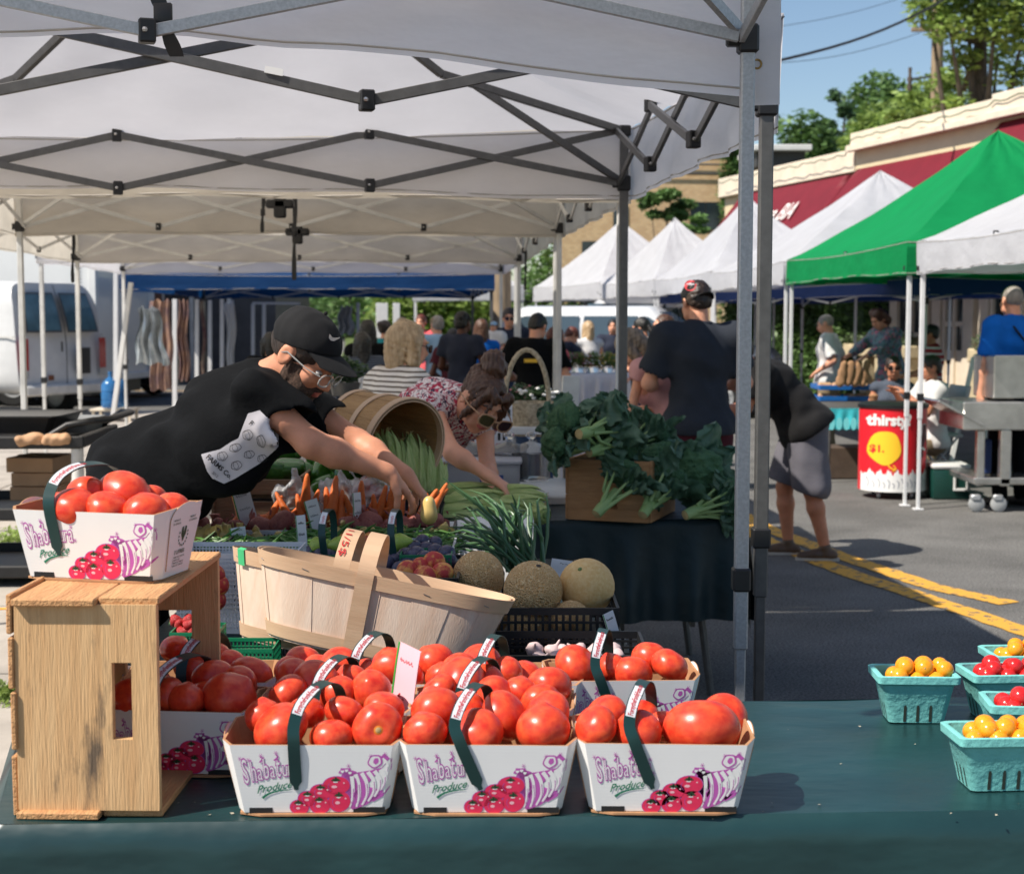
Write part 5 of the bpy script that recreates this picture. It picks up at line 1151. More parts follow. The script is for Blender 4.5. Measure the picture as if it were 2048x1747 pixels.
    put_text(mb, "Produce", lambda x, y: F2(388+x+y*.2, 700-y-x*.17), 118, M_grn, shear=.25, bold=.012, sx=.92)
    stroke(mb, M_grn, [(440, 748), (520, 700), (640, 668), (745, 662)], 26, 6, F2)
    mb.build("printed_artwork", parent=parent, smooth=0)
def end_print(parent):
    mb = MB()
    def F(X, Y): v = Y; k = v/BH; return Vector((.124+.024*k+.0026, X*(1+.2*k), v))
    for s_, y, z, sx_ in (("PRODUCT", -.040, .098, 1), ("OF CANADA", -.042, .092, 1), ("PRODUIT", .014, .098, 1), ("DU CANADA", .012, .092, 1), ("3 LITRES", -.024, .038, 1)):
        put_text(mb, s_, lambda x, yy, y=y, z=z: F(y+x, z+yy), .0045 if s_[0] != '3' else .010, M_stem, bold=.02)
    for z in (.031, .026, .021, .016): put_text(mb, "CANADA NO. 1" if z == .026 else "TOMATOES TOMATES", lambda x, yy, z=z: F(-.026+x, z+yy), .0042, M_stem, bold=.01)
    for i in range(16):
        a = 2*math.pi*i/16
        if 1 < i < 7: continue
        p = (.0+.015*math.cos(a), .068+.017*math.sin(a)); mb.add([F(p[0]-.0015, p[1]-.001), F(p[0]+.0015, p[1]-.001), F(p[0]+.0015, p[1]+.0025), F(p[0]-.0015, p[1]+.0025)], [(0, 1, 2, 3)], M_stem)
    for sx_ in (-1, 1): mb.add([F(0, .058), F(sx_*.008, .072), F(sx_*.008, .084), F(sx_*.003, .086), F(0, .072)], [(0, 1, 2, 3, 4)], M_stem)
    mb.build("end_print", parent=parent, smooth=0)
def handle(mb, ht, sl, x0, tx, xb=.01):
    """strap path: up the front, over the top and down the back"""
    pts = [(x0+xb, -.0815, .040), (x0+xb*.65, -.089, .075), (x0+xb*.2, -.097, BH+.005), (x0, -.090, BH+.030), (x0+sl*.12, -.074, ht-.018), (x0+sl*.34, -.042, ht-.003), (x0+sl*.52, 0, ht), (x0+sl*.72, .042, ht-.005), (x0+sl*.9, .072, ht-.022), (x0+sl, .088, BH+.02), (x0+sl, .0935, BH*.8), (x0+sl, .084, .05)]
    P_ = [Vector(p) for p in pts]; out = []
    for i in range(len(P_)-1):
        for j in range(4):
            t = j/4; p0, p1, p2, p3 = P_[max(0, i-1)], P_[i], P_[i+1], P_[min(len(P_)-1, i+2)]
            out.append(.5*((2*p1)+(p2-p0)*t+(2*p0-5*p1+4*p2-p3)*t*t+(3*p1-p0-3*p2+p3)*t**3))
    out.append(P_[-1]); n = len(out); T_, W_, Nn = [], [], []
    for i in range(n):
        t = (out[min(i+1, n-1)]-out[max(i-1, 0)]).normalized(); w_ = Vector((1, 0, 0)); w_ = (w_-t*w_.dot(t)).normalized(); w_ = (w_+t.cross(w_)*tx*math.sin(math.pi*i/(n-1))).normalized(); T_.append(t); W_.append(w_); Nn.append(w_.cross(t))
    hw = [.0098]*n; hw[0] = .0035; hw[1] = .004; hw[-1] = .004
    if (Nn[n//2].z) < 0: Nn = [-x for x in Nn]
    vs = []
    for i in range(n):
        for a, b_ in ((-1, -1), (1, -1), (1, 1), (-1, 1)): vs.append(out[i]+W_[i]*hw[i]*a+Nn[i]*.0009*b_)
    fs = []
    for i in range(n-1):
        for j in range(4): fs.append((i*4+j, i*4+(j+1) % 4, i*4+4+(j+1) % 4, i*4+4+j))
    fs += [(0, 3, 2, 1), tuple(4*(n-1)+j for j in range(4))]
    mb.add(vs, fs, M_strap)
    L = [0]
    for i in range(1, n): L.append(L[-1]+(out[i]-out[i-1]).length)
    def at(s, y, off=.0016):
        s = max(0, min(L[-1]-1e-6, s)); i = max(k for k in range(n-1) if L[k] <= s); t = (s-L[i])/(L[i+1]-L[i]); return out[i].lerp(out[i+1], t)+W_[i].lerp(W_[i+1], t)*y+Nn[i].lerp(Nn[i+1], t)*off
    return at, L
def make_basket(ht=.19, sl=.04, x0=-.02, tx=.25, endp=False, xb=.01):
    t = empty("tomato_basket")
    b = MB(); n = 8; out0, out1, in1, in0 = ringp(0), ringp(BH), ringp(BH, .004), ringp(.006, .004)
    dz = [0, -.002, .003, .005, 0, .001, .004, .002]
    vs = [(x, y, 0) for x, y in out0]+[(x, y, BH+d) for (x, y), d in zip(out1, dz)]+[(x, y, BH+d) for (x, y), d in zip(in1, dz)]+[(x, y, .006) for x, y in in0]
    for i in range(n):
        j = (i+1) % n; b.add([vs[i], vs[j], vs[n+j], vs[n+i]], [(0, 1, 2, 3)], M_card); b.add([vs[n+i], vs[n+j], vs[2*n+j], vs[2*n+i]], [(0, 1, 2, 3)], M_kraft); b.add([vs[2*n+i], vs[2*n+j], vs[3*n+j], vs[3*n+i]], [(0, 1, 2, 3)], M_kraft)
    b.add(vs[3*n:], [tuple(range(n))], M_kraft)
    # end flap with a rounded top
    for sx_ in (1, -1):
        fl_ = []; k = 12
        for i in range(k+1): a = math.pi*i/k; fl_.append((.052*math.cos(a)*1.12, .100+.028*math.sin(a)))
        pts = [(-.044, .012), (.044, .012)]+[(x, z) for x, z in fl_]
        V_ = [Vector((sx_*(.124+.024*z/BH+.0018), y, z)) for y, z in pts]+[Vector((sx_*(.124+.024*z/BH+.0002), y, z)) for y, z in pts]; m_ = len(pts)
        b.add(V_, [tuple(range(m_)) if sx_ > 0 else tuple(range(m_))[::-1], tuple(range(m_, 2*m_))[::-1] if sx_ > 0 else tuple(range(m_, 2*m_))], M_card); b.add(V_, [(i, (i+1) % m_, m_+(i+1) % m_, m_+i) for i in range(m_)], M_kraft)
    body = b.build("body", parent=t, smooth=20)
    bb = MB(); bb.poly([(-.120, -.068), (-.085, -.081), (.085, -.081), (.118, -.070), (.126, 0), (.118, .07), (-.118, .07), (-.126, 0)], .0035, Matrix.Translation((0, 0, -.0045)), M_kraft)
    for x0_, x1_ in ((-.104, -.066), (.066, .118)): bb.box(((x0_+x1_)/2, -.0745, .004), (x1_-x0_, .002, .009), m=M_black)
    bb.build("base", parent=t, smooth=20)
    artwork(body)
    if endp: end_print(body)
    hb = MB(); at, L = handle(hb, ht, sl, x0, tx, xb); ho = hb.build("handle", parent=t, smooth=50)
    st = MB(); s0, s1 = L[-1]*.30, L[-1]*.475; k = 10
    vs = [at(s0+(s1-s0)*i/k, y, .0013) for i in range(k+1) for y in (-.0082, .0082)]
    st.add(vs, [(2*i, 2*i+1, 2*i+3, 2*i+2) for i in range(k)], M_stk)
    put_text(st, "ForsytheFamilyFarms.com", lambda x, y: at(s0+.002+x, .0042-y, .0018), .0125, M_stx, sx=.62, bold=.02)
    st.build("sticker", parent=ho, smooth=0); return t
DS = G(632, 1635, TZ).y+.080-2.53; BY = []
BG_ = "tomato baskets on the front table"
def bput(t, px, d, z, label, rz=0, base=True):
    d += DS; q = P(px, 1200, d); t.location = (q.x, d, z); BY.append(d); t.rotation_euler = (0, 0, rad(rz)); return tag(t, label, "basket", BG_)
B1 = make_basket(.193, .062, -.028, .30, xb=.002)
bput(B1, 632, 2.53, TZ+.008, "printed tomato basket at the left end of the front row", 1)
B2 = make_basket(.190, .055, -.052, .25, xb=.042); bput(B2, 975, 2.53, TZ+.008, "printed tomato basket in the middle of the front row", 0)
B3 = make_basket(.194, .050, -.060, .25, xb=.040); bput(B3, 1325, 2.535, TZ+.008, "printed tomato basket at the right end of the front row", -1)
B4 = make_basket(.19, .050, -.062, .3, True); bput(B4, 222, 2.67, TZ+CH+.008, "tomato basket standing on top of the pine crate", -13)
def nb(src, *a, **k): c = copy_tree(src); return bput(c, *a, **k)
nb(B3, 1240, 2.96, TZ+.008, "tomato basket at the back right next to the bare cloth", rz=4)
nb(B1, 362, 2.74, TZ+.008, "tomato basket in the shade of the pine crate", rz=-4)
nb(B1, 668, 2.735, TZ+.006, "tomato basket right behind the left front basket", rz=2); nb(B2, 985, 2.735, TZ+.006, "tomato basket right behind the middle front basket", rz=-2)
nb(B1, 742, 2.94, TZ+.006, "tomato basket in the third row beside the pink price card", rz=1); nb(B2, 1010, 2.93, TZ+.006, "tomato basket in the third row behind the middle baskets", rz=3)
nb(B1, 405, 2.95, TZ+.006, "tomato basket at the back against the far end of the crate", rz=3)
# ---------------------------------------------------------------- tomatoes
M_tom = mat("tomato_skin", (.82, .098, .032), rough=.30, vscale=2.2, col2=(.62, .030, .016), spec=.45, coat=.05, sss=.12, bump=.03, bscale=60)
M_scar = mat("stem_scar", lin(176, 150, 100), rough=.8, var=.25, vscale=60); M_ycore = mat("yellow_shoulder", (.70, .20, .02), rough=.2, var=.2, vscale=50)
def tomato_mesh(seed, tip=False, lob=5, squash=.84):
    r = random.Random(seed); ph = [r.uniform(0, 6) for _ in range(4)]; n, k = 40, 22; vs, fs = [], []
    for i in range(k+1):
        t = math.pi*i/k
        for j in range(n):
            a = 2*math.pi*j/n; st_ = math.sin(t); lb = 1+.055*math.cos(lob*a+ph[0])*st_*max(0, math.cos(t*.8))+.02*math.cos(2*a+ph[1])*st_+.015*math.cos(3*a+ph[2])
            rr = lb*(st_**.92 if st_ > 0 else 0); z = squash*math.cos(t); z -= .16*math.exp(-(t/.32)**2)
            z += (.14 if tip else .05)*-math.exp(-((math.pi-t)/.25)**2)*(1 if tip else -1); vs.append((rr*math.cos(a), rr*math.sin(a), z))
    for i in range(k):
        for j in range(n): fs.append((i*n+j, (i+1)*n+j, (i+1)*n+(j+1) % n, i*n+(j+1) % n))
    mb = MB(); mb.add(vs, fs, M_tom); mb.ball((0, 0, squash-.150), (.21, .21, .030), 14, 6, M_ycore, None); mb.ball((0, 0, squash-.140), (.13, .13, .035), 12, 6, M_scar)
    o = mb.build("tomato", smooth=180); me = o.data; bpy.data.objects.remove(o); return me
TM = [tomato_mesh(i, tip=(i in (1, 4)), lob=4+i % 3, squash=(.80, .86, .9, .78, .88, .83)[i]) for i in range(6)]
BN = ["left front basket", "middle front basket", "right front basket", "basket on top of the crate", "back right basket", "basket in the crate's shade", "basket behind the left front one", "basket behind the middle front one", "third row basket by the price card", "third row basket behind the middle", "basket at the far end of the crate"]
TL = [(0, 562, 1455, 55, 2.46), (0, 663, 1472, 43, 2.45), (0, 755, 1455, 50, 2.46, 'scar'), (0, 527, 1432, 38, 2.55), (0, 690, 1425, 40, 2.55), (0, 612, 1425, 38, 2.57), (0, 768, 1415, 40, 2.56),
      (1, 850, 1464, 44, 2.45, 'tip'), (1, 953, 1465, 53, 2.46), (1, 1087, 1457, 54, 2.46), (1, 873, 1422, 52, 2.57), (1, 1008, 1430, 50, 2.56), (1, 1095, 1425, 46, 2.57), (1, 930, 1418, 40, 2.60),
      (2, 1192, 1452, 44, 2.46), (2, 1278, 1462, 46, 2.48), (2, 1330, 1452, 36, 2.55), (2, 1404, 1455, 62, 2.48, 'big'), (2, 1450, 1430, 46, 2.60), (2, 1213, 1430, 44, 2.60), (2, 1285, 1432, 34, 2.62),
      (3, 175, 990, 42, 2.69), (3, 122, 1012, 33, 2.68), (3, 148, 1014, 44, 2.60), (3, 216, 1020, 45, 2.58), (3, 248, 995, 56, 2.70), (3, 292, 1030, 48, 2.57), (3, 340, 1024, 42, 2.66, 'tip'), (3, 300, 1000, 34, 2.74),
      (4, 1154, 1332, 46, 2.90), (4, 1222, 1334, 30, 2.92), (4, 1262, 1348, 42, 2.88), (4, 1298, 1316, 36, 2.99), (4, 1340, 1330, 38, 2.92), (4, 1190, 1350, 34, 2.99),
      (5, 372, 1400, 38, 2.68), (5, 460, 1398, 56, 2.68), (5, 410, 1395, 36, 2.76), (5, 475, 1368, 40, 2.79), (5, 330, 1392, 42, 2.70), (5, 266, 1400, 48, 2.68), (5, 300, 1370, 42, 2.78), (5, 425, 1355, 42, 2.80),
      (6, 575, 1388, 42, 2.68), (6, 632, 1364, 48, 2.73), (6, 742, 1378, 40, 2.68), (6, 676, 1385, 38, 2.67), (6, 700, 1362, 36, 2.76), (6, 590, 1352, 38, 2.79),
      (7, 918, 1366, 54, 2.74), (7, 968, 1366, 42, 2.78), (7, 990, 1392, 43, 2.67), (7, 1040, 1385, 36, 2.70), (7, 1098, 1372, 46, 2.74), (7, 1078, 1402, 42, 2.66), (7, 880, 1378, 36, 2.70),
      (8, 680, 1332, 42, 2.90), (8, 783, 1338, 47, 2.88, 'tip'), (8, 735, 1350, 36, 2.85), (8, 640, 1335, 34, 2.94), (8, 815, 1352, 32, 2.90),
      (9, 868, 1325, 40, 2.96), (9, 962, 1328, 43, 2.92), (9, 920, 1342, 38, 2.88), (9, 1010, 1345, 36, 2.90), (9, 1050, 1350, 32, 2.94), (9, 885, 1355, 34, 2.86),
      (10, 425, 1322, 40, 2.98), (10, 500, 1350, 45, 2.88), (10, 352, 1300, 32, 2.96), (10, 385, 1335, 38, 2.90), (10, 455, 1330, 36, 2.97), (10, 585, 1340, 36, 2.98), (10, 607, 1322, 36, 3.0)]
rt = random.Random(11); BI = [0, 1, 2, 3, 4, 5, 6, 7, 8, 9, 10]
for i, T_ in enumerate(TL):
    b, px, py, rp, d = T_[:5]; o = bpy.data.objects.new("tomato", TM[rt.randrange(6)] if len(T_) == 5 else TM[1 if T_[5] == 'tip' else 0]); COL.objects.link(o)
    d += DS; R_ = rp*d/FPX*1.06; d = max(d, BY[BI[b]]-.090+R_*.98); R_ = rp*d/FPX*1.04; o.location = P(px, py, d); o.scale = (R_,)*3
    if len(T_) == 5: o.rotation_euler = (rt.uniform(2.2, 3.9), rt.uniform(-.5, .5), rt.uniform(0, 6))
    elif T_[5] == 'scar': o.rotation_euler = (rad(82), 0, rad(8))
    elif T_[5] == 'big': o.rotation_euler = (rad(160), 0, 0); o.scale = (R_*1.22, R_, R_*1.12)
    else: o.rotation_euler = (rad(150), rad(-20), 0)
    tag(o, "ripe red tomato in the "+BN[b], "tomato", "tomatoes in the "+BN[b])
# ---------------------------------------------------------------- price card among the tomatoes
def card(name, label, px0, py0, px1, py1, d, tilt=0, m=None, edge=None, yaw=0, lines=2, ink=None, group=None, th_=.0015, txt=None):
    a, b = P(px0, py0, d), P(px1, py1, d); c = (a+b)/2; w_, h_ = abs(b.x-a.x), abs(a.z-b.z); t = empty(name, c, 0, label, "price card", group); t.rotation_euler = (rad(-8), rad(tilt), rad(yaw))
    w_ = w_/max(.3, math.cos(rad(yaw))); mb = MB()
    mb.grid(lambda u, v: Vector(((u-.5)*w_, .004*math.cos(v*3.1)+.0, (v-.5)*h_)), 4, 10, m or M_stk); mb.grid(lambda u, v: Vector(((u-.5)*w_, .004*math.cos(v*3.1)+th_, (v-.5)*h_)), 4, 10, m or M_stk, flip=True)
    co_ = mb.build("card", parent=t, smooth=60); ib = MB(); r = random.Random(int(px0)); ik2 = ink or M_ink
    fn = lambda x, y: Vector((x, .004*math.cos((y/h_+.5)*3.1)-.0008, y))
    if edge: ib.add([fn(-w_/2+w_*i/4*0+e, -h_/2+h_*j/8) for j in range(9) for e in (0, w_*.07)], [(2*j, 2*j+1, 2*j+3, 2*j+2) for j in range(8)], edge)
    for k in range(lines):
        y = h_*(.28-.3*k); x = -w_*.30
        while x < w_*.3: stroke(ib, ik2, [(x, y), (x+w_*.03, y+h_*r.uniform(.02, .07)), (x+w_*.06, y-h_*.01), (x+w_*.10, y+h_*r.uniform(0, .03))], .0009, .0009, fn, 3); x += w_*.12
    if txt: put_text(ib, txt, lambda x, y: fn(-w_*.22+x, -h_*.22+y), h_*.13, ik2, bold=.03)
    if ib.v: ib.build("writing", parent=co_, smooth=0)
    return t
M_pinkc = mat("pink_card", lin(236, 190, 200), rough=.6, var=.03); M_gedge = mat("green_edge_print", lin(60, 150, 60), var=0)
card("price_card", "pink edged price card standing among the front tomatoes", 784, 1290, 832, 1446, 2.66, tilt=8, m=M_pinkc, edge=M_gedge, yaw=-48, ink=M_stx, lines=1, txt="6.-")
# ================================================================ PRODUCE STALL
def zof(px, py, d): return P(px, py, d).z
# stall table with dark cloth
SZ = .70
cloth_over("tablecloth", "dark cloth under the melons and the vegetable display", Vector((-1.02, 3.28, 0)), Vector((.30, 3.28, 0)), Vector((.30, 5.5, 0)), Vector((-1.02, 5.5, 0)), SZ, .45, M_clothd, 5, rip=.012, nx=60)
st_ = empty("folding_table", (-.36, 4.39, 0), label="folding table carrying the melons and vegetable display", cat="table"); MB().box((0, 0, SZ-.02), (1.28, 2.16, .03)).build("tabletop", M_dirtyw, st_)
for x in (-.58, .58):
    for y in (-1.0, 1.0): MB().tube([(x, y, 0), (x, y, SZ-.03)], .015, 8, M_alu).build("leg", parent=st_)
M_lat = mat("white_lattice_plastic", (.55, .57, .60), rough=.5, var=.06); M_gplas = mat("green_plastic_till", (.01, .22, .10), rough=.35, var=.08, transl=.2)
def lattice(name, label, c, size, m, cat="crate", group=None, rz=0, nx=14, nz=5, bar=.004, solid_rim=.012, parent=None, ny=8):
    """open box with slotted walls, c = bottom centre"""
    W, D, H = size; t = empty(name, c, rad(rz), label, cat, group)
    for nm, (ax, ay, L_, n_) in (("wall", (0, -D/2, W, nx)), ("wall", (0, D/2, W, nx)), ("end_wall", (-W/2, 0, D, ny)), ("end_wall", (W/2, 0, D, ny))):
        mb = MB(); al = nm == "wall"
        for i in range(n_+1):
            s_ = -L_/2+L_*i/n_; p = (s_, ay, H/2) if al else (ax, s_, H/2); mb.box(p, (bar*1.2, bar*.8, H) if al else (bar*.8, bar*1.2, H), m=m)
        for k in range(nz+1):
            z = H*k/nz; p = (0, ay, z) if al else (ax, 0, z); th_ = solid_rim if k in (0, nz) else bar; mb.box(p, (L_, bar*1.3, th_) if al else (bar*1.3, L_, th_), m=m)
        mb.build(nm, parent=t, smooth=0)
    MB().box((0, 0, .004), (W*.98, D*.98, .006), m=m).build("bottom", parent=t, smooth=0); return t
# stepped display crates
def step(label, px0, px1, py, d0, d1, m=M_black, H=None, grp="risers of the vegetable display", nx=16, z=None, **k):
    a, b = P(px0, py, d0), P(px1, py, d0); z = a.z if z is None else z; H = H or z-SZ-.003
    return lattice("display_crate", label, ((a.x+b.x)/2, (d0+d1)/2, z-H), (b.x-a.x, d1-d0, H), m, group=grp, nx=nx, nz=6, bar=.005, **k)
step("white slotted crate holding the green beans", 432, 905, 1104, 4.26, 4.66, M_lat, nx=60, ny=30)
step("black slotted crate raising the plums and peaches", 560, 915, 1160, 3.84, 4.22, M_black)
step("black crate under the carrots and potatoes", 400, 905, 1066, 4.68, 5.0, M_black)
step("black crate at the back under the peppers", 430, 880, 1000, 5.02, 5.45, M_black)
step("black crate at the left under the squash", 380, 428, 1105, 4.2, 4.66, M_black)
# ---- generic fruit meshes
def lathe_mesh(name, prof, m, n=20, wob=None, extra=None, smooth=180):
    mb = MB(); mb.lathe(prof, n, m, wob=wob)
    if extra: extra(mb)
    o = mb.build(name, smooth=smooth); me = o.data; bpy.data.objects.remove(o); return me
def put(name, me, loc, s, rot, label, cat, group):
    o = bpy.data.objects.new(name, me); COL.objects.link(o); o.location = loc; o.scale = (s if hasattr(s, '__len__') else (s,)*3); o.rotation_euler = rot; return tag(o, label, cat, group)
rp = random.Random(21)
sph = lambda k=14, f=lambda t: 1, g=lambda t: 0: [(max(0, math.sin(math.pi*i/k))*f(i/k), -math.cos(math.pi*i/k)+g(i/k)) for i in range(k+1)]
# green peppers
M_pep = mat("green_pepper_skin", (.035, .12, .018), rough=.2, vscale=4, col2=(.05, .17, .022), coat=.2); M_pepr = mat("red_pepper_skin", (.45, .012, .012), rough=.2, vscale=4, col2=(.30, .008, .01), coat=.2); M_pepo = mat("orange_pepper_skin", (.75, .22, .01), rough=.2, var=.1, coat=.2); M_pst = mat("pepper_stem", (.12, .20, .05), rough=.6, var=.2)
def pepper(m, ph): 
    pr = [(0.02, -.95), (.28, -1.08), (.5, -.98), (.62, -.7), (.72, -.3), (.80, .1), (.86, .5), (.80, .82), (.55, .98), (.28, .92), (.1, .82), (0, .80)]
    return lathe_mesh("pepper", pr, m, 28, wob=lambda a, z: 1+.12*math.cos(3*a+ph)*(1-.35*z)+.05*math.cos(2*a+ph), extra=lambda b: b.tube([(0, 0, .78), (.02, .02, 1.0), (.10, .04, 1.22), (.22, .05, 1.30)], [.13, .08, .07, .09], 8, M_pst))
PM = [pepper(M_pep, i) for i in range(3)]; PR_, PO = pepper(M_pepr, 1), pepper(M_pepo, 2)
for i, (x, y, r, d) in enumerate([(470, 940, 24, 5.2), (500, 925, 26, 5.22), (533, 938, 27, 5.15), (560, 912, 26, 5.3), (580, 938, 26, 5.15), (520, 900, 24, 5.36), (590, 905, 20, 5.35), (545, 940, 22, 5.12), (485, 945, 20, 5.12), (572, 885, 18, 5.42)]):
    put("green_pepper", PM[i % 3], P(x, y, d), r*d/FPX*1.12, (rp.uniform(1.0, 2.2), rp.uniform(-.5, .5), rp.uniform(0, 6)), "dark green pepper in the brown wooden crate", "pepper", "green peppers in the wooden crate")
for i, (x, y, r, d) in enumerate([(640, 945, 26, 5.15), (668, 925, 28, 5.2), (695, 950, 28, 5.1), (722, 930, 26, 5.2), (650, 975, 25, 5.08), (755, 945, 22, 5.2), (690, 905, 22, 5.32), (640, 915, 22, 5.3), (630, 985, 20, 5.05), (745, 965, 24, 5.12), (615, 950, 22, 5.2), (780, 960, 22, 5.2), (715, 975, 22, 5.06)]):
    put("green_pepper", PM[i % 3], P(x, y, d), r*d/FPX*1.15, (rp.uniform(1.0, 2.2), rp.uniform(-.5, .5), rp.uniform(0, 6)), "green pepper in the loose pile right of the wooden crate", "pepper", "green peppers in the loose pile")
put("red_pepper", PR_, P(738, 976, 4.98), .052, (1.3, .3, 1.2), "big red pepper beside the vendor's hands", "pepper", None)
for x, y in ((668, 990), (690, 990)): put("orange_pepper", PO, P(x, y, 5.0), .036, (1.6, 0, x), "small orange pepper below the green pile", "pepper", "orange peppers")
# wooden crate with the peppers
a, b = P(426, 957, 4.95), P(600, 957, 4.95); zb_ = P(500, 1052, 4.95).z; pc_ = empty("wooden_crate", (a.x, 4.95, zb_), 0, "weathered brown crate with a hand slot holding green peppers", "crate"); W_ = b.x-a.x; Hh_ = a.z-zb_
o = board(W_, Hh_*.98, .012, (W_*.36, W_*.68, Hh_*.52, Hh_*.68)).build("front_board", M_crate3, pc_, smooth=20); o = board(W_, Hh_*.98, .012).build("back_board", M_crate3, pc_, smooth=20); o.location.y = .42
for x in (0, W_+.004): MB().box((x, .21, Hh_/2+.004), (.012, .44, Hh_+.012), bev=.002).build("side_board", M_crate3, pc_, smooth=30)
MB().box((W_/2, .21, .02), (W_*.96, .4, .01)).build("bottom_board", M_crate3, pc_, smooth=30)
# carrots
M_car = mat("carrot_skin", (.72, .17, .025), rough=.45, vscale=3, col2=(.62, .12, .02), stretch=(1, 1, 8), bump=.3, bscale=12)
CM = lathe_mesh("carrot", [(0, -1), (.05, -.97), (.09, -.8), (.13, -.4), (.17, .1), (.20, .6), (.21, .85), (.16, .97), (0, 1)], M_car, 12, wob=lambda a, z: 1+.03*math.sin(z*37)+.04*math.sin(z*19+a))
cl_ = [(478, 1005, .075, -.3), (492, 1018, .07, -.25), (486, 1038, .06, .1), (470, 1044, .05, .6), (548, 1020, .05, .5), (565, 1010, .045, -.5), (612, 985, .06, .1), (600, 1020, .05, -.2), (628, 1010, .05, .3), (655, 1010, .055, -.1), (668, 990, .06, .1), (682, 1015, .055, .05), (700, 1020, .05, -.3), (722, 1000, .06, .05), (716, 1022, .05, .3), (750, 1020, .05, -.1), (764, 1005, .055, .25), (780, 1015, .06, .1), (788, 1008, .06, -.1), (802, 1018, .05, .2), (760, 1030, .05, .9), (640, 1030, .05, 1.1), (700, 1036, .05, -1.0), (858, 1005, .05, .55), (872, 1000, .05, .8), (880, 992, .045, .5), (845, 1018, .05, .3), (823, 1022, .05, .1), (735, 1030, .05, .4), (585, 1030, .045, .7), (530, 1035, .05, 1.3), (672, 1028, .045, .5)]
for i, (x, y, L__, an) in enumerate(cl_): put("carrot", CM, P(x, y, 4.84-.0*i), (L__*1.55, L__*1.55, L__*1.1), (math.pi+rp.uniform(-.35, .2), an, rp.uniform(0, 6) if False else 0), "orange carrot standing in the row before the plastic bags", "carrot", "carrots in the display")
# plastic bags
M_bag = mat("clear_plastic_film", (.80, .81, .82), rough=.15, var=0, alpha=.38, spec=.9)
def bag(px, py, d, r, label, grp="crumpled clear bags over the carrots"):
    c = np.array(P(px, py, d)); n1, n2 = wav(int(px), r*.22, 9/r*.5), wav(int(px)+1, r*.10, 20/r*.5); V, F = sdf([ell(c, (r*1.25, r*.8, r*.8)), cap(c, r*.3, c+np.array([r*.2, 0, r*1.2]), r*.15)], r*.07, r*.3, noise=lambda X: n1(X)+n2(X))
    return tag(mesh_np("plastic_bag", V, F, M_bag, smooth=180), label, "bag", grp)
bag(586, 992, 4.93, .055, "crumpled clear bag at the left over the carrots"); bag(688, 985, 4.95, .06, "crumpled clear bag in the middle over the carrots"); bag(750, 985, 4.93, .065, "crumpled clear bag by the red pepper")
# potatoes and squash
M_pot = mat("red_potato_skin", (.26, .065, .06), rough=.6, vscale=6, col2=(.36, .12, .09), bump=.3, bscale=30); M_sq = mat("yellow_squash_skin", (.66, .47, .16), rough=.35, vscale=5, col2=(.55, .38, .12))
def lumpy(name, m, seed, el_=(1, .8, .75)):
    n1 = wav(seed, .06, 2.2); V, F = sdf([ell((0, 0, 0), el_)], .09, .1, noise=n1); o = mesh_np(name, V, F, m); me = o.data; bpy.data.objects.remove(o); return me
PT = [lumpy("potato", M_pot, i) for i in range(3)]; SQ = [lumpy("squash", M_sq, 9+i, (1, .7, .7)) for i in range(2)]
for i, (x, y, r) in enumerate([(405, 1052, 18), (436, 1056, 20), (465, 1052, 14), (522, 1052, 22), (563, 1046, 27), (545, 1060, 16), (690, 1052, 18), (703, 1046, 20), (740, 1042, 24), (722, 1056, 16), (775, 1052, 16), (800, 1048, 18), (830, 1046, 18), (850, 1042, 17), (875, 1045, 18), (640, 1056, 14), (598, 1056, 15)]):
    put("red_potato", PT[i % 3], P(x, y, 4.72), r*4.72/FPX*1.1, (rp.uniform(0, 6), rp.uniform(0, 6), 0), "red skinned potato in the row behind the beans", "potato", "red potatoes in the display")
for i, (x, y, r) in enumerate([(402, 1072, 18), (425, 1075, 20), (450, 1070, 19), (410, 1088, 16), (480, 1074, 14), (515, 1074, 12), (670, 1066, 15), (560, 1076, 14), (885, 1060, 13), (745, 1064, 12), (800, 1062, 12)]):
    put("yellow_squash", SQ[i % 2], P(x, y, 4.60), r*4.6/FPX*1.15, (0, rp.uniform(0, 6), rp.uniform(0, 6)), "small yellow squash between the potatoes and beans", "squash", "yellow squash in the display")
V, F = sdf([ell((0, 0, 0), (.026, .026, .028)), ell((0, 0, .034), (.019, .019, .024))], .004, .02); o = mesh_np("yellow_squash", V, F, M_sq); o.location = P(858, 1030, 4.42); tag(o, "pale yellow squash picked up by the vendor's fingers", "squash")
# beans: too many to count
M_bean = mat("green_bean_skin", (.055, .15, .022), rough=.4, vscale=2, col2=(.11, .24, .045))
mb = MB()
for i in range(620):
    left = rp.random() < .16; x = rp.uniform(385, 450) if left else rp.uniform(445, 905); y = rp.uniform(1086, 1108) if left else (rp.uniform(1058, 1104) if x > 560 else rp.uniform(1074, 1106)); d = 4.62-(y-1058)/50*.34; c = P(x, y, d)-Vector((0, 0, rp.uniform(0, .012))); a = rp.gauss(0, .6); L__ = rp.uniform(.035, .06); k = rp.uniform(-.012, .012); dr = Vector((math.cos(a), math.sin(a)*.8, rp.gauss(0, .25)))
    if rp.random() < .06: dr.z += .9
    pts = [c+dr*L__*t+Vector((0, 0, k*(1-t*t))) for t in (-1, -.5, 0, .5, 1)]; mb.tube(pts, [.0016, .0045, .0048, .0045, .0012], 6, M_bean)
tag(mb.build("green_beans"), "heap of fresh green beans across the white slotted crate", "beans", kind="stuff")
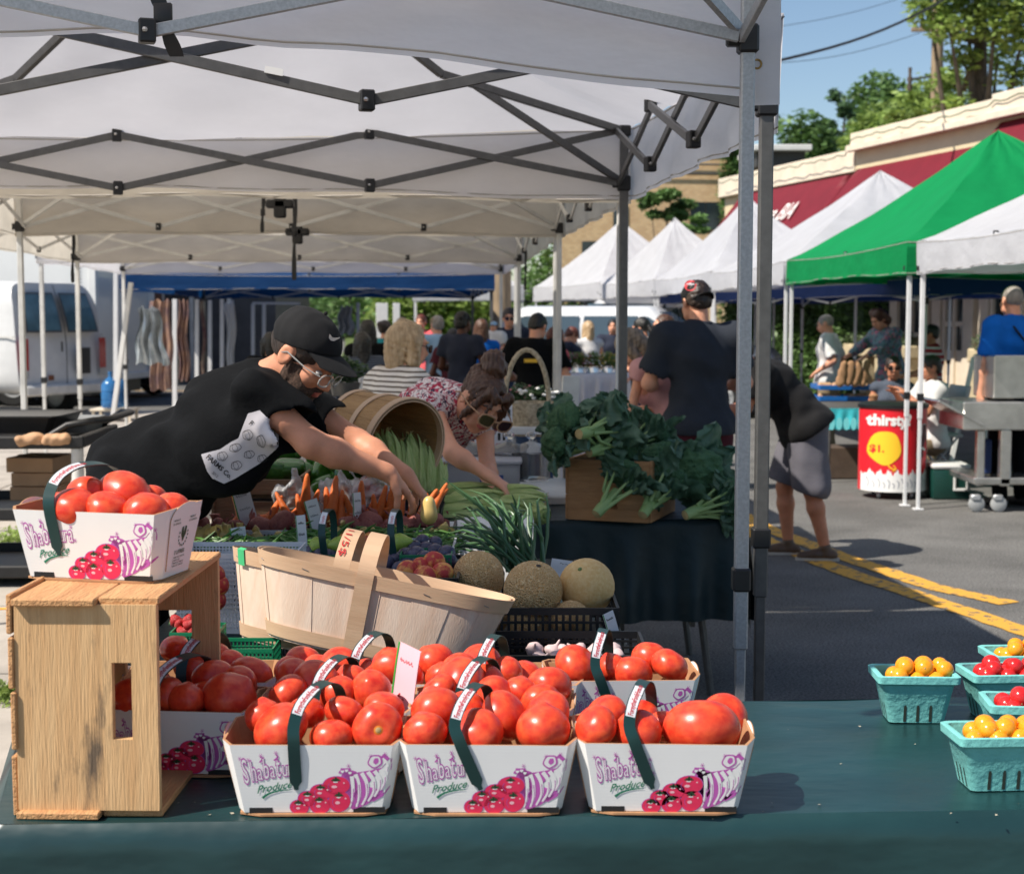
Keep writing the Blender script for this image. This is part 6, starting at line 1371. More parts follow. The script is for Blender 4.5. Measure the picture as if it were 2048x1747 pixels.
# plums, peaches and pears
M_plum = mat("plum_skin", (.030, .022, .050), rough=.35, vscale=3, col2=(.075, .07, .12), bump=.0); M_pch = mat("peach_skin", (.50, .035, .03), rough=.6, vscale=1.3, col2=(.80, .36, .08), lo=.45, hi=.62); M_pear = mat("pear_skin", (.30, .40, .06), rough=.4, var=.15)
crease = lambda a, z: 1-.06*math.exp(-(a/.25)**2)-.06*math.exp(-((a-6.283)/.25)**2)
PLM = lathe_mesh("plum", sph(14, g=lambda t: 0), M_plum, 24, wob=crease); PCM = lathe_mesh("peach", sph(14), M_pch, 24, wob=crease); PEM = lathe_mesh("pear", [(0, -.95), (.5, -.9), (.85, -.55), (.92, -.2), (.75, .25), (.45, .65), (.30, .95), (.12, 1.08), (0, 1.1)], M_pear, 20, extra=lambda b: b.tube([(0, 0, 1.05), (.05, 0, 1.35)], .05, 6, M_bark))
for x, y, r, d in [(622, 1105, 15, 4.2), (640, 1110, 14, 4.18), (655, 1112, 15, 4.16), (670, 1104, 13, 4.2), (770, 1128, 18, 4.06), (790, 1120, 16, 4.1), (812, 1112, 17, 4.12), (832, 1112, 20, 4.1), (850, 1120, 19, 4.06), (828, 1096, 16, 4.2), (852, 1098, 15, 4.2), (870, 1104, 17, 4.16), (893, 1108, 18, 4.12), (815, 1130, 18, 4.04), (870, 1086, 14, 4.28), (845, 1082, 14, 4.28), (900, 1122, 15, 4.05), (800, 1138, 16, 4.0), (780, 1106, 14, 4.2), (690, 1110, 14, 4.18), (705, 1118, 14, 4.15), (745, 1112, 15, 4.18), (760, 1098, 13, 4.24), (835, 1132, 16, 4.0), (720, 1104, 14, 4.2)]:
    put("plum", PLM, P(x, y, d), r*d/FPX*1.08, (rp.uniform(0, 6), rp.uniform(0, 6), rp.uniform(0, 6)), "dark blue plum among the fruit tills", "plum", "dark plums in the fruit tills")
for x, y, r, d, lb in [(815, 1143, 23, 3.95, "yellow orange peach at the left of the peach till"), (842, 1134, 20, 3.97, "red peach behind the yellow one"), (868, 1124, 22, 3.98, "red peach at the top of the peach till"), (885, 1146, 22, 3.92, "dark red peach at the right of the peach till"), (850, 1156, 25, 3.90, "pinkish peach at the front of the peach till"), (690, 1080, 14, 4.26, "small red peach behind the pear"), (740, 1078, 14, 4.3, "small red peach by the basket handle")]:
    put("peach", PCM, P(x, y, d), r*d/FPX*1.05, (rp.uniform(0, 6), rp.uniform(0, 6), rp.uniform(0, 6)), lb, "peach", "peaches in the fruit tills")
for x, y, an, lb in [(640, 1090, 1.2, "green pear left of the black basket handle"), (675, 1090, -1.5, "green pear touching the black basket handle"), (805, 1084, 1.4, "green pear by the right black handle")]:
    put("pear", PEM, P(x, y, 4.2), .030, (.3, an, 0), lb, "pear", "green pears in the fruit tills")
def till(label, px0, px1, pyt, d, H=.06, m=M_gplas, D=.11, grp="green plastic fruit tills"):
    a, b = P(px0, pyt, d), P(px1, pyt, d); return lattice("fruit_till", label, ((a.x+b.x)/2, d+D/2, a.z-H), (b.x-a.x, D, H), m, cat="fruit basket", group=grp, nx=14, nz=4, bar=.0028, solid_rim=.008, ny=12)
till("green till with peaches", 795, 905, 1165, 3.85); till("green till holding plums behind the peaches", 800, 902, 1112, 4.03, D=.12); till("green till with dark plums left of the splint handles", 615, 765, 1112, 4.1)
till("white paper till with plums at the back", 795, 855, 1090, 4.2, m=M_lat, H=.05, grp="small white tills")
for x, lb in ((652, "left"), (787, "right")):
    hb = MB(); at, L = handle(hb, .19, .012, 0, .1); o = empty("basket_handle_hoop", P(x, 1100, 4.18)-Vector((0, 0, .075)), 0, lb+" black hoop handle of a fruit basket with a paper sticker", "handle", "black hoop handles in the fruit"); h_ = hb.build("strap", parent=o)
    sb = MB(); k = 8; s0, s1 = L[-1]*.30, L[-1]*.42; sb.add([at(s0+(s1-s0)*i/k, y, .0014) for i in range(k+1) for y in (-.0082, .0082)], [(2*i, 2*i+1, 2*i+3, 2*i+2) for i in range(k)], M_stk); put_text(sb, "Forsythe", lambda xx, yy: at(s0+.002+xx, .0042-yy, .002), .0125, M_stx, sx=.62); sb.build("sticker", parent=h_, smooth=0)
# price cards in the display
PG = "white price cards in the vegetable display"
for lb, a in [("tall bent price card stuck in front of the wooden crate", (472, 972, 508, 1060, 4.8, -14, 20)), ("white price card standing in the beans", (594, 1030, 613, 1106, 4.3, -3, 30)), ("price card leaning before the clear bag", (616, 998, 642, 1062, 4.66, -14, 25)), ("price card between the peppers and carrots", (638, 962, 650, 1028, 4.95, 4, 40)), ("price card seen almost edge on beside the red pepper", (708, 985, 722, 1064, 4.7, 2, 65)), ("small price card lying on the left squash", (461, 1054, 492, 1082, 4.5, -8, 10))]:
    card("price_card", lb, a[0], a[1], a[2], a[3], a[4], tilt=a[5], edge=M_gedge, yaw=a[6], group=PG)
# ---------------------------------------------------------------- splint baskets
M_spl = mat("pale_splint_wood", lin(226, 204, 184), rough=.65, vscale=3.5, col2=lin(216, 186, 162), stretch=(9, 9, .6), bump=.3, bscale=40, bdist=.002); M_band = mat("splint_band", lin(204, 172, 140), rough=.6, vscale=3, col2=lin(190, 156, 124), stretch=(.8, .8, 9), bump=.25, bscale=40, bdist=.002)
def splint(name, label, c, rx_, ry_, H, rot, group=None, hh_=.115, side_tape=False, writing=False):
    t = empty(name, c, 0, label, "basket", group); t.rotation_euler = rot
    def sp_(a, z, off=0.0):
        k = .80+.20*z/H; e = 3.2; ca, sa = math.cos(a), math.sin(a); r = 1/((abs(ca)**e+abs(sa)**e)**(1/e)); r = min(r, 1.16); return Vector(((rx_*k+off)*ca*r, (ry_*k+off)*sa*r, z))
    n = 72; stv = MB()
    for i in range(24):           # overlapping vertical splints
        a0, a1 = 2*math.pi*i/24, 2*math.pi*(i+1.06)/24; o_ = .0012*(i % 2)
        stv.grid(lambda u, v: sp_(a0+(a1-a0)*u, H*v, o_), 4, 4, M_spl); stv.grid(lambda u, v: sp_(a0+(a1-a0)*u, H*v, o_-.0022), 4, 4, M_spl, flip=True)
    stv.add([sp_(2*math.pi*i/n, .006) for i in range(n)], [tuple(range(n))], M_spl); stv.build("splints", parent=t, smooth=30)
    for nm, z0_, z1_, off in (("rim_band", H-.030, H+.002, .0045), ("inner_rim_band", H-.032, H+.001, -.0035), ("bottom_band", .006, .034, .0040)):
        bb = MB(); f = lambda u, v, o2=0: sp_(2*math.pi*u, z0_+(z1_-z0_)*v, off+o2); bb.grid(lambda u, v: f(u, v, .0011), n, 1, M_band); bb.grid(lambda u, v: f(u, v, -.0011), n, 1, M_band, flip=True); bb.grid(lambda u, v: f(u, 1, .0011-.0022*v), n, 1, M_band); bb.grid(lambda u, v: f(u, 0, -.0011+.0022*v), n, 1, M_band); bb.build(nm, parent=t, smooth=60)
    hb = MB(); w_ = .019
    def hp(s, u, off):
        x = (u-.5)*2*w_-.035; 
        if s < .3: z = H*(s/.3); p = sp_(-math.pi/2, z, .008); return Vector((x, p.y+off*-1, z))
        if s > .7: z = H*((1-s)/.3); p = sp_(math.pi/2, z, .008); return Vector((x, p.y+off, z))
        a = math.pi*(s-.3)/.4; yr = ry_+.008; return Vector((x, -(yr+off)*math.cos(a), H+(hh_+off)*math.sin(a)))
    hb.grid(lambda u, v: hp(v, u, .0015), 2, 60, M_band, flip=True); hb.grid(lambda u, v: hp(v, u, -.0012), 2, 60, M_band)
    for u_ in (0, 1): hb.grid(lambda u, v: hp(v, u_, -.0012+.0027*u), 1, 60, M_band, flip=bool(u_))
    ho = hb.build("handle", parent=t, smooth=50)
    sm = MB(); M_st = mat("staple_steel", (.25, .25, .25), rough=.4, metal=.8, var=0)
    for i in range(14): a = 2*math.pi*i/14+.1; p = sp_(a, H-.016, .0065); q = sp_(a+.05, H-.019, .0065); sm.tube([p, q], .0008, 4, M_st)
    sm.build("staples", parent=t)
    if writing:
        wm = MB(); put_text(wm, "11/5$", lambda x, y: hp(.455+(-x)*.9, .5+y*9*-1+.22, .0028) if False else Vector(hp(.475-x*1.25, .16+y*13, .0035)), .045, mat("red_marker", (.5, .02, .02), var=0)); wm.build("marker_writing", parent=ho, smooth=0)
    if side_tape: MB().grid(lambda u, v: sp_(3.75+.10*u, H-.034+.052*v if v < .8 else H+.006, .0085 if v < .8 else .0), 3, 3, mat("green_tape", (.05, .42, .16), rough=.5, var=.05)).build("tape", parent=t)
    return t
q = P(735, 1290, 3.30)
splint("splint_basket", "pale splint basket in front with its broad hoop handle", (q.x, 3.37, P(735, 1320, 3.3).z), .292, .125, .185, (rad(-6), rad(11.5), rad(-2)), "nested splint baskets", hh_=.085)
q = P(700, 1290, 3.42)
splint("splint_basket", "splint basket nested behind with green tape and red marker writing", (q.x-.02, 3.47, P(690, 1318, 3.44).z), .300, .125, .20, (rad(-8), rad(11.5), rad(-2)), "nested splint baskets", hh_=.095, side_tape=True, writing=True)
# ---------------------------------------------------------------- melons and crates
M_mel = mat("cantaloupe_rind", lin(206, 176, 126), rough=.75, var=.12, vscale=4)
_N, _L, _b = nodes_of(M_mel); _t = _N.new("ShaderNodeTexCoord"); _n = _N.new("ShaderNodeTexNoise"); _n.inputs['Scale'].default_value = 3; _vm = _N.new("ShaderNodeVectorMath"); _vm.operation = 'ADD'; _v = _N.new("ShaderNodeTexVoronoi"); _v.feature = 'DISTANCE_TO_EDGE'; _v.inputs['Scale'].default_value = 11
_vs = _N.new("ShaderNodeVectorMath"); _vs.operation = 'SCALE'; _vs.inputs['Scale'].default_value = .35; _L.new(_t.outputs['Object'], _n.inputs[0]); _L.new(_n.outputs['Color'], _vs.inputs[0]); _L.new(_t.outputs['Object'], _vm.inputs[0]); _L.new(_vs.outputs[0], _vm.inputs[1]); _L.new(_vm.outputs[0], _v.inputs['Vector'])
_r = _N.new("ShaderNodeValToRGB"); _r.color_ramp.elements[0].position = .03; _r.color_ramp.elements[0].color = lin(246, 212, 158)+(1,); _r.color_ramp.elements[1].position = .10; _r.color_ramp.elements[1].color = lin(226, 176, 112)+(1,); _L.new(_v.outputs['Distance'], _r.inputs[0]); _L.new(_r.outputs[0], _b.inputs['Base Color'])
_bp = _N.new("ShaderNodeBump"); _bp.inputs['Strength'].default_value = .7; _bp.inputs['Distance'].default_value = .03; _bp.invert = True; _L.new(_v.outputs['Distance'], _bp.inputs['Height']); _L.new(_bp.outputs[0], _b.inputs['Normal'])
M_mel2 = mat("smooth_melon_rind", lin(224, 178, 108), rough=.65, vscale=9, col2=lin(234, 198, 138), bump=.2, bscale=40)
MM = lathe_mesh("cantaloupe", sph(20), M_mel, 32, extra=lambda b: b.ball((0, 0, 1.0), (.09, .09, .02), 10, 4, M_bark)); MM2 = lathe_mesh("cantaloupe", sph(20), M_mel2, 32, extra=lambda b: b.ball((0, 0, 1.0), (.08, .08, .02), 10, 4, M_pst))
for x, y, r, d, me, ro, lb in [(957, 1153, 52, 3.98, MM, (1.4, .3, 1.4), "cantaloupe at the left beside the splint basket"), (1066, 1180, 59, 3.86, MM, (.4, .2, 0), "netted cantaloupe in the middle of the black crate"), (1173, 1172, 56, 3.92, MM2, (.5, -.6, .4), "smoother yellowish melon at the right of the black crate"), (1142, 1240, 40, 3.82, MM, (.2, .5, 2), "small melon low inside the black crate"), (1060, 1250, 44, 3.86, MM, (2, .5, 2), "melon under the netted cantaloupe"), (975, 1225, 46, 3.95, MM, (1, 2, 1), "melon half hidden behind the splint basket rim")]:
    put("cantaloupe", me, P(x, y, d), r*d/FPX*1.02, ro, lb, "melon", "cantaloupes")
def pcrate(label, px0, px1, pyt, pyb, d, D, grp="black slotted produce crates"):
    a, b = P(px0, pyt, d), P(px1, pyt, d); zb2 = P(px0, pyb, d).z; return lattice("produce_crate", label, ((a.x+b.x)/2, d+D/2, zb2), (b.x-a.x, D, a.z-zb2), M_black, group=grp, nx=18, nz=4, bar=.006, solid_rim=.018, ny=14)
pcrate("black slotted crate holding the melons", 990, 1236, 1222, 1310, 3.74, .36); pcrate("low black crate holding the garlic", 985, 1297, 1318, 1372, 3.42, .27)
M_gar = mat("garlic_skin", lin(212, 196, 190), rough=.6, vscale=5, col2=lin(196, 160, 165), stretch=(4, 4, .5))
GM = lathe_mesh("garlic", [(0, -.6), (.5, -.62), (.9, -.35), (1, 0), (.8, .4), (.4, .7), (.16, .95), (.12, 1.5), (.06, 1.6)], M_gar, 24, wob=lambda a, z: 1+.09*abs(math.sin(3.5*a))*(1 if z < .6 else 0))
for i in range(16): 
    x, y = 1075+(i % 6)*30+rp.uniform(-8, 8), 1300+(i//6)*14+rp.uniform(-4, 4); put("garlic_bulb", GM, P(x, y, 3.52+.05*(2-i//6)), .021, (rp.uniform(.3, 1.6), rp.uniform(-.8, .8), rp.uniform(0, 6)), "papery garlic bulb in the low black crate", "garlic", "garlic bulbs in the low crate")
card("price_card", "curled white price card at the right of the melon crate", 1214, 1222, 1236, 1290, 3.7, tilt=-18, edge=M_gedge, yaw=30, lines=1); card("price_card", "large white price card behind the right melon", 1100, 1122, 1186, 1160, 4.25, tilt=10, yaw=10, lines=1)
# strawberries in green tills at the left
M_str = mat("strawberry_skin", (.42, .015, .015), rough=.35, var=.2, vscale=60, bump=.5, bscale=180, bdist=.002)
STM = lathe_mesh("strawberry", [(0, -1), (.3, -.85), (.7, -.2), (.85, .3), (.7, .7), (.3, .85), (0, .8)], M_str, 14, extra=lambda b: [b.add([(0, 0, .84), (.7*math.cos(a), .7*math.sin(a), .95), (.45*math.cos(a+.5), .45*math.sin(a+.5), .80)], [(0, 1, 2)], M_pep) for a in [i*.9 for i in range(7)]])
till("green till of strawberries seen through the crate's far hole", 340, 432, 1268, 3.30, H=.07); till("green till below the left end of the splint baskets", 432, 545, 1300, 3.22, H=.06)
for i in range(20): x = 345+rp.uniform(0, 80); y = 1236+rp.uniform(0, 30); put("strawberry", STM, P(x, y, 3.36+rp.uniform(-.02, .03)), .017, (rp.uniform(0, 3), rp.uniform(-1, 1), rp.uniform(0, 6)), "strawberry in the green till behind the crate", "strawberry", "strawberries in the green till")
for x, y in ((428, 1150), (436, 1170), (430, 1200)): put("apricot", PCM, P(x, y, 3.7), .028, (1, 2, x), "orange apricot between the crate and the splint baskets", "apricot", "apricots by the splint baskets")
lattice("white_tray", "white lattice tray behind the left end of the splint baskets", (P(470, 1150, 3.75).x, 3.86, .80), (.30, .2, P(440, 1112, 3.76).z-.80), M_lat, "tray", nx=34, nz=16, bar=.003, ny=20)
# ---------------------------------------------------------------- corn
M_husk = mat("corn_husk", (.32, .46, .11), rough=.5, vscale=3, col2=(.58, .64, .27), stretch=(7, 7, .4), bump=.5, bscale=14, bdist=.02, transl=.12); M_silk = mat("corn_silk", (.45, .32, .12), rough=.7, var=.3, vscale=30)
def corn_mesh(seed):
    r = random.Random(seed); mb = MB(); core = [(.02, -1), (.10, -.98), (.16, -.8), (.20, -.4), (.21, 0), (.18, .45), (.10, .8), (.03, 1.0)]; mb.lathe(core, 14, M_husk, wob=lambda a, z: 1+.04*math.sin(5*a+seed))
    for i in range(7):
        a0 = i*2.4+r.uniform(-.2, .2); wd = r.uniform(.7, 1.0); top = r.uniform(.85, 1.15); fl = r.uniform(-.01, .06) if i < 5 else r.uniform(.04, .14)
        def f(u, v):
            z = -.96+(top+.96)*v; k = np.interp(z, [c[1] for c in core], [c[0] for c in core]); a = a0+(u-.5)*2*wd*(1-v**2.2*.9); R_ = k+.012+.006*i*.5+fl*v**3+.012*abs(u-.5); return Vector((R_*math.cos(a), R_*math.sin(a), z))
        mb.grid(f, 6, 10, M_husk)
    for i in range(8): a = r.uniform(0, 6.28); mb.tube([(0, 0, .9), (.04*math.cos(a), .04*math.sin(a), 1.05), (.09*math.cos(a), .09*math.sin(a), 1.12)], .008, 4, M_silk)
    mb.tube([(0, 0, -1.12), (0, 0, -.95)], [.07, .09], 8, M_pst); o = mb.build("corn", smooth=60); me = o.data; bpy.data.objects.remove(o); return me
KM = [corn_mesh(i) for i in range(3)]
def corn(x0, y0, x1, y1, d0, d1, label, grp, i, s=1.0):
    a, b = P(x0, y0, d0), P(x1, y1, d1); L_ = (b-a).length; o = put("corn_cob", KM[i % 3], (a+b)/2, (L_*.62*s, L_*.62*s, L_/2), (0, 0, 0), label, "corn", grp); o.rotation_euler = (b-a).to_track_quat('Z', 'Y').to_euler(); return o
for i, (x0, y0, x1, y1) in enumerate([(770, 970, 752, 868), (795, 975, 775, 862), (812, 985, 803, 882), (832, 970, 820, 868), (855, 985, 846, 885), (842, 990, 824, 905), (876, 985, 866, 905), (866, 1000, 890, 930)]):
    dd = lambda x: 5.0+.92*(x-812)/602+(.02 if i < 8 else -.06 if i == 8 else .06); corn(x0, y0, x1, y1, dd(x0), dd(x1)+.03, "green corn cob standing in the tipped bushel basket", "corn cobs in the bushel basket", i, 1.4)
for i, c in enumerate([(880, 985, 1000, 990, 5.5, 5.55), (985, 985, 1090, 992, 5.5, 5.45), (870, 1010, 985, 1008, 5.35, 5.4), (950, 1012, 1050, 1022, 5.35, 5.35), (860, 1030, 980, 1035, 5.25, 5.3), (1000, 1002, 1088, 1008, 5.4, 5.38), (900, 998, 1010, 1000, 5.42, 5.42), (1092, 1030, 1040, 1022, 5.3, 5.5), (880, 1020, 960, 1024, 5.3, 5.3)]): corn(*c, "corn cob lying in the pile on the stall edge", "corn cobs in the loose pile", i, 1.3)
step("black crate under the loose corn pile", 862, 1060, 1046, 5.22, 5.7, M_black)
# tipped bushel basket
M_bsh = mat("bushel_veneer", lin(178, 138, 88), rough=.7, vscale=3, col2=lin(150, 112, 66), stretch=(8, 8, .6), bump=.5, bscale=30)
bc = P(812, 893, 4.98); ax_ = Vector((-.66, .72, .20)).normalized(); bt = empty("bushel_basket", bc+ax_*.30, 0, "round bushel basket tipped on its side with corn spilling out", "basket"); bt.rotation_euler = (-ax_).to_track_quat('Z', 'Y').to_euler()
Rr, Rb, Hb = .162, .118, .30; mb = MB()
for i in range(20):
    a0, a1 = 2*math.pi*i/20, 2*math.pi*(i+1.1)/20; f = lambda u, v, o: Vector(((Rb+(Rr-Rb)*v+o+.001*(i % 2))*math.cos(a0+(a1-a0)*u), (Rb+(Rr-Rb)*v+o+.001*(i % 2))*math.sin(a0+(a1-a0)*u), Hb*v))
    mb.grid(lambda u, v: f(u, v, 0), 3, 3, M_bsh); mb.grid(lambda u, v: f(u, v, -.003), 3, 3, M_bsh, flip=True)
mb.lathe([(0, .006), (Rb, .006)], 24, M_bsh); mb.build("staves", parent=bt, smooth=30)
for nm, z, hh2 in (("rim_hoop", Hb-.012, .026), ("middle_hoop", Hb*.55, .022), ("bottom_hoop", .02, .02)):
    R_ = Rb+(Rr-Rb)*z/Hb; MB().lathe([(R_+.002, z-hh2/2), (R_+.006, z-hh2/2), (R_+.0065, z+hh2/2), (R_+.002, z+hh2/2)], 40, M_band, caps=False).build(nm, parent=bt)
R_ = Rr; MB().lathe([(R_-.008, Hb-.026), (R_-.004, Hb-.026), (R_-.003, Hb+.002), (R_-.008, Hb+.002), (R_-.008, Hb-.026)], 40, M_band, caps=False).build("inner_hoop", parent=bt)
# ---------------------------------------------------------------- scallions
M_scal = mat("scallion_leaf", (.030, .085, .035), rough=.35, vscale=3, col2=(.07, .15, .06)); M_scw = mat("scallion_white", (.55, .58, .45), rough=.4, var=.1)
mb = MB(); root = P(1062, 1142, 4.35)
for i in range(58):
    t = rp.random(); tx, ty = (890+rp.uniform(-10, 30), 1050+55*rp.random()) if t < .35 else (900+190*rp.random(), 985+rp.uniform(-15, 60)); a = root+Vector((rp.uniform(-.07, .04), rp.uniform(-.05, .1), rp.uniform(-.01, .03))); b = P(tx, ty, 4.5+rp.uniform(-.15, .3)); m_ = a.lerp(b, .5)+Vector((rp.uniform(-.02, .02), 0, .02+rp.uniform(-.01, .03))); b2 = b+Vector((rp.uniform(-.02, .02), 0, rp.uniform(-.02, .01)))
    mb.tube([a, a.lerp(m_, .5)+Vector((0, 0, .006)), m_, m_.lerp(b, .6)+Vector((0, 0, .008)), b2], [.0045, .0050, .0048, .0038, .0008], 7, M_scal)
for tx, ty in ((1092, 985), (885, 955), (905, 975), (968, 990)): a = root+Vector((.03, 0, 0)); b = P(tx, ty, 4.4); mb.tube([a, a.lerp(b, .4)+Vector((.012, 0, .01)), a.lerp(b, .75)+Vector((.01, 0, .01)), b], [.005, .0055, .0045, .001], 7, M_scal)
tag(mb.build("scallion_bunch"), "bunch of dark green scallions fanned over the melons", "scallions")
bx = empty("paper_box", P(1000, 1050, 5.15), 0, "white printed carton half hidden behind the scallions", "box"); bx.location.z = SZ; a = P(885, 1045, 5.1); b = P(1068, 1045, 5.1)
o = MB().box(((a.x+b.x)/2-bx.location.x, 0, (a.z-SZ)/2), (b.x-a.x, .28, a.z-SZ), bev=.003, m=M_card).build("carton", parent=bx, smooth=30); tx = MB(); put_text(tx, "ONIONS", lambda x, y: Vector((b.x-bx.location.x-.20+x, -.1415, a.z-SZ-.045+y)), .035, M_stem, bold=.02); tx.build("lettering", parent=o, smooth=0)
# ---------------------------------------------------------------- broccoli table
BZ = .76; bl_, br_ = G(880, 1043, BZ), G(1488, 1037, BZ)
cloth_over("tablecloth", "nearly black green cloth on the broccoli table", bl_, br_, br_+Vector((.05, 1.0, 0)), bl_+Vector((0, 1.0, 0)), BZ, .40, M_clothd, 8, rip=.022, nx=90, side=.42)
bt2 = empty("folding_table", (bl_+br_)/2+Vector((0, .5, -BZ)), label="folding table with dark legs under the broccoli", cat="table"); MB().box((0, 0, BZ-.02), ((br_-bl_).length*.98, .94, .03)).build("tabletop", M_dirtyw, bt2)
for x in (-1, 1):
    for y in (-.38, .38): hw_ = (br_-bl_).length/2-.22; MB().tube([(x*hw_+x*.10, y, 0), (x*hw_, y, BZ-.03)], .016, 8, M_gry).build("leg", parent=bt2)
MB().bar((((br_-bl_).length/2-.2), -.38, .3), (((br_-bl_).length/2-.2), .38, .3), .02, m=M_gry).build("brace", parent=bt2)
# corner flap of cloth hanging at the right
a = br_+Vector((.02, .05, 0)); MB().grid(lambda u, v: a+Vector((.02+.10*u*(1-abs(2*v-1)), .25*u, -.10-.40*v+.06*math.sin(u*6)*v)), 8, 12, M_cloth).build("x"); o = COL.objects[-1]; o.name = "cloth_corner"; tag(o, "pointed green cloth corner catching the sun by the tent leg", "cloth")
ca_ = G(1134, 1040, BZ); cb = empty("wooden_crate", ca_+Vector((0, .02, 0)), rad(-20), "brown wooden crate heaped with broccoli", "crate"); hC = P(1134, 918, ca_.y).z-BZ
def bd_(nm, x, y, w_, d_, z0_, z1_, m=M_crate4): MB().box((x, y, (z0_+z1_)/2), (w_, d_, z1_-z0_), bev=.0025).build(nm, m, cb, smooth=30)
for z0_, z1_ in ((.003, hC*.42), (hC*.42+.002, hC)): bd_("end_board", .0, .20, .014, .40, z0_, z1_)
MB_ = board(.34, hC-.004, .014, (.13, .21, .05, .08)); o = MB_.build("front_board", M_crate4, cb, smooth=20); o.location = (.008, 0, .003)
bd_("back_board", .18, .40, .34, .014, .003, hC); bd_("end_board", .352, .20, .014, .40, .003, hC); bd_("bottom_board", .18, .2, .33, .38, .004, .016)
M_bst = mat("broccoli_stalk", (.24, .38, .13), rough=.5, vscale=5, col2=(.34, .46, .19)); M_bfl = mat("broccoli_floret", (.045, .12, .05), rough=.85, vscale=20, col2=(.06, .14, .06), bump=1, bscale=120, bdist=.012); M_blf = mat("broccoli_leaf", (.045, .12, .065), rough=.5, vscale=4, col2=(.12, .21, .14), transl=.12, bump=.5, bscale=25); M_cut = mat("cut_stalk", lin(190, 170, 120), rough=.8, var=.15, vscale=20)
def broccoli(seed):
    r = random.Random(seed); t = empty("broccoli"); mb = MB(); mb.tube([(0, 0, 0), (0, 0, .03), (.004, 0, .07), (0, 0, .13)], [.019, .022, .020, .016], 12, M_bst); mb.lathe([(0, -.0005), (.0185, -.0005)], 12, M_cut); mb.ball((0, 0, -.0005), (.018, .018, .002), 12, 4, M_cut)
    br = []
    for i in range(9):
        a = i*2.4+r.uniform(-.2, .2); R_ = r.uniform(.045, .085); z = r.uniform(.13, .24); p = [Vector((.015*math.cos(a), .015*math.sin(a), .03+.008*i)), Vector((R_*.5*math.cos(a), R_*.5*math.sin(a), z*.55)), Vector((R_*math.cos(a), R_*math.sin(a), z))]; br.append(p); mb.tube([p[0], p[0].lerp(p[1], .6), p[1], p[1].lerp(p[2], .5), p[2]], [.009, .0075, .0062, .005, .004], 7, M_bst)
    mb.build("stalk", parent=t)
    n1, n2 = wav(seed, .004, 150), wav(seed+1, .003, 300)
    V, F = sdf([ell((.055*math.cos(i*2.4)*math.sqrt(i/8), .055*math.sin(i*2.4)*math.sqrt(i/8), .225-.026*(i/8)), (.037, .037, .032)) for i in range(9)]+[ell((0, 0, .20), (.078, .078, .036))], .0055, .012, noise=lambda X: n1(X)+n2(X)); mesh_np("floret_head", V, F, M_bfl, t)
    lf = MB()
    for i, p in enumerate(br):
        a = math.atan2(p[2].y, p[2].x); d = (p[2]-p[1]).normalized(); sd_ = Vector((-math.sin(a), math.cos(a), 0)); ph = r.uniform(0, 6); Ll, Ww = r.uniform(.07, .13), r.uniform(.034, .055); cu = r.uniform(-.06, .10)
        def f(u, v): 
            w_ = Ww*math.sin(math.pi*min(1, v*.92+.08))**.6*(1+.16*math.sin(v*30+ph+u*7)); x = (u-.5)*2; return p[1].lerp(p[2], .5)+d*(Ll*v*(1-.45*v))+sd_*(x*w_)+Vector((math.cos(a), math.sin(a), -.35))*(Ll*.55*v*v+cu*v*v*.5+.009*math.sin(x*7+v*9+ph))+Vector((0, 0, .014*abs(x)+.007*math.sin(v*15+ph+x*5)))
        lf.grid(f, 8, 12, M_blf)
    lf.build("leaves", parent=t, smooth=80); return t
BR = [broccoli(i*5+1) for i in range(4)]; used = [False]*4
def bro(i, x0, y0, x1, y1, d0, d1, s, label):
    t = BR[i % 4] if not used[i % 4] else copy_tree(BR[i % 4]); used[i % 4] = True; a, b = P(x0, y0, d0), P(x1, y1, d1); t.location = a; t.rotation_euler = (b-a).to_track_quat('Z', 'Y').to_euler(); t.rotation_euler = ((b-a).to_track_quat('Z', 'Y') @ Euler((0, 0, i*1.9)).to_quaternion()).to_euler(); t.scale = (s,)*3; return tag(t, label, "broccoli", "broccoli heads")
for i, v in enumerate([(1158, 868, 1262, 846, 5.95, 6.2, 1.12, "broccoli with a thick cut stalk on top of the heap"), (1178, 905, 1262, 880, 6.0, 6.2, 1.0, "broccoli just under the topmost stalk"), (1175, 895, 1130, 840, 6.2, 6.1, .95, "leafy broccoli at the left of the crate top"), (1190, 895, 1125, 890, 6.1, 6.05, .9, "drooping broccoli over the crate's left corner"), (1190, 870, 1225, 832, 6.25, 6.4, .95, "broccoli leaves at the very top of the heap"), (1192, 1028, 1255, 955, 5.93, 6.05, 1.1, "broccoli leaning against the front of the crate"), (1285, 1030, 1330, 960, 5.95, 6.1, 1.1, "broccoli standing at the front beside the crate"), (1300, 950, 1320, 925, 6.42, 6.2, 1.1, "broccoli with a round head behind the front ones"), (1385, 960, 1395, 945, 6.42, 6.18, 1.3, "large rounded broccoli head at the right"), (1370, 1030, 1440, 1000, 6.0, 6.1, 1.1, "leafy broccoli at the right end of the table"), (1330, 940, 1290, 880, 6.4, 6.5, 1.0, "broccoli behind the crate's right side"), (1440, 985, 1425, 990, 6.4, 6.2, 1.0, "small broccoli by the tent leg"), (1240, 900, 1300, 870, 6.3, 6.4, 1.0, "broccoli lying over the crate's right end")]): bro(i, *v)
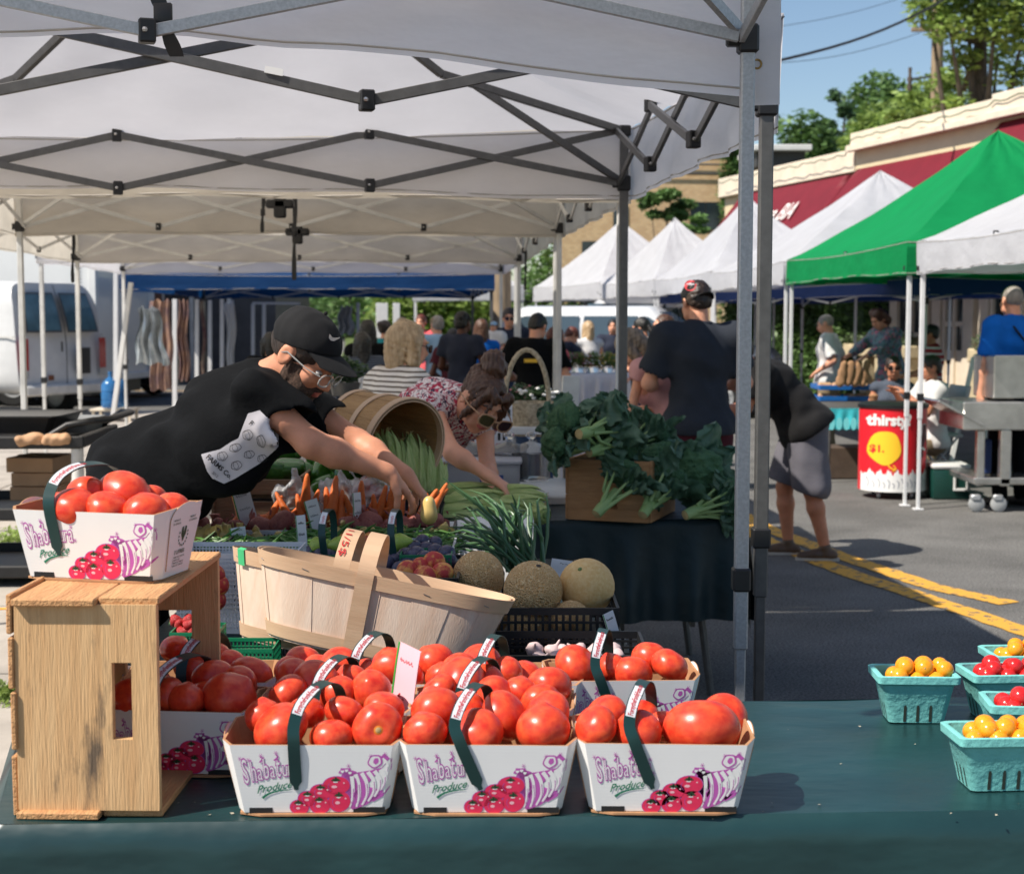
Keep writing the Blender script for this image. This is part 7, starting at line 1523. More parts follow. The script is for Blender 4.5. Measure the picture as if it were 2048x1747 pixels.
# tote and glass jars
td = 6.35; a, b = P(885, 928, td), P(1040, 925, td); zb3 = P(950, 985, td).z; M_tote = mat("frosted_plastic", (.66, .68, .74), rough=.35, var=.03, transl=.4)
tt = empty("storage_tote", ((a.x+b.x)/2, td+.2, zb3), 0, "frosted white plastic tote with a blue printed label", "tote"); W_ = b.x-a.x; H_t = a.z-zb3; MB().box((0, 0, H_t/2), (W_, .4, H_t), bev=.015, m=M_tote, seg=2).build("tub", parent=tt, smooth=30); MB().box((0, 0, H_t+.008), (W_+.02, .42, .018), bev=.006, m=M_tote).build("lid", parent=tt, smooth=30)
lb = MB(); x = P(962, 963, td).x-tt.location.x; lb.add([(x-.005, -.2015, H_t*.10), (x+.095, -.2015, H_t*.10), (x+.095, -.2015, H_t*.62), (x-.005, -.2015, H_t*.62)], [(0, 1, 2, 3)], mat("label_blue", lin(50, 90, 160), var=.1)); lb.add([(x+.02, -.2022, H_t*.30), (x+.085, -.2022, H_t*.34), (x+.085, -.2022, H_t*.5), (x+.03, -.2022, H_t*.45)], [(0, 1, 2, 3)], M_stk); lb.add([(x, -.2022, H_t*.48), (x+.03, -.2022, H_t*.48), (x+.03, -.2022, H_t*.58), (x, -.2022, H_t*.58)], [(0, 1, 2, 3)], M_stx); lb.build("label", parent=tt, smooth=0)
MB().box((0, 0, (zb3-BZ)/2), (W_*.9, .36, max(.02, zb3-BZ)), m=M_clothd).build("x"); o = COL.objects[-1]; o.name = "cloth_covered_riser"; o.location = (tt.location.x, tt.location.y, BZ); tag(o, "dark cloth covered block under the frosted tote", "riser")
M_jar = mat("clear_glass", (.9, .93, .95), rough=.04, var=0, trans=.85, spec=.6)
for x, lb_ in ((937, "left glass jar with a domed lid"), (1018, "right glass jar with a domed lid"), (1062, "third glass jar half behind the broccoli crate")):
    c = P(x, 926, 6.6); j = empty("glass_jar", (c.x, 6.6, P(x, 960, 6.6).z), 0, lb_, "jar", "glass jars on the next table"); z = P(x, 905, 6.6).z-j.location.z; R_ = .085
    MB().lathe([(R_*.9, 0), (R_, .01), (R_, z), (R_-.004, z), (R_-.004, .012), (0, .01)], 32, M_jar, caps=False).build("jar_body", parent=j); MB().lathe([(R_+.004, z+.001), (R_+.006, z+.008), (R_*.85, z+.03), (R_*.3, z+.045), (.012, z+.05), (.010, z+.06), (.024, z+.072), (.024, z+.085), (.012, z+.094), (0, z+.095)], 32, M_jar, caps=False).build("lid", parent=j)
# ---------------------------------------------------------------- pulp tills with cherry tomatoes
M_pulp = mat("teal_pulp", lin(120, 196, 190), rough=.9, var=.08, vscale=12, bump=.8, bscale=90, bdist=.003); M_cy = mat("yellow_cherry_skin", (.80, .27, .012), rough=.2, vscale=5, col2=(.85, .37, .02)); M_cr = mat("red_cherry_skin", (.60, .02, .02), rough=.18, var=.15, vscale=5)
def pulp():
    t = empty("pulp_till"); b = MB(); T, Bt, H = .071, .052, .088; n = 4
    def ring_(h, z, r=.012):
        o = []
        for cx, cy, a0 in ((1, -1, -90), (1, 1, 0), (-1, 1, 90), (-1, -1, 180)):
            for k in range(5): a = rad(a0+k*22.5); o.append(Vector((cx*(h-r)+r*math.cos(a), cy*(h-r)+r*math.sin(a), z)))
        return o
    def loft(rs, m, flip=False):
        k = len(rs[0]); vs = [v for r_ in rs for v in r_]; fs = [(i*k+j, i*k+(j+1) % k, (i+1)*k+(j+1) % k, (i+1)*k+j) for i in range(len(rs)-1) for j in range(k)]; b.add(vs, [f[::-1] for f in fs] if flip else fs, m)
    loft([ring_(Bt, 0), ring_(Bt+(T-Bt)*.8, H*.78), ring_(T-.002, H*.80), ring_(T+.006, H*.84), ring_(T+.007, H*.98), ring_(T+.003, H), ring_(T-.004, H*.98), ring_(T-.006, H*.8), ring_(Bt-.004, .005)], M_pulp); b.add(ring_(Bt-.004, .005), [tuple(range(20))], M_pulp); b.build("cup", parent=t, smooth=50)
    s = MB()
    for side in range(4):
        R_ = Matrix.Rotation(side*math.pi/2, 4, 'Z')
        for x in (-.024, 0, .024):
            pts = [(-.0028, 0), (.0028, 0), (.0028, .026), (.0016, .031), (-.0016, .031), (-.0028, .026)]; s.add([R_ @ Vector((x+a_, -(Bt+(T-Bt)*.8*(z_+.002)/(H*.78))-.0008, z_+.002)) for a_, z_ in pts], [tuple(range(6))], mat("dark_slot", (.03, .04, .03), var=0))
    s.build("slots", parent=t, smooth=0); return t
CH = lathe_mesh("cherry_tomato", sph(12), M_cy, 16, extra=lambda b: b.ball((0, 0, .99), (.1, .1, .03), 8, 4, M_scar)); CHR = lathe_mesh("cherry_tomato", sph(12), M_cr, 16, extra=lambda b: b.ball((0, 0, .99), (.1, .1, .03), 8, 4, M_scar))
p0_ = pulp()
for i, (x, yb, me, lb, rz, col) in enumerate([(1840, 1452, CH, "teal pulp till of yellow cherry tomatoes standing alone", -2, "yellow"), (2022, 1448, CHR, "teal pulp till of red cherry tomatoes further back", 4, "red"), (2075, 1520, CHR, "teal pulp till of red cherry tomatoes cut by the frame edge", -6, "red"), (2010, 1590, CH, "nearest teal pulp till with yellow cherry tomatoes", 3, "yellow"), (2062, 1405, CH, "farthest teal pulp till with yellow cherry tomatoes", 2, "yellow")]):
    t = p0_ if i == 0 else copy_tree(p0_); g_ = G(x, yb, TZ); sc_ = 1.0; t.location = (g_.x, g_.y+.055, TZ+.003); t.rotation_euler = (0, 0, rad(rz)); t.scale = (1.06, .74, 1.12); tag(t, lb, "pulp basket", "teal pulp tills on the front table")
    for k in range(16):
        lay = k//9; gx, gy = (k % 3-1)*.038+(.018 if lay else 0), ((k//3) % 3-1)*.038+(.018 if lay else 0)
        if lay and k > 14: continue
        put("cherry_tomato", me, t.location+Vector((gx+rp.uniform(-.006, .006), gy*.62+rp.uniform(-.004, .004), .084+.018*lay+rp.uniform(-.004, .006))), rp.uniform(.0165, .0200), (rp.uniform(0, 6), rp.uniform(0, 6), 0), col+" cherry tomato in the "+["lone till", "red till further back", "red till at the frame edge", "nearest till", "farthest till"][i], "cherry tomato", "cherry tomatoes in the "+["lone till", "red till further back", "edge till", "nearest till", "farthest till"][i])
# ================================================================ STREET THINGS
def ez(px, d): q = P(px, 600, d); q.z = 0; return q
M_red = mat("tail_light_red", (.35, .01, .01), rough=.2, var=.05); M_tyre = mat("tyre_rubber", (.015, .015, .015), rough=.85); M_carw = mat("white_car_paint", (.66, .67, .67), rough=.22, var=.04, vscale=1, coat=.4); M_vanw = mat("old_white_van_paint", (.58, .58, .57), rough=.4, vscale=3, col2=(.66, .66, .65)); M_cglass = mat("tinted_glass", (.06, .09, .11), rough=.06, var=0, spec=.9)
def wheel(t, x, y, r, w_=.2):
    o = empty("x", parent=t); bpy.data.objects.remove(o); M_ = Matrix.Translation((x, y, r)) @ Matrix.Rotation(math.pi/2, 4, 'X')
    wo = MB().lathe([(r*.62, -w_/2), (r*.93, -w_/2), (r, -w_*.35), (r, w_*.35), (r*.93, w_/2), (r*.62, w_/2), (r*.62, -w_/2)], 28, M_tyre, M_, caps=False).build("wheel", parent=t, smooth=40)
    MB().lathe([(0, -w_*.30), (r*.2, -w_*.36), (r*.55, -w_*.25), (r*.63, -w_*.45), (r*.63, w_*.45), (r*.55, w_*.25), (0, w_*.3)], 24, M_alu, M_).build("rim", parent=wo, smooth=40)
def vbody(t, L_, W_, prof, m, z0=.28, nm="body", tumble=.10, n=26, bulge=.04):
    """prof(f) -> roof height along the length; rounded sections lofted front to back"""
    mb = MB(); K = 20; vs = []
    for i in range(n+1):
        f = i/n; x = L_*f; top = prof(f); e = 1-.10*(max(0, abs(2*f-1)-.86)/.14)**2
        for k in range(K):
            a = 2*math.pi*k/K+math.pi/K; c, s_ = math.cos(a), math.sin(a); y = math.copysign(abs(c)**.28, c); z = math.copysign(abs(s_)**.28, s_); zz = z0+(top-z0)*(z+1)/2; k2 = max(0, (zz-1.0)/1.1); vs.append(Vector((x, y*W_/2*e*(1-tumble*k2), zz)))
    fs = [(i*K+k, i*K+(k+1) % K, (i+1)*K+(k+1) % K, (i+1)*K+k) for i in range(n) for k in range(K)]+[tuple(range(K))[::-1], tuple(n*K+k for k in range(K))]
    return mb.add(vs, fs, m).build(nm, parent=t, smooth=50)
# old van at the left; rear towards the right
vn = ez(34, 22.0); ax2 = Vector((-.905, .425, 0)); vy = Vector((.425, .905, 0))
van = empty("van", vn+vy*1.0, math.atan2(ax2.y, ax2.x), "old white van with dented rear doors parked at the left", "van")
def vprof(f): return 2.14-.05*(2*f-1)**2-(1.1*max(0, (f-.80)/.20)**1.1)
mb = MB(); Lv, Wv = 5.2, 2.0; K, n = 28, 30; vs = []
for i in range(n+1):
    f = i/n; top = vprof(f)
    for k in range(K):
        a = 2*math.pi*k/K+math.pi/K; c, s_ = math.cos(a), math.sin(a); y = math.copysign(abs(c)**.25, c); z = math.copysign(abs(s_)**.25, s_); zz = .42+(top-.42)*(z+1)/2; k2 = max(0, (zz-1.15)/1.0); x = Lv*f; x += (1-min(1, f/.12))*(.30*k2**1.7+.05*y*y)
        vs.append(Vector((x, y*Wv/2*(1-.13*k2**1.4)*(1-.03*(1-min(1, f/.03))), zz)))
mb.add(vs, [(i*K+k, i*K+(k+1) % K, (i+1)*K+(k+1) % K, (i+1)*K+k) for i in range(n) for k in range(K)]+[tuple(range(K))[::-1], tuple(n*K+k for k in range(K))], M_vanw); vbd = mb.build("body", parent=van, smooth=45)
def rx_(y, z): k2 = max(0, (z-1.15)/1.0); return .30*k2**1.7+.05*(y/(Wv/2))**2-.008
def rear(nm, y0, y1, z0, z1, m, off=0.0, parent=van, n=5, th_=.0):
    return MB().grid(lambda u, v: (lambda y, z: Vector((rx_(y, z)-off, y*(1-.13*max(0, (z-1.15)/1.0)**1.4), z)))(y0+(y1-y0)*u, z0+(z1-z0)*v), n, n, m).build(nm, parent=parent, smooth=60)
for sgn in (1, -1):
    a_, b_ = (.06, .80) if sgn > 0 else (-.80, -.06); w_ = rear("window_surround", a_, b_, 1.34, 1.94, M_gry, .006); rear("window", a_+.03, b_-.03, 1.37, 1.91, mat("van_window_glass", lin(96, 128, 138), rough=.1, vscale=1.5, col2=lin(60, 80, 84)), .012, parent=w_)  # reflection put into the pale mottled glass colour
    yy = sgn*.86; tl = rear("tail_light", yy-.08, yy+.09, .78, 1.25, M_red, .014); rear("reverse_light", yy-.08, yy+.09, .66, .77, M_alu, .014, parent=tl)
rear("door_gap", -.010, .010, .5, 2.05, M_black, .010); rear("handle", .10, .14, 1.05, 1.2, M_black, .03); rear("licence_recess", -.55, -.25, .70, 1.10, M_black, .010); rear("rust_patch", .28, .40, .62, .70, mat("rust", (.16, .06, .03), rough=.9, var=.4, vscale=30), .010)
for z in (1.28, ): MB().box((2.2, Wv/2*.992, z), (4.2, .012, .025), m=M_dirtyw).build("side_moulding", parent=van)
for z in (1.28, ): MB().box((2.2, -Wv/2*.992, z), (4.2, .012, .025), m=M_dirtyw).build("side_moulding", parent=van)
MB().box((-.02, 0, .48), (.16, 1.9, .16), bev=.03, m=M_dirtyw).build("bumper", parent=van, smooth=30)
for x in (.95, 4.2):
    for y in (-.86, .86): wheel(van, x, y, .36)
# box truck
tq = ez(186, 26.0); tax = Vector((-.985, .17, 0)); trk = empty("box_truck", tq, math.atan2(tax.y, tax.x), "large white box truck parked behind the old van", "truck")
MB().box((3.6, -1.2, 2.3), (7.2, 2.4, 3.6), bev=.02, m=M_carw).build("cargo_box", parent=trk, smooth=30)
fr_ = MB()
for x, y in ((.0, 0), (.0, -2.4)): fr_.box((x-.01, y, 2.3), (.14, .10, 3.66), bev=.01, m=M_white)
for z in (.5, 4.1): fr_.box((-.01, -1.2, z), (.14, 2.4, .12), bev=.01, m=M_white)
fr_.build("rear_frame", parent=trk, smooth=30); riv = MB()
for i in range(60): riv.ball((.22, .004, .55+i*.06), .014, 6, 4, M_alu)
riv.build("rivets", parent=trk); MB().box((.8, -1.2, .45), (1.3, 2.1, .5), m=M_black).build("underframe", parent=trk)
for x in (1.6, 6.0):
    for y in (-.25, -2.1): wheel(trk, x, y, .42, .3)
# dark brick building and sign at the left
bq = ez(205, 34); bb = empty("brick_building", bq, 0, "dark brown brick building with a green sign at the left", "building"); M_dbr = mat("dark_brick", (.10, .05, .035)); brickify(M_dbr, (.12, .055, .04), (.16, .075, .05), (.13, .11, .09), 3.5)
MB().box((-9, 4, 3.2), (18+2*.9, 8, 6.4), m=M_dbr).build("wall", parent=bb, smooth=0)
sg = MB(); sx, sz = P(258, 600, 33.8).x-bq.x, P(258, 600, 33.8).z
so2 = empty("sign_board", (bq.x+.75, 33.6, 0), 0, "green sign board with white letters on the brick building", "sign"); q = P(250, 603, 33.6); MB().box((q.x-so2.location.x+.0, 0, q.z), (.42, .06, 1.15), bev=.01, m=mat("sign_green", lin(20, 92, 58), var=.05)).build("board", parent=so2)
wl = MB(); 
for ch, z in (("TH", .28), ("l", -.1), ("el", -.42)): put_text(wl, ch, lambda x, y, z=z: Vector((q.x-so2.location.x-.14+x, -.034, q.z+z+y)), .26, M_wpr, bold=.02)
wl.build("letters", parent=so2, smooth=0); MB().tube([(q.x-so2.location.x, .12, 0), (q.x-so2.location.x, .12, q.z+.5)], .05, 8, M_gry).build("post", parent=so2)
bb2 = ez(300, 36); b2 = empty("shop_building", bb2, 0, "dark shop front with pale frames beyond the green sign", "building"); MB().box((1.2, 3, 1.6), (3.6, 6, 3.2), m=mat("dark_shopfront", (.045, .045, .05), var=.3, vscale=2)).build("wall", parent=b2, smooth=0)
for x in (-.3, .3, 1.0, 1.9): MB().box((x, -.04, 1.6), (.09, .08, 3.1), m=M_dirtyw).build("frame", parent=b2, smooth=0)
# hanging silver bags, banners, poles
def pole(label, px, py0, py1, d, r=.018, m=M_wleg, px1=None):
    a, b = P(px, py0, d), P(px1 or px, py1, d); return tag(MB().box((a+b)/2, (r*2, r*2, (a-b).length), bev=.003, m=m, Rm=(a-b).to_track_quat('Z', 'Y').to_matrix()).build("steel_pole", smooth=30), label, "pole", "white poles at the left stalls")
for px, y0, y1, d, lb in [(232, 545, 760, 21, "white upright beside the dark brick wall"), (350, 598, 880, 21, "white pole between the two brown banners"), (394, 598, 860, 24, "white pole right of the brown banner"), (420, 600, 850, 25, "grey white pole behind the maroon hanging"), (444, 598, 840, 25, "white pole with a cross tube"), (464, 600, 840, 26, "thin white pole left of the pale banner"), (506, 608, 830, 27, "white pole in front of the climbing street"), (528, 608, 830, 27, "second white pole in front of the climbing street"), (716, 605, 800, 30, "white pole by the hanging grey shirt")]: pole(lb, px, y0, y1, d, .03)
pole("slanted white tent pole leaning over the water jugs", 262, 565, 835, 15, .022, px1=226); pole("white cross tube over the poles at left", 505, 606, 607, 27, .02, px1=600)
M_slv = mat("silver_bag_film", (.50, .54, .56), rough=.22, metal=.35, var=.2, vscale=8)
def hang(name, label, px0, px1, py0, py1, d, m, cat, amp=.03, seed=1, grp=None, flare=0.0):
    a, b = P(px0, py0, d), P(px1, py1, d); n1 = random.Random(seed); p1, p2 = n1.uniform(0, 6), n1.uniform(0, 6); t = MB()
    f = lambda o: (lambda u, v: Vector((a.x+(b.x-a.x)*(.5+(u-.5)*(1+flare*(v-.5)))+.02*math.sin(v*9+p2), d+o+amp*math.sin(u*17+p1+v*3)+amp*.5*math.sin(u*37+p2), a.z+(b.z-a.z)*v+.02*math.sin(u*13+p2))))
    t.grid(f(0), 30, 16, m); t.grid(f(.006), 30, 16, m, flip=True); return tag(t.build(name, smooth=60), label, cat, grp)
hang("silver_bag", "crumpled silver bags hanging from the white leg", 272, 330, 615, 728, 17.5, M_slv, "bag", .05, 2, flare=.5)
hang("hanging_banner", "brown printed banner behind the silver bags", 300, 345, 600, 780, 20, mat("brown_banner", lin(150, 118, 96), rough=.5, vscale=5, col2=lin(96, 76, 84)), "banner", .02, 3, "hanging banners")
hang("hanging_banner", "glossy brown banner between the white poles", 354, 378, 600, 760, 20.5, mat("brown_banner", (1, 1, 1)), "banner", .02, 4, "hanging banners")
hang("hanging_banner", "narrow maroon and blue hanging by the white poles", 402, 412, 600, 780, 24, mat("maroon_banner", lin(110, 60, 78), rough=.6, vscale=3, col2=lin(180, 170, 150)), "banner", .01, 5, "hanging banners")
hang("hanging_banner", "pale banner at the right of the pole group", 452, 472, 606, 760, 25.5, M_wpr, "banner", .03, 6, "hanging banners", flare=-.4)
hang("hanging_shirt", "grey and white clothing hanging near the street end", 676, 706, 612, 668, 24, mat("grey_cloth", (.18, .20, .23), var=.2), "clothing", .03, 7, flare=.5)
# jugs
M_jug = mat("blue_jug_plastic", (.05, .22, .50), rough=.12, var=.1, trans=.25, alpha=.85)
for px, d, lb in ((222, 21.5, "left blue water jug behind the white poles"), (238, 21.9, "right blue water jug behind the white poles")):
    q = P(px, 815, d); MB().lathe([(.0, 0), (.12, .0), (.135, .02), (.135, .10), (.125, .11), (.135, .12), (.135, .22), (.125, .23), (.135, .24), (.132, .33), (.08, .40), (.03, .44), (.028, .49), (.032, .49), (.032, .52), (0, .52)], 24, M_jug).build("x"); o = COL.objects[-1]; o.name = "water_jug"; o.location = q; tag(o, lb, "water jug", "blue water jugs")
q0 = P(230, 815, 21.7); st2 = empty("jug_stand", (q0.x, q0.y, 0), 0, "small pale stand carrying the blue water jugs", "stand"); MB().box((0, 0, q0.z-.02), (.6, .5, .03), bev=.004, m=M_cream).build("top", parent=st2)
for x in (-.26, .26):
    for y in (-.2, .2): MB().box((x, y, (q0.z-.04)/2), (.035, .035, q0.z-.04), m=M_cream).build("leg", parent=st2)
def simple_car(label, px, d, ang, m, L_=4.5, W_=1.8, H_=1.5, name="car", suv=True, group="parked cars", z=0):
    c = ez(px, d); c.z = z; t = empty(name, c, ang, label, "car", group); low = .62*H_
    def pr(f):
        if suv: pts = [(0, .80), (.02, 1.0), (.06, 1.42), (.12, 1.5), (.55, 1.5), (.72, 1.05), (.95, .92), (1, .7)]
        else: pts = [(0, .75), (.03, .95), (.16, 1.0), (.28, 1.42), (.55, 1.45), (.72, 1.0), (.95, .85), (1, .6)]
        return np.interp(f, [p[0] for p in pts], [p[1] for p in pts])*H_/1.5
    vbody(t, L_, W_, pr, m, z0=.25, tumble=.30, n=40)
    for sgn in (-1, 1):
        g_ = MB(); 
        for f0, f1 in ((.10, .32), (.335, .52), (.535, .66)):
            def P__(f, v): zt = pr(f)-.14*H_/1.5; zb2 = .98*H_/1.5; zz = zb2+(max(zt, zb2+.02)-zb2)*v; k2 = max(0, (zz-1.0)/1.1); return Vector((L_*f, sgn*(W_/2*(1-.30*k2)+.006), zz))
            g_.grid(lambda u, v: P__(f0+(f1-f0)*u, v), 6, 3, M_cglass)
        g_.build("side_windows", parent=t, smooth=60)
        MB().ball((L_*.985, sgn*W_*.36, .72*H_/1.5), (.06, .18, .09), 12, 8, M_alu).build("headlight", parent=t); MB().box((.0, sgn*W_*.38, .95*H_/1.5), (.06, .2, .22), bev=.02, m=M_red).build("tail_light", parent=t)
    MB().grid(lambda u, v: Vector((L_*(.585+.125*(1-v))+.01, (u-.5)*W_*.82*(1-.06*v), pr(.585+.125*(1-v))+.012)), 6, 6, M_cglass).build("windscreen", parent=t, smooth=60)
    MB().box((L_*.998, 0, .45), (.08, W_*.8, .16), bev=.02, m=M_black).build("grille", parent=t)
    for x in (L_*.18, L_*.80):
        for y in (-W_/2+.08, W_/2-.08): wheel(t, x, y, .33)
    return t
simple_car("white sport utility car parked behind the man in sunglasses", 1000, 25, rad(-14), M_carw, 4.7, 1.85, 1.75)
simple_car("white pickup facing the stalls behind the pink top woman", 1330, 34, rad(-112), M_carw, 5.2, 2.0, 1.95, suv=True)
simple_car("dark grey car far up the climbing street", 478, 52, rad(-95), mat("dark_car_paint", (.03, .035, .045), rough=.2, var=.1), 4.3, 1.75, 1.45, z=.35)
simple_car("black hatchback parked beyond the silver bags", 335, 29.6, rad(166), mat("black_car_paint", (.012, .012, .014), rough=.15, var=.1), 4.0, 1.7, 1.4)
# iron fence and far sign
fe = empty("iron_fence", ez(1150, 44), 0, "black iron fence behind the parked white cars", "fence"); 
fb = MB(); 
for i in range(34): fb.tube([(-2.4+i*.16, 0, 0), (-2.4+i*.16, 0, 2.1)], .016, 5, M_black)
for z in (.3, 1.3, 2.0): fb.tube([(-2.4, 0, z), (2.9, 0, z)], .02, 5, M_black)
fb.build("railing", parent=fe)
for x in (-2.4, .3, 2.9): MB().box((x, 0, 1.15), (.12, .12, 2.3), bev=.01, m=M_black).build("post", parent=fe)
for px0, px1, y0, y1, d, lb in ((752, 776, 606, 676, 32, "left white notice board in the crowd"), (786, 800, 606, 676, 32, "right white notice board in the crowd")):
    a, b = P(px0, y0, d), P(px1, y1, d); n_b = empty("notice_board", ((a.x+b.x)/2, d, 0), 0, lb, "board", "white notice boards"); MB().box((0, 0, (a.z+b.z)/2), (b.x-a.x, .04, a.z-b.z), bev=.005, m=M_white).build("panel", parent=n_b); MB().box((0, .03, b.z/2), (.05, .05, b.z), m=M_wleg).build("post", parent=n_b)
wp = ez(1003, 30); tag(MB().tube([(wp.x, wp.y, 0), (wp.x, wp.y, 3.0), (wp.x+.02, wp.y, 7)], [.20, .19, .15], 12, M_wood_old).build("wooden_pole"), "weathered wooden pole behind the man in sunglasses", "pole")
# ---------------------------------------------------------------- utility cart at the left
cq = P(148, 880, 8.6); CWd = 1.35; cart = empty("utility_cart", (P(0, 900, 8.4).x-.35, 8.75, 0), rad(3), "black plastic utility cart with white legs at the left", "cart"); cl0 = cart.location
def shelf(z, h=.07): 
    w2, d2 = .80, .44; b = MB(); b.box((0, 0, z-h+.01), (w2*2-.02, d2*2-.02, .02), m=M_black)
    for sx in (-1, 1): b.box((sx*w2, 0, z-h/2+.004), (.035, d2*2+.035, h), bev=.008, m=M_black)
    for sy in (-1, 1): b.box((0, sy*d2, z-h/2), (w2*2, .034, h), bev=.008, m=M_black)
    return b.build("shelf", parent=cart, smooth=30)
zt_ = P(120, 872, 8.35).z; shelf(zt_); shelf(P(60, 1015, 8.35).z); shelf(.20)
for x in (-.77, .77):
    for y in (-.41, .41): MB().tube([(x, y, .18), (x, y, zt_-.06)], .034, 14, M_dirtyw).build("leg", parent=cart)
    for y in (-.38, .38):
        w_ = MB().lathe([(0, -.018), (.06, -.018), (.065, 0), (.06, .018), (0, .018)], 20, mat("grey_caster", (.35, .36, .36), rough=.6), Matrix.Translation((x, y, .066)) @ Matrix.Rotation(math.pi/2, 4, 'X')).build("caster", parent=cart); MB().box((x, y, .13), (.05, .05, .08), bev=.006, m=M_black).build("fork", parent=w_)
MB().tube([(.62, -.42, zt_), (.72, -.42, zt_+.06), (.86, -.40, zt_+.085), (.93, -.3, zt_+.085), (.93, .3, zt_+.085), (.86, .40, zt_+.085), (.72, .42, zt_)], .02, 10, M_black).build("push_handle", parent=cart)
def tub(label, px0, px1, pyt, pyb, d, m, D=.4, grp="plastic tubs on the cart"):
    a, b = P(px0, pyt, d), P(px1, pyb, d); W_, H_ = b.x-a.x, a.z-b.z; t = empty("plastic_tub", ((a.x+b.x)/2, d+D/2, b.z), 0, label, "tub", grp); mb = MB()
    def rg(k, z): return [Vector((sx*(W_/2*k), sy*(D/2*k), z)) for sx, sy in ((-.92, -1), (.92, -1), (1, -.85), (1, .85), (.92, 1), (-.92, 1), (-1, .85), (-1, -.85))]
    R = [rg(.86, 0), rg(.97, H_*.9), rg(1.03, H_*.92), rg(1.03, H_), rg(.98, H_), rg(.94, H_*.9), rg(.83, .01)]; vs = [v for r_ in R for v in r_]; mb.add(vs, [(i*8+k, i*8+(k+1) % 8, (i+1)*8+(k+1) % 8, (i+1)*8+k) for i in range(6) for k in range(8)]+[tuple(range(8))[::-1], tuple(48+k for k in range(8))], m); mb.build("tub", parent=t, smooth=30); return t
tub("large black tub on the utility cart", -160, 112, 832, 868+0, 8.45, M_black, .6); tub("grey tub behind the black one on the cart", 100, 176, 838, 866, 8.8, mat("grey_plastic", (.16, .17, .18), rough=.4), .4)
M_loaf = mat("bread_crust", lin(190, 150, 115), rough=.7, var=.2, vscale=15)
for px, lb, an in ((60, "left wrapped loaf lying at the cart's front edge", .35), (112, "right wrapped loaf under the cart handle", .1)):
    V, F = sdf([cap((-.05, 0, 0), .032, (.05, 0, .01), .034)], .006, .02, noise=wav(px, .004, 60)); o = mesh_np("wrapped_loaf", V, F, M_loaf); o.location = P(px, 880, 8.32); o.rotation_euler.z = an; tag(o, lb, "bread", "wrapped loaves on the cart")
M_box = mat("cardboard", lin(196, 154, 118), rough=.85, var=.08, vscale=5)
for i, (x0, x1, y0, y1, lb) in enumerate([(13, 100, 915, 944, "top cardboard box of the stack under the cart"), (17, 96, 946, 972, "middle cardboard box of the stack under the cart"), (9, 94, 974, 1001, "bottom cardboard box of the stack under the cart")]):
    a, b = P(x0, y0, 8.7), P(x1, y1, 8.7); t = empty("cardboard_box", ((a.x+b.x)/2+.03, 8.85+.02*i, b.z), rad(-6+5*i), lb, "box", "cardboard boxes under the cart"); W_, H_ = (b.x-a.x)*1.12, a.z-b.z; MB().box((0, 0, H_/2), (W_, .34, H_), bev=.003, m=M_box).build("carton", parent=t, smooth=30); MB().box((0, 0, H_+.003), (W_*.98, .05, .003), m=M_kraft).build("tape", parent=t)
tag(MB().tube([G(-60, 1234), G(-10, 1233)+Vector((0, 0, .01)), G(30, 1232), G(60, 1238)+Vector((0, .1, .0))], .006, 6, mat("orange_cord", lin(240, 170, 40), rough=.5, var=0), caps=True).build("extension_cord"), "orange yellow cord lying on the pavement at the left", "cord") if False else None
o = MB().tube([Vector((p.x, p.y, .075)) for p in (G(-60, 1222, .07), G(0, 1219, .07), G(35, 1218, .07), G(70, 1224, .07))], .007, 6, mat("orange_cord", lin(240, 170, 40), rough=.5, var=0)).build("extension_cord"); tag(o, "orange yellow cord lying on the pavement at the left", "cord")
V, F = leaf_cloud([(G(px, py, .07).x, G(px, py, .07).y, .09, .13, .09, .04) for px, py in ((20, 1085), (0, 1090), (38, 1070), (10, 1395), (25, 1390), (-5, 1402))], 800, .018, 5, flat=1.2); o = mesh_np("weeds", V, F, M_leafL, smooth=0); tag(o, "green weeds growing between the pavement slabs", "weeds", kind="stuff")
# ---------------------------------------------------------------- stalls in the middle distance
def ftable(label, px0, px1, py, d, D, m, z=None, cloth=None, drop=.5, name="folding_table"):
    a, b = P(px0, py, d), P(px1, py, d); z = z or a.z; t = empty(name, ((a.x+b.x)/2, d+D/2, 0), 0, label, "table"); W_ = b.x-a.x; MB().box((0, 0, z-.02), (W_, D, .04), bev=.006, m=m).build("tabletop", parent=t, smooth=30)
    for x in (-W_*.42, W_*.42):
        for y in (-D*.4, D*.4): MB().tube([(x*1.05, y, 0), (x, y, z-.04)], .016, 8, M_gry).build("leg", parent=t)
    return t, z, W_
t, z, W_ = ftable("blue topped folding table behind the vendor's shoulder", 610, 745, 806, 11.0, .8, mat("bright_blue_plastic", (.01, .14, .42), rough=.4))
for i, (px, lb) in enumerate([(640, "first small jar on the blue table"), (660, "second small jar on the blue table"), (695, "brown jar on the blue table"), (712, "white pot at the right of the blue table")]):
    q = P(px, 800, 11.2); MB().lathe([(0, 0), (.045, 0), (.05, .01), (.05, .09), (.035, .11), (.038, .11), (.038, .13), (0, .13)], 16, [M_glass, M_alu, M_kraft, M_white][i]).build("x"); o = COL.objects[-1]; o.name = "jar"; o.location = (q.x, q.y, z+.001); tag(o, lb, "jar", "jars on the blue table")
tub("grey crate of supplies standing on the blue table", 640, 690, 768, 800, 11.4, M_gry, .3, "supplies on the blue table")
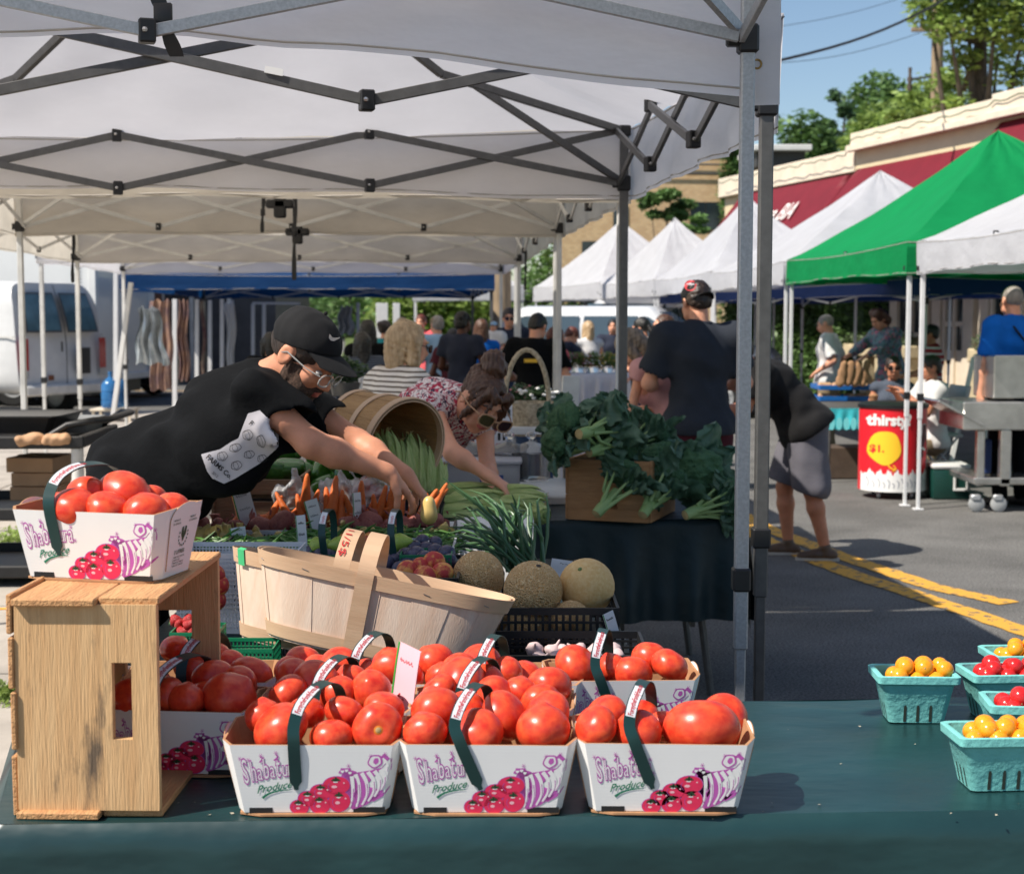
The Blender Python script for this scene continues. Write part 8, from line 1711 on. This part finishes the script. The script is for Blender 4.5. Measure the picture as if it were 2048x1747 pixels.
def plant(label, px, pyt, pyb, d, R, m=M_leafD, pot=M_gry, seed=1, name="potted_plant", flowers=None, grp=None, base=True):
    a, b = P(px, pyt, d), P(px, pyb, d); H_ = a.z-b.z; t = empty(name, b, 0, label, "plant", grp); MB().lathe([(0, 0), (R*.55, 0), (R*.7, H_*.35), (R*.66, H_*.35), (0, H_*.33)], 20, pot).build("pot", parent=t, smooth=40)
    V, F = leaf_cloud([(R*.4*math.cos(i*2.1), R*.4*math.sin(i*2.1), H_*(.45+.09*i), R*.6, R*.6, H_*.18) for i in range(6)], 900, R*.13, seed); mesh_np("foliage", V, F, m, t, smooth=0)
    if flowers:
        fb = MB(); r = random.Random(seed)
        for i in range(26): 
            c = Vector((r.uniform(-R, R), r.uniform(-R*.8, 0), H_*r.uniform(.5, 1.0))); fb.ball(c, (R*.10, R*.10, R*.07), 8, 5, flowers)
        fb.build("blossoms", parent=t)
    return t
plant("dark bushy plant in a grey pot behind the cap brim", 690, 715, 790, 8.6, .13, seed=3); plant("second dark plant beside the grey pot", 655, 735, 792, 9.2, .12, seed=4)
# white plastic bin
wb2 = tub("tall white translucent bin behind the bushel basket", 718, 850, 757, 850, 7.15, mat("white_bin_plastic", (.62, .61, .62), rough=.4, var=.05, transl=.35), .35, "bins on the next stall"); o = empty("folding_table", (wb2.location.x+.25, 7.4, 0), 0, "table of the next stall carrying the white bin and flowers", "table"); zz = wb2.location.z
MB().box((0, .0, zz-.02), (1.35, .7, .035), bev=.004, m=M_white).build("tabletop", parent=o)
for x in (-.6, .6):
    for y in (-.3, .3): MB().tube([(x, y, 0), (x, y, zz-.04)], .015, 8, M_gry).build("leg", parent=o)
ftable("pale table of the jar stall behind the corn", 830, 1240, 985, 6.6, .75, M_white, z=.80)
# wicker basket, bottle rack, cards, flowers
M_wick = mat("pale_wicker", lin(206, 190, 160), rough=.8, vscale=60, col2=lin(150, 134, 110), bump=.8, bscale=80, bdist=.004)
c = P(1062, 870, 7.2); wk = empty("wicker_basket", c, 0, "pale wicker basket with a tall hoop handle", "basket"); MB().lathe([(0, 0), (.09, 0), (.125, .14), (.13, .16), (.12, .16), (.085, .02), (0, .02)], 30, M_wick, wob=lambda a, z: 1+.03*math.sin(18*a)).build("bowl", parent=wk); MB().tube([(.125*math.cos(a)*.85-.02, 0, .15+.26*math.sin(a)) for a in [math.pi*i/16 for i in range(17)]], .012, 8, M_wick).build("hoop_handle", parent=wk)
rk = empty("bottle_rack", P(1003, 905, 6.9), 0, "small white rack card printed with rows of dark bottles", "display"); rb = MB(); rb.box((0, 0, .11), (.10, .012, .22), bev=.002, m=M_stk)
for r_ in range(3):
    for c_ in range(4): rb.box((-.034+.023*c_, -.008, .075+.055*r_), (.012, .004, .034), bev=.002, m=M_black)
put_text(rb, "SHOP LOCAL", lambda x, y: Vector((-.040+x, -.0075, .035+y)), .014, M_stx, bold=.02); rb.build("card", parent=rk, smooth=30)
lc = empty("logo_card", P(970, 905, 6.75), rad(20), "white card with a red oval beside the glass jars", "card"); lb_ = MB(); lb_.box((0, 0, .055), (.10, .004, .11), bev=.001, m=M_stk); lb_.ball((0, -.003, .06), (.035, .002, .042), 20, 8, M_stx); lb_.build("card", parent=lc)
FLG = "cut flowers on the next stall"
plant("white lisianthus bouquet in front of the leaning boards", 1085, 775, 850, 7.6, .12, M_leafD, mat("blue_vase", (.03, .08, .2), rough=.2), 6, "flower_bouquet", M_wpr, FLG)
plant("greenery and pink plumes beside the wicker handle", 1045, 770, 840, 7.9, .08, M_leafD, M_gry, 7, "flower_bouquet", mat("pink_blossom", lin(200, 130, 140), var=.2), FLG)
tag(MB().box(P(1140, 795, 8.2), (.10, .02, .24), rot=(0, .05, .3), bev=.003, m=M_dirtyw).build("white_board"), "small grey white board standing behind the broccoli", "board")
# white clothed flower table further off
a, b = G(1115, 745, .78), G(1245, 745, .78); a = P(1118, 748, 14.2); b = P(1240, 748, 14.2); zf = a.z
cloth_over("tablecloth", "white cloth over the flower table in the distance", Vector((a.x, 14.2, 0)), Vector((b.x+.1, 14.2, 0)), Vector((b.x+.1, 15.2, 0)), Vector((a.x, 15.2, 0)), zf, zf-.05, mat("white_table_linen", (.66, .65, .70), rough=.8, var=.04, vscale=3, bump=.3, bscale=8), 4, rip=.035, nx=40, side=.5)
o = empty("folding_table", ((a.x+b.x)/2, 14.7, 0), 0, "table hidden under the white linen", "table"); MB().box((0, 0, zf-.03), ((b.x-a.x)*.95, .9, .03), m=M_dirtyw).build("tabletop", parent=o)
for x in (-.24, .24): MB().tube([(x, 0, 0), (x, 0, zf-.04)], .02, 8, M_gry).build("leg", parent=o)
for i, (px, m_, lb) in enumerate([(1135, M_wpr, "white flowers at the left of the far flower table"), (1160, mat("pink_blossom", (1, 1, 1)), "pinkish flowers in the middle of the far flower table"), (1190, M_wpr, "white flowers at the right of the far flower table"), (1218, mat("yellow_blossom", (.7, .5, .1), var=.2), "yellow flowers by the grey tent leg on the far table")]): t = plant(lb, px, 706, 748, 14.6, .10, M_leafL, M_jar, 30+i, "flower_bouquet", m_, "flowers on the far white table")
# stroller
s_ = empty("stroller", ez(975, 15.2), rad(20), "blue and white stroller between the crowd and the tent legs", "stroller"); fm = MB()
for x in (-.22, .22): fm.tube([(x, -.3, .12), (x, .0, .55), (x, .38, 1.0)], .014, 8, M_alu).tube([(x, .32, .12), (x, 0, .55)], .014, 8, M_alu)
fm.tube([(-.22, .38, 1.0), (.22, .38, 1.0)], .016, 8, M_black).build("frame", parent=s_); MB().box((0, .02, .52), (.40, .42, .10), rot=(.3, 0, 0), bev=.03, m=C_blue, seg=2).box((0, .2, .78), (.40, .08, .5), rot=(-.35, 0, 0), bev=.03, m=C_lblue, seg=2).build("seat", parent=s_)
for x in (-.24, .24):
    for y in (-.3, .32): MB().lathe([(0, -.02), (.09, -.02), (.1, 0), (.09, .02), (0, .02)], 18, M_tyre, Matrix.Translation((x, y, .10)) @ Matrix.Rotation(math.pi/2, 4, 'Y')).build("wheel", parent=s_)
# ---------------------------------------------------------------- right side: drinks barrel, cooler, grill, table, trays
q = G(1799, 1000); tc_ = empty("drinks_barrel", q+Vector((0, .28, 0)), 0, "red drinks barrel with white thirsty lettering on small wheels", "drinks cooler"); tc_['label'] = "round red drinks barrel with white lettering on small casters"; S_ = FPX/q.y; Rr2 = 68/S_; z0, z1 = .07, P(1799, 818, q.y).z
M_coke = mat("red_wrap", lin(226, 36, 48), rough=.35, var=.04); MB().lathe([(0, z0), (Rr2, z0), (Rr2, z1), (0, z1)], 48, M_coke).build("barrel", parent=tc_, smooth=30); bo = COL.objects[-1]
MB().lathe([(0, z1+.001), (Rr2+.012, z1+.001), (Rr2+.014, z1+.03), (Rr2-.02, z1+.045), (0, z1+.048)], 48, M_black).build("lid", parent=tc_, smooth=40)
def cyl(o_): return lambda px, py: (lambda x: Vector((x, -math.sqrt(max(0, Rr2**2-x*x))-o_, P(1799, py, q.y).z)))(max(-Rr2*.998, min(Rr2*.998, (px-1799)/S_)))
g_ = MB(); C1, C2, C3 = cyl(.004), cyl(.007), cyl(.009)
ice = [(1732+i*2.3, 945+5*math.sin(i*.9)+3*math.sin(i*2.3)) for i in range(59)]; g_.add([C1(x, y) for x, y in ice]+[C1(x, 984) for x, y in ice], [(59+i, 60+i, i+1, i) for i in range(58)], M_wpr)
for i in range(14): stroke(g_, mat("ice_grey", lin(150, 155, 165), var=0), [(1738+i*9, 955+(i*7 % 12)), (1742+i*9, 965+(i*5 % 10)), (1740+i*9, 976)], 2, 1, C2, 3)
put_text(g_, "thirsty?", lambda x, y: C2(1738+x, 850-y), 30, M_wpr, bold=.045, sx=.92)
disc(g_, mat("bubble_yellow", lin(252, 200, 40), var=0), 1769, 896, 30, 34, C1, 28, .03, rings=8); stroke(g_, mat("bubble_yellow", (1, 1, 1)), [(1772, 925), (1780, 936), (1790, 938)], 3, 2, C1); stroke(g_, mat("bubble_yellow", (1, 1, 1)), [(1784, 930), (1790, 937), (1783, 942)], 2, 2, C1)
put_text(g_, "$1.", lambda x, y: C2(1742+x, 904-y), 20, M_coke, bold=.03)
bt_ = [(1846, 850), (1857, 850), (1857, 868), (1862, 884), (1863, 915), (1860, 930), (1862, 955), (1834, 955), (1836, 930), (1833, 910), (1838, 885), (1845, 868)]; g_.add([C1(1848, 905)]+[C1(x, y) for x, y in bt_], [(0, 1+i, 1+(i+1) % 12) for i in range(12)], mat("bottle_print", (.10, .01, .012), var=.2)); stroke(g_, M_wpr, bt_+[bt_[0]], 1.6, 1.6, C2, 2); stroke(g_, M_wpr, [(1838, 900), (1846, 897), (1856, 902)], 5, 4, C2)
g_.build("printed_wrap", parent=bo, smooth=0)
for a in (0.6, 2.2, 3.9, 5.4): MB().ball((Rr2*.7*math.cos(a), Rr2*.7*math.sin(a), .034), (.02, .034, .034), 10, 8, M_alu).build("caster", parent=tc_)
c0 = G(1906, 1000); k = FPX/c0.y; cw = 74/k; ch_ = P(1906, 928, c0.y).z; co2 = empty("cool_box", c0+Vector((0, .2, 0)), rad(-3), "dark green cool box with a white lid and white handle", "cool box")
MB().box((0, 0, ch_*.42), (cw, .36, ch_*.84), bev=.02, m=mat("green_cooler_plastic", (.006, .045, .035), rough=.35), seg=2, taper=(1.04, 1.04)).build("body", parent=co2, smooth=30); MB().box((0, 0, ch_*.92), (cw*1.05, .38, ch_*.15), bev=.025, m=M_white, seg=2).build("lid", parent=co2, smooth=30)
h_ = MB(); 
for dx in (-.055, .055): h_.box((cw*.24+dx, -.196, ch_*.55), (.02, .02, .17), bev=.004, m=M_white)
for dz in (-.08, .08): h_.box((cw*.24, -.197, ch_*.55+dz), (.13, .02, .022), bev=.004, m=M_white)
h_.build("handle", parent=co2, smooth=30)
gq = ez(1985, 12.2); gr_ = empty("grill_cart", gq, rad(0), "stainless steel grill cart with folding side shelf on casters", "grill cart"); gx = lambda px: P(px, 600, 12.0).x-gq.x; gzz = lambda py: P(1985, py, 12.0).z
def gbox(nm, px0, px1, py0, py1, y0, y1, m=M_chrome, bev=.01): return MB().box(((gx(px0)+gx(px1))/2, (y0+y1)/2, (gzz(py0)+gzz(py1))/2), (gx(px1)-gx(px0), y1-y0, gzz(py0)-gzz(py1)), bev=bev, m=m).build(nm, parent=gr_, smooth=30)
gbox("firebox", 1940, 2200, 805, 862, -.1, .6); gbox("hood", 2008, 2200, 712, 800, 0, .55); gbox("upright", 1972, 1988, 862, 975, -.08, 0); gbox("upright", 2018, 2040, 862, 975, -.1, -.02); gbox("lower_shelf", 1965, 2200, 958, 972, -.1, .6); gbox("gas_bottle", 2000, 2016, 885, 955, .1, .3, mat("navy_paint", (.01, .03, .12), var=.1))
MB().box((gx(1935), .2, gzz(828)), (.42, .62, .02), rot=(0, .50, 0), bev=.004, m=M_chrome).build("side_shelf", parent=gr_, smooth=30)
for px in (1975, 2020, 2150):
    w_ = MB().lathe([(0, -.02), (.055, -.02), (.065, -.012), (.065, .012), (.055, .02), (0, .02)], 20, mat("grey_caster", (1, 1, 1)), Matrix.Translation((gx(px), -.05, .066)) @ Matrix.Rotation(math.pi/2, 4, 'X')).build("caster", parent=gr_, smooth=40); MB().box((gx(px)-.01, -.05, .12), (.08, .06, .05), bev=.01, m=M_alu).build("fork", parent=w_)
# bistro table with teal cloth and trays
t, z, W_ = ftable("folding table with a teal drop pattern edge cloth", 1650, 1850, 815, 14.2, 1.0, M_gry)
tcl = MB(); a, b = P(1655, 818, 14.15), P(1742, 818, 14.15); M_teal1, M_teal2 = mat("teal_print", lin(60, 190, 200), rough=.7, var=.1), mat("blue_print", lin(40, 90, 170), rough=.7, var=0); tcl.grid(lambda u, v: Vector((a.x+(b.x-a.x)*u, a.y-.01-.02*math.sin(u*25)*v, a.z-.19*v)), 40, 6, M_teal1)
tcl.grid(lambda u, v: Vector((a.x+(b.x-a.x)*u, a.y+.8*v, a.z+.004)), 20, 4, M_teal1)
for i in range(6): x = a.x+(b.x-a.x)*(i+.5)/6; tcl.add([Vector((x+.030*math.cos(t_), a.y-.045, a.z-.13+.055*math.sin(t_)*(1 if math.sin(t_) > 0 else 1.2))) for t_ in [j*.52 for j in range(12)]], [tuple(range(12))], mat("teal_drop_print", lin(120, 220, 225), var=0))
o = tcl.build("tablecloth", smooth=60); tag(o, "teal cloth with rows of drop shapes on the bistro table", "tablecloth")
bt3 = ez(1690, 16.4); tray_t = empty("folding_table", bt3, 0, "table carrying the blue bread trays", "table"); zt2 = P(1690, 800, 16.4).z; MB().box((0, 0, zt2-.02), (.95, .7, .03), m=M_gry).build("tabletop", parent=tray_t)
for x in (-.4, .4):
    for y in (-.3, .3): MB().tube([(x, y, 0), (x, y, zt2-.03)], .016, 8, M_gry).build("leg", parent=tray_t)
M_btr = mat("blue_tray_plastic", (.01, .12, .40), rough=.4)
for py, lb in ((775, "upper blue bread tray under the paper bags"), (797, "lower blue bread tray")):
    q = P(1692, py, 16.2); t = empty("bread_tray", q, 0, lb, "tray", "blue bread trays"); W2 = .56; mb = MB(); mb.box((0, .25, -.02), (W2, .5, .012), m=M_btr)
    for y in (0, .5): mb.box((0, y, 0), (W2, .012, .05), bev=.003, m=M_btr)
    for x in (-W2/2, W2/2): mb.box((x, .25, 0), (.012, .5, .05), bev=.003, m=M_btr)
    mb.build("tray", parent=t, smooth=30)
    for i in range(4): V, F = sdf([cap((-.05, 0, 0), .035, (.05, 0, 0), .03)], .008, .01); o = mesh_np("bread_loaf", V, F, M_loaf); o.location = q+Vector((-.20+.13*i, .12+.03*(i % 2), .02)); o.rotation_euler.z = i; tag(o, "brown loaf in the "+lb.split(" bread")[0], "bread", "loaves in the blue trays")
M_pap = mat("brown_paper", lin(170, 130, 96), rough=.85, var=.12, vscale=8)
for i, px in enumerate((1680, 1696, 1712, 1728)):
    a = P(px, 770, 16.1); V, F = sdf([cap((0, 0, 0), .05, (.04, 0, .20), .035, (0, 1, 0), .6)], .008, .01, noise=wav(i, .006, 40)); o = mesh_np("paper_bag", V, F, M_pap); o.location = a+Vector((0, .02*i, .03)); tag(o, ["leftmost", "second", "third", "rightmost"][i]+" of the brown paper bags on the blue tray", "bag", "brown paper bags")
q = P(1752, 812, 14.3); MB().lathe([(0, 0), (.03, 0), (.042, .10), (.044, .102), (.04, .115), (0, .116)], 20, M_kraft).build("x"); o = COL.objects[-1]; o.name = "paper_cup"; o.location = (q.x, 14.4, z+.001); tag(o, "brown paper coffee cup on the bistro table", "cup")
def fchair(label, px, py_seat, d, rz):
    q = P(px, py_seat, d); t = empty("folding_chair", (q.x, q.y, 0), rad(rz), label, "chair", "folding chairs at the bistro table"); z = q.z; MB().box((0, 0, z), (.42, .40, .03), bev=.008, m=M_alu).build("seat", parent=t, smooth=30); MB().box((0, -.22, z+.33), (.42, .03, .26), rot=(.12, 0, 0), bev=.01, m=M_alu, seg=2).build("backrest", parent=t, smooth=30)
    for x in (-.2, .2): MB().tube([(x, -.26, z+.46), (x, -.16, z), (x, .24, 0)], .012, 8, M_alu).build("leg", parent=t); MB().tube([(x, .14, z), (x, -.24, 0)], .012, 8, M_alu).build("leg", parent=t)
fchair("folding chair under the seated man in pale grey", 1868, 868, 14.0, 95); fchair("folding chair under the seated woman in sunglasses", 1790, 866, 15.0, 170)
ab = empty("sandwich_board", P(1935, 800, 14.5), 0, "white framed easel board leaning beside the grill", "board"); ab.location.z = 0
MB().bar((-.18, 0, 0), (.08, .1, P(1958, 715, 14.5).z), .04, .03, m=M_white).bar((.16, 0, 0), (.22, .1, P(1958, 715, 14.5).z), .04, .03, m=M_white).bar((.08, .1, 1.2), (.22, .1, 1.2), .03, m=M_white).build("frame", parent=ab, smooth=0)
tag(MB().box(P(1895, 895, 14.6), (.36, .3, .22), rot=(0, 0, .2), bev=.004, m=M_box).build("cardboard_box"), "pale cardboard box on a shelf behind the folding chair", "box") if False else None
# cup carton under the table, dark storage below
tag(MB().box((P(1700, 940, 14.7).x, 14.8, .16), (.62, .4, .30), rot=(0, 0, .1), bev=.004, m=mat("dark_carton", (.10, .07, .05), var=.2)).build("storage_box", smooth=30), "dark brown box standing under the bistro table", "box")
